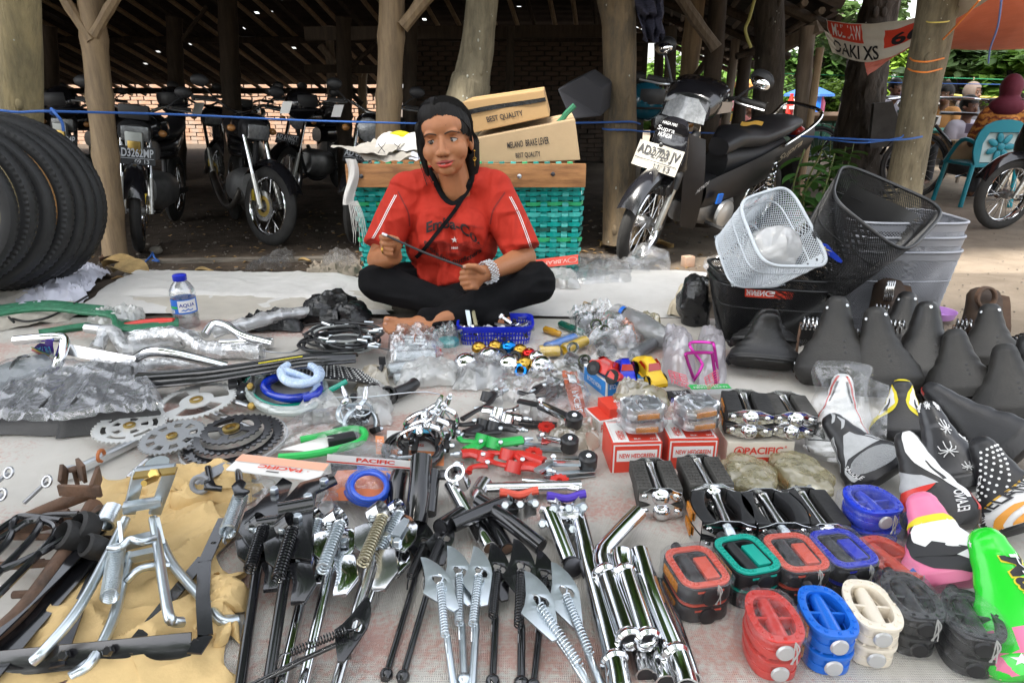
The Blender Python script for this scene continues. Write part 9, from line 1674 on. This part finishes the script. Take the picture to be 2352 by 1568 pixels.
E(b,(0,.066,-.054),(.029,.015,.016));E(b,(0,.076,-.0565),(.022,.0085,.005));E(b,(0,.0745,-.0675),(.021,.0095,.0068))
CP(b,(0,-.025,-.06),(.004,-.05,-.16),.046,.052)
nb=H(.004,-.05,-.16);sh=lambda x,y,Y:D(x,y,Y)
b.cap(nb,sh(1036,470,2.46),.056,.09);b.cap(sh(965,425,2.45),sh(1108,422,2.45),.05,.05);b.ell(sh(1036,500,2.46),(.135,.09,.11),None,22,14);b.ell(sh(1036,600,2.46),(.14,.10,.13),None,22,14)
SL,SR=sh(938,440,2.45),sh(1132,436,2.45);EL,ER=sh(872,596,2.33),sh(1203,592,2.33)
WL,WR=sh(905,590,2.17),sh(1130,622,2.13)
b.chain([(SL,.05),(EL,.044),(WL,.027)],16);b.chain([(SR,.05),(ER,.044),(WR,.026)],16)
def fing(pts,r):
 P=[D(*p) for p in pts]
 for(a,ra),(c,rc) in zip(zip(P[:-1],r[:-1]),zip(P[1:],r[1:])):b.cap(a,c,ra,rc,10)
hp=lambda x,y,Y:D(x,y,Y)
b.ell(hp(899,566,2.145),(.024,.02,.036),None,16,10);b.cap(WL,hp(902,572,2.15),.026,.026)
for i,(y,l) in enumerate([(545,0),(559,2),(571,5),(581,9)]):
 fing([(898,y+1,2.150),(876+l*.7,y-1,2.128),(881+l*.5,y+1,2.103),(902-l*.3,y+3,2.105)],[.0098,.0094,.0086,.0072])
fing([(908,584,2.14),(916,566,2.118),(912,550,2.105),(896,544,2.098)],[.012,.0105,.0092,.0078])
b.ell(hp(1092,637,2.095),(.03,.022,.034),None,16,10);b.cap(WR,hp(1100,632,2.10),.026,.028)
for i,(y,l) in enumerate([(625,0),(638,-2),(650,1),(660,8)]):
 fing([(1094,y,2.085),(1075+l,y-1,2.058),(1061+l,y+1,2.065),(1064+l,y+3,2.085)],[.0100,.0096,.0088,.0075])
fing([(1108,622,2.08),(1092,612,2.062),(1076,611,2.052),(1063,614,2.05)],[.012,.0108,.0095,.008])
HL,HR=sh(985,655,2.5),sh(1085,655,2.5);KL,KR=sh(868,650,2.27),sh(1232,648,2.27)
AK=sh(992,742,2.06);b.cap(HL,KL,.075,.05);b.cap(HR,KR,.075,.05);b.cap(KR,AK,.045,.03);b.cap(KL,sh(1130,732,2.14),.045,.03);b.ell(sh(1036,660,2.48),(.14,.10,.08))
b.cap(AK,sh(960,744,2.045),.029,.028);b.cap(sh(965,748,2.04),sh(912,746,2.02),.027,.022);b.cap(sh(985,752,2.03),sh(930,756,2.0),.018,.017)
for i,(x0,y0,x1,y1,r) in enumerate([(908,735,888,733,.0105),(906,743,884,744,.0085),(907,750,884,752,.008),(910,756,888,759,.0075),(916,761,895,765,.007)]):b.cap(D(x0,y0,2.018-.006*i),D(x1,y1,2.008-.008*i),r*1.05,r,10)
b.cap(sh(1130,732,2.14),sh(1160,738,2.10),.026,.02)
body=remesh(b,.0029,10,.5)
for i,v in enumerate(body.v):
 q=hl_(v)
 if q.y>.03 and abs(q.z)<.12:
  for s_ in(-1,1):
   k=math.exp(-((q.x-s_*.0305)**2/.00019+(q.z-.002)**2/.00011));body.v[i]=body.v[i]-Yf_*.0075*k
  k=math.exp(-(q.x**2/.0005+(q.z+.062)**2/.000004));body.v[i]=body.v[i]-Yf_*.004*k
ob('body',body,skin,wm,ang=180);bv=bvh(body)
def hitbv(t,px,py,off=.0,default=2.3):
 d=ray(px,py).normalized();h=t.ray_cast(V((0,0,CH)),d)
 return(h[0]-d*off) if h[0] is not None else D(px,py,default)
def face_at(x,z,off):
 h=bv.ray_cast(H(x,.3,z),-Yf_);return h[0]+Yf_*off*HS if h[0] is not None else H(x,.08,z)
eyew=mat('eye white',(.46,.42,.39),.25);iris=mat('dark iris',(.015,.008,.005),.08,coat=.8);liptop=mat('upper lip',(.30,.06,.05),.45);lipbot=mat('coral lip',(.55,.075,.055),.32);browm=mat('eyebrow',(.07,.038,.024),.9);lash=mat('lash line',(.012,.008,.007),.6);nostril=mat('nostril',(.07,.02,.012),.8)
for s_ in(-1,1):
 ec=face_at(s_*.0305,.001,0)-Yf_*.0118*HS;ey=ob('eye',MB().ell(ec,.0152*HS,n=20,m=14),eyew,wm)
 gz=(Yf_*.9-Xf*.27+Zf*.03).normalized();ob('iris',MB().lathe([(.0001,.0006),(.0062,.0002),(.0076,-.0016)],16,ec+gz*.0150*HS,gz,cap=False),iris,ey)
 for nm,z0,z1 in(('upper_eyelid',.44,1.5),('lower_eyelid',-1.5,-.5)):
  m=MB()
  def lid(u,v):
   a=lerp(-1.25,1.25,u);edge=cos(a*1.1);el=lerp((z0*edge+.02 if z0>0 else z1*edge+.0),1.5 if z0>0 else-1.5,v);r=.0163*HS;d=Xf*sin(a)*cos(el)+Yf_*cos(a)*cos(el)+Zf*sin(el);return ec+d*r
  m.grid(lid,16,8);l=ob(nm,m,skin,wm)
  if z0>0:ob('lash_line',MB().tube([lid(u,0)+Yf_*.0006 for u in[i/14 for i in range(15)]],.0013,5),lash,l)
 m=MB();pts=[(s_*.013,.0215),(s_*.022,.0255),(s_*.034,.0275),(s_*.045,.0250),(s_*.054,.0190)]
 P_=smoothpath([face_at(x,z,.0004) for x,z in pts],5);m.tube(P_,[lerp(.0046,.0018,abs(i/len(P_)-.3)) for i in range(len(P_))],6,sq=.6);ob('eyebrow',m,browm,wm)
 ob('nostril',MB().ell(face_at(s_*.007,-.0415,-.001),(.0045,.002,.0022),n=10,m=6),nostril,wm)
def lipg(tab,off):
 m=MB();m.grid(lambda u,v:(lambda x,a,c:face_at(x,lerp(a,c,v),off+.0014*sin(pi*v)*sin(pi*u)))(lerp(-.029,.031,u),interp([(p[0],p[1]) for p in tab],u),interp([(p[0],p[2]) for p in tab],u)),22,6);return m
ob('upper_lip',lipg([(0,-.0590,-.0585),(.25,-.0612,-.0540),(.42,-.0620,-.0512),(.5,-.0623,-.0523),(.58,-.0620,-.0512),(.75,-.0608,-.0535),(1,-.0565,-.0557)],.0007),liptop,wm);ob('lower_lip',lipg([(0,-.0590,-.0585),(.25,-.0715,-.0630),(.5,-.0757,-.0640),(.75,-.0705,-.0624),(1,-.0560,-.0554)],.0008),lipbot,wm)
ob('mouth_line',MB().tube([face_at(lerp(-.0285,.0305,i/12),interp([(0,-.0595),(.5,-.0635),(1,-.0567)],i/12),.0006) for i in range(13)],.0009,5),nostril,wm);ob('teeth',MB().grid(lambda u,v:face_at(lerp(-.009,.003,u),lerp(-.0642,-.0626,v),.0016),4,2),eyew,wm)
for x,z in((.02,.046),(.049,-.054),(.022,-.080)):ob('mole',MB().ell(face_at(x,z,.0),.0012,n=6,m=4),browm,wm)
hm=MB();E(hm,(0,-.026,.038),(.084,.096,.090),30,22);E(hm,(-.01,.0,.072),(.066,.062,.056),24,16);E(hm,(.0,-.06,-.02),(.070,.05,.075),24,16);E(hm,(.042,-.062,-.075),(.024,.024,.055),16,12)
CP(hm,(-.072,.006,.045),(-.080,.002,-.03),.018,.014);CP(hm,(-.080,.002,-.03),(-.072,.004,-.098),.013,.006);CP(hm,(.066,-.042,-.02),(.066,-.046,-.085),.03,.023);CP(hm,(.066,-.046,-.085),(.054,-.045,-.15),.022,.012);hm=remesh(hm,.0042,9,.5)
def keep(p):
 q=hl_(p)
 if q.y<-.018:return True
 x=q.x+.012
 x=q.x+.004;hlz=.080-.5*abs(x)-6.5*x*x
 if abs(q.x)>.060:hlz=min(hlz,.012) if q.x>0 else-.13
 return q.z>hlz
hm.f=[q for q in hm.f if keep(sum((hm.v[i] for i in q),V((0,0,0)))/len(q))]
for i,v in enumerate(hm.v):
 q=hl_(v);a=atan2(q.x+.012,q.y+.03);k=nz((a*9,q.y*2,q.z*3),2.2);hm.v[i]=v+(v-HC).normalized()*.0028*k
hr=ob('hair',hm,hairm,wm)
st_m=MB();rn=random.Random(21)
def strand(pts,r=.0011):st_m.tube(smoothpath([H(*p) for p in pts],6),[r]*(6*(len(pts)-1))+[r*.4],4)
hbv=bvh(hm)
for i in range(420):
 s_=1 if i%2 else-1;y0=rn.uniform(-.7,.62);pts=[];y1=rn.uniform(-.75,-.25);fm=rn.uniform(1.5,2.1)
 for k in range(11):
  f=fm*k/10;d=(Xf*(s_*sin(f)-.12*cos(f))+Zf*cos(f)+Yf_*lerp(y0,min(y0,y1+.25*rn.random()*0),(k/10)**.8)).normalized();h=hbv.ray_cast(HC+Zf*.03+d*.3,-d)
  if h[0] is None or(h[0]-HC).dot(d)<.05:break
  pts.append(h[0]+d*rn.uniform(.0002,.0016))
 if len(pts)>3:st_m.tube(pts,.0009,3)
for i in range(0):
 s_=1 if i%2 else-1;a=rn.random();y0=lerp(.062,-.06,a);x0=-.012+rn.uniform(-.003,.003)
 strand([(x0,y0,.130-.22*max(0,y0-.01)-.1*max(0,-y0)),(x0+s_*.036,y0*.9+.006,.122-.45*max(0,y0-.02)-.02*a),(x0+s_*.066,y0*.7-.004,.085-.3*max(0,y0)),(s_*.086,y0*.45-.02,.03),(s_*.082,-.04,-.02)],.0010)
for i in range(9):
 j=rn.uniform(-.006,.006);strand([(-.062+j,.04+j,.062),(-.080+j,.022,.02),(-.084+j*1.2,.012,-.04),(-.078+j*1.6,.012+j,-.085),(-.066+j*2,.016,-.105-rn.uniform(0,.03))],.0006)
for i in range(18):j=rn.uniform(-.005,.005);strand([(.058+j,.036,.058),(.076+j,.012,.025),(.078+j,.004,-.005),(.072,-.02,-.035-abs(j)*3)],.0010)
for i in range(8):j=rn.uniform(-.008,.008);strand([(.056+j,-.05,-.05),(.06+j,-.045,-.09),(.052+j,-.045,-.125-rn.random()*.02)],.0008)
tag(ob('strands',st_m,hairm,hr),kind='stuff')
for s_ in(1,):
 ep=H(s_*.083,-.004,-.042);er=ob('earring',MB().tube([ep+V((0,0,-.004)),ep+V((0,-.002,-.026)),ep+V((.001,-.002,-.05))],.0009,5),gold,wm);ob('ring_drop',MB().tube([ep+V((.005*cos(a),-.003,-.026+.005*sin(a))) for a in[i*pi/6 for i in range(12)]],.0013,5,closed=True),gold,er);ob('stud',MB().ell(ep,.0035,n=8,m=6),gold,er)
s=MB();s.ell(sh(1036,500,2.45),(.165,.118,.12),None,26,16);s.ell(sh(1038,560,2.44),(.168,.128,.12),None,26,16);s.ell(sh(1040,622,2.43),(.165,.125,.075),None,26,16);s.cap(sh(965,432,2.45),sh(1108,428,2.45),.068,.068);s.cap(sh(985,402,2.47),sh(1088,400,2.47),.035,.035)
s.cap(sh(1000,520,2.37),sh(1004,545,2.37),.07,.07).cap(sh(1078,520,2.37),sh(1074,545,2.37),.07,.07)
def cone(a,c,ra,rb):
 d=V(c)-V(a);s.lathe([(.001,0),(ra,.001),(lerp(ra,rb,.5)*1.03,d.length*.5),(rb,d.length),(rb*.97,d.length+.004),(.001,d.length+.0041)],24,V(a),d,cap=False)
s.ell(SL,.072,None,20,12).ell(SR,.072,None,20,12)
cone(SL+V((.0,0,.0)),sh(876,566,2.335),.070,.064);cone(SR,sh(1199,574,2.335),.070,.066)
shirt=remesh(s,.0052,5,.5)
NECK=[(985,388),(997,410),(1008,434),(1022,456),(1040,467),(1058,458),(1074,436),(1084,412),(1090,388),(1060,370),(1010,372)]
def inpoly(x,y,P):
 c=False;j=len(P)-1
 for i in range(len(P)):
  if(P[i][1]>y)!=(P[j][1]>y) and x<(P[j][0]-P[i][0])*(y-P[i][1])/(P[j][1]-P[i][1])+P[i][0]:c=not c
  j=i
 return c
for i,v in enumerate(shirt.v):
 px,py=pj(v);g=V((0,-1,0));a=0
 f1=max(0,1-abs(nz((px*.012,py*.004,1),3.2,2))*3)*.016;f2=nz((px*.02+py*.012,py*.01-px*.01,3),1.4)*.008;f3=max(0,1-abs(nz((px*.006+py*.011,py*.013-px*.009,7),1.1,4))*4)*.011
 shirt.v[i]=v+g*(f1*(.3+.7*ss(430,560,py))+f2+f3)
shsolid=bvh(shirt)
cut=[q for q in shirt.f if not(lambda c:inpoly(*pj(c),NECK) and c.y<2.475)(sum((shirt.v[i] for i in q),V((0,0,0)))/len(q))]
shirt2=MB();shirt2.v=shirt.v;shirt2.f=cut;ts_=ob('t_shirt',shirt2,redsh,wm,ang=180)
dr=lambda x,y,off=.002:hitbv(shsolid,x,y,off,2.33)
col=MB();P_=smoothpath([dr(x,y,.001) for x,y in NECK[:9]],5);col.tube(P_,[.0105]*len(P_),8,sq=.5);ob('collar',col,blackcl,ts_)
def band(pts,w,mt,nm,par,off=.003,k=40):
 P_=smoothpath([V((x,y,0)) for x,y in pts],8);m=MB();n=len(P_)
 def fn(u,v):q=P_[min(n-1,int(u*(n-1)+.5))];q2=P_[min(n-1,int(u*(n-1)+.5)+1)];q1=P_[max(0,int(u*(n-1)+.5)-1)];d=(q2-q1).normalized();return dr(q.x-d.y*(v-.5)*w,q.y+d.x*(v-.5)*w,off)
 m.grid(fn,n-1,2);return ob(nm,m,mt,par)
strap=band([(1080,412),(1066,448),(1040,490),(1000,540),(972,575),(955,592)],9,blackcl,'bag_strap',wm,.007);strap['label']='narrow black bag strap across the chest'
for pts in([(914,440),(925,462),(938,490),(941,520)],[(1160,442),(1146,462),(1132,485),(1126,515)]):band(pts,3.5,mat('dark red seam',(.2,.012,.008),.8),'sleeve_seam',ts_,.0015)
for pts in([(909,448),(892,480),(872,520),(856,548)],[(1172,452),(1192,492),(1212,545),(1222,575)]):
 for o_ in(-2,2):band([(x+o_,y) for x,y in pts],1.6,white,'sleeve_stripe',ts_,.002)
inkb=mat('black shirt print',(.02,.012,.012),.7);inkr=mat('dark red print',(.25,.02,.012),.8)
def arct(txt,x0,x1,yfn,h,mt,bold=.02,sh_=.0):return ob('lettering',textmb(txt,lambda u,v:(lambda x:dr(x,yfn(u)-h*v,.0028))(lerp(x0,x1,u)),bold=bold),mt,ts_)
arct('Emba-Co.',979,1102,lambda u:536-22*sin(pi*min(1,u*1.05))+26*u,25,inkb,.03);arct('ORIGINAL DESIGN BY EMBA CO',1003,1110,lambda u:515-2*u+14*u*u,5,inkr,0);arct('Genuine outfitters',974,1106,lambda u:562+36*sin(pi*u*.98)+14*u,13,inkb,.02);arct('1868',1037,1052,lambda u:572,5,white,.02)
m=MB();cst=dr(1044,551,.003);sp_=[dr(1044+(8 if i%2==0 else 3.2)*sin(pi*i/5),551-(8 if i%2==0 else 3.2)*cos(pi*i/5),.003) for i in range(10)];m.v=[cst]+sp_;m.f=[(0,1+i,1+(i+1)%10) for i in range(10)];ob('star_print',m,white,ts_)
wg=MB()
for s_ in(-1,1):
 for k in range(7):wg.tube([dr(1044+s_*(8+j*(6.5-.4*k)),562+k*2.5-11*sin(pi*j/9)*(1-.12*k)+j*.6,.0025) for j in range(10)],.0011,4)
for k in range(3):wg.tube([dr(1024+4*j,581+3*k,.0025) for j in range(10)],.0011,4)
tag(ob('wing_print',wg,inkr,ts_),kind='stuff')
t_=MB();t_.cap(HL,KL,.095,.068).cap(HR,KR,.095,.068).ell(sh(1036,665,2.47),(.17,.13,.085),None,24,14);t_.cap(KL,sh(1110,728,2.15),.066,.046).cap(KR+V((0,-.02,-.01)),sh(1010,738,2.09),.066,.046).cap(sh(1010,738,2.09),sh(984,740,2.07),.047,.044);t_.cap(sh(1110,728,2.15),sh(1148,735,2.13),.044,.036);t_.ell(sh(1040,690,2.3),(.15,.1,.06),None,20,12)
tro=remesh(t_,.007,5,.5)
for i,v in enumerate(tro.v):
 px,py=pj(v);f1=max(0,1-abs(nz((px*.006,py*.016,2),1.6,2))*3.2)*.018+nz((px*.01,py*.02,5),1.2)*.010;tro.v[i]=v+V((0,-.7,.7))*f1;tro.v[i].z=max(tro.v[i].z,.012)
ob('trousers',tro,blackcl,wm,ang=180)
br_=T('bracelet','silver chain bracelet',None);bpy.data.objects.remove(br_)
m=MB();ba=(WR-hp(1100,632,2.10)).normalized();bx,by=frame(ba);c0=WR.lerp(hp(1100,632,2.10),.25)
for k in range(5):
 for i in range(26):a=2*pi*i/26+k*.4;r=.034+.0022*((i+k)%2);m.ell(c0+ba*(k-2)*.0062+(bx*cos(a)+by*sin(a))*r,(.0042,.003,.003),n=6,m=4)
tag(ob('bracelet',m,alu,wm,label='silver bead bracelet on the wrist'),kind='stuff')
for(x,y,Y,nm) in((881,574,2.101,'ring'),(1069,651,2.068,'ring')):c_=D(x,y,Y);ob(nm,MB().tube([c_+V((.003*cos(a),.0105*cos(a),.0105*sin(a))) for a in[i*pi/10 for i in range(20)]],.0022,6,closed=True),gold,wm)
nail=mat('nail',(.55,.3,.22),.25)
for x,y in((899,546),(1066,613),(889,733),(885,744)):q=hitbv(bv,x,y,.0005);ob('nail',MB().ell(q,(.0055,.002,.0042),n=10,m=6),nail,wm)
rod=T('cable_housing','black cable rod with a silver tip held between the woman\'s hands','cable',D(980,575,2.09));A_,B_=D(886,540,2.095),D(1064,613,2.045);ob('housing',MB().tube(smoothpath([A_,(A_+B_)/2+V((0,-.004,-.004)),B_],6),.0038,8),blackmatt,rod);ob('tip',MB().tube([A_+(A_-B_)*.045,A_+(B_-A_)*.02],.0045,8),chrome,rod)
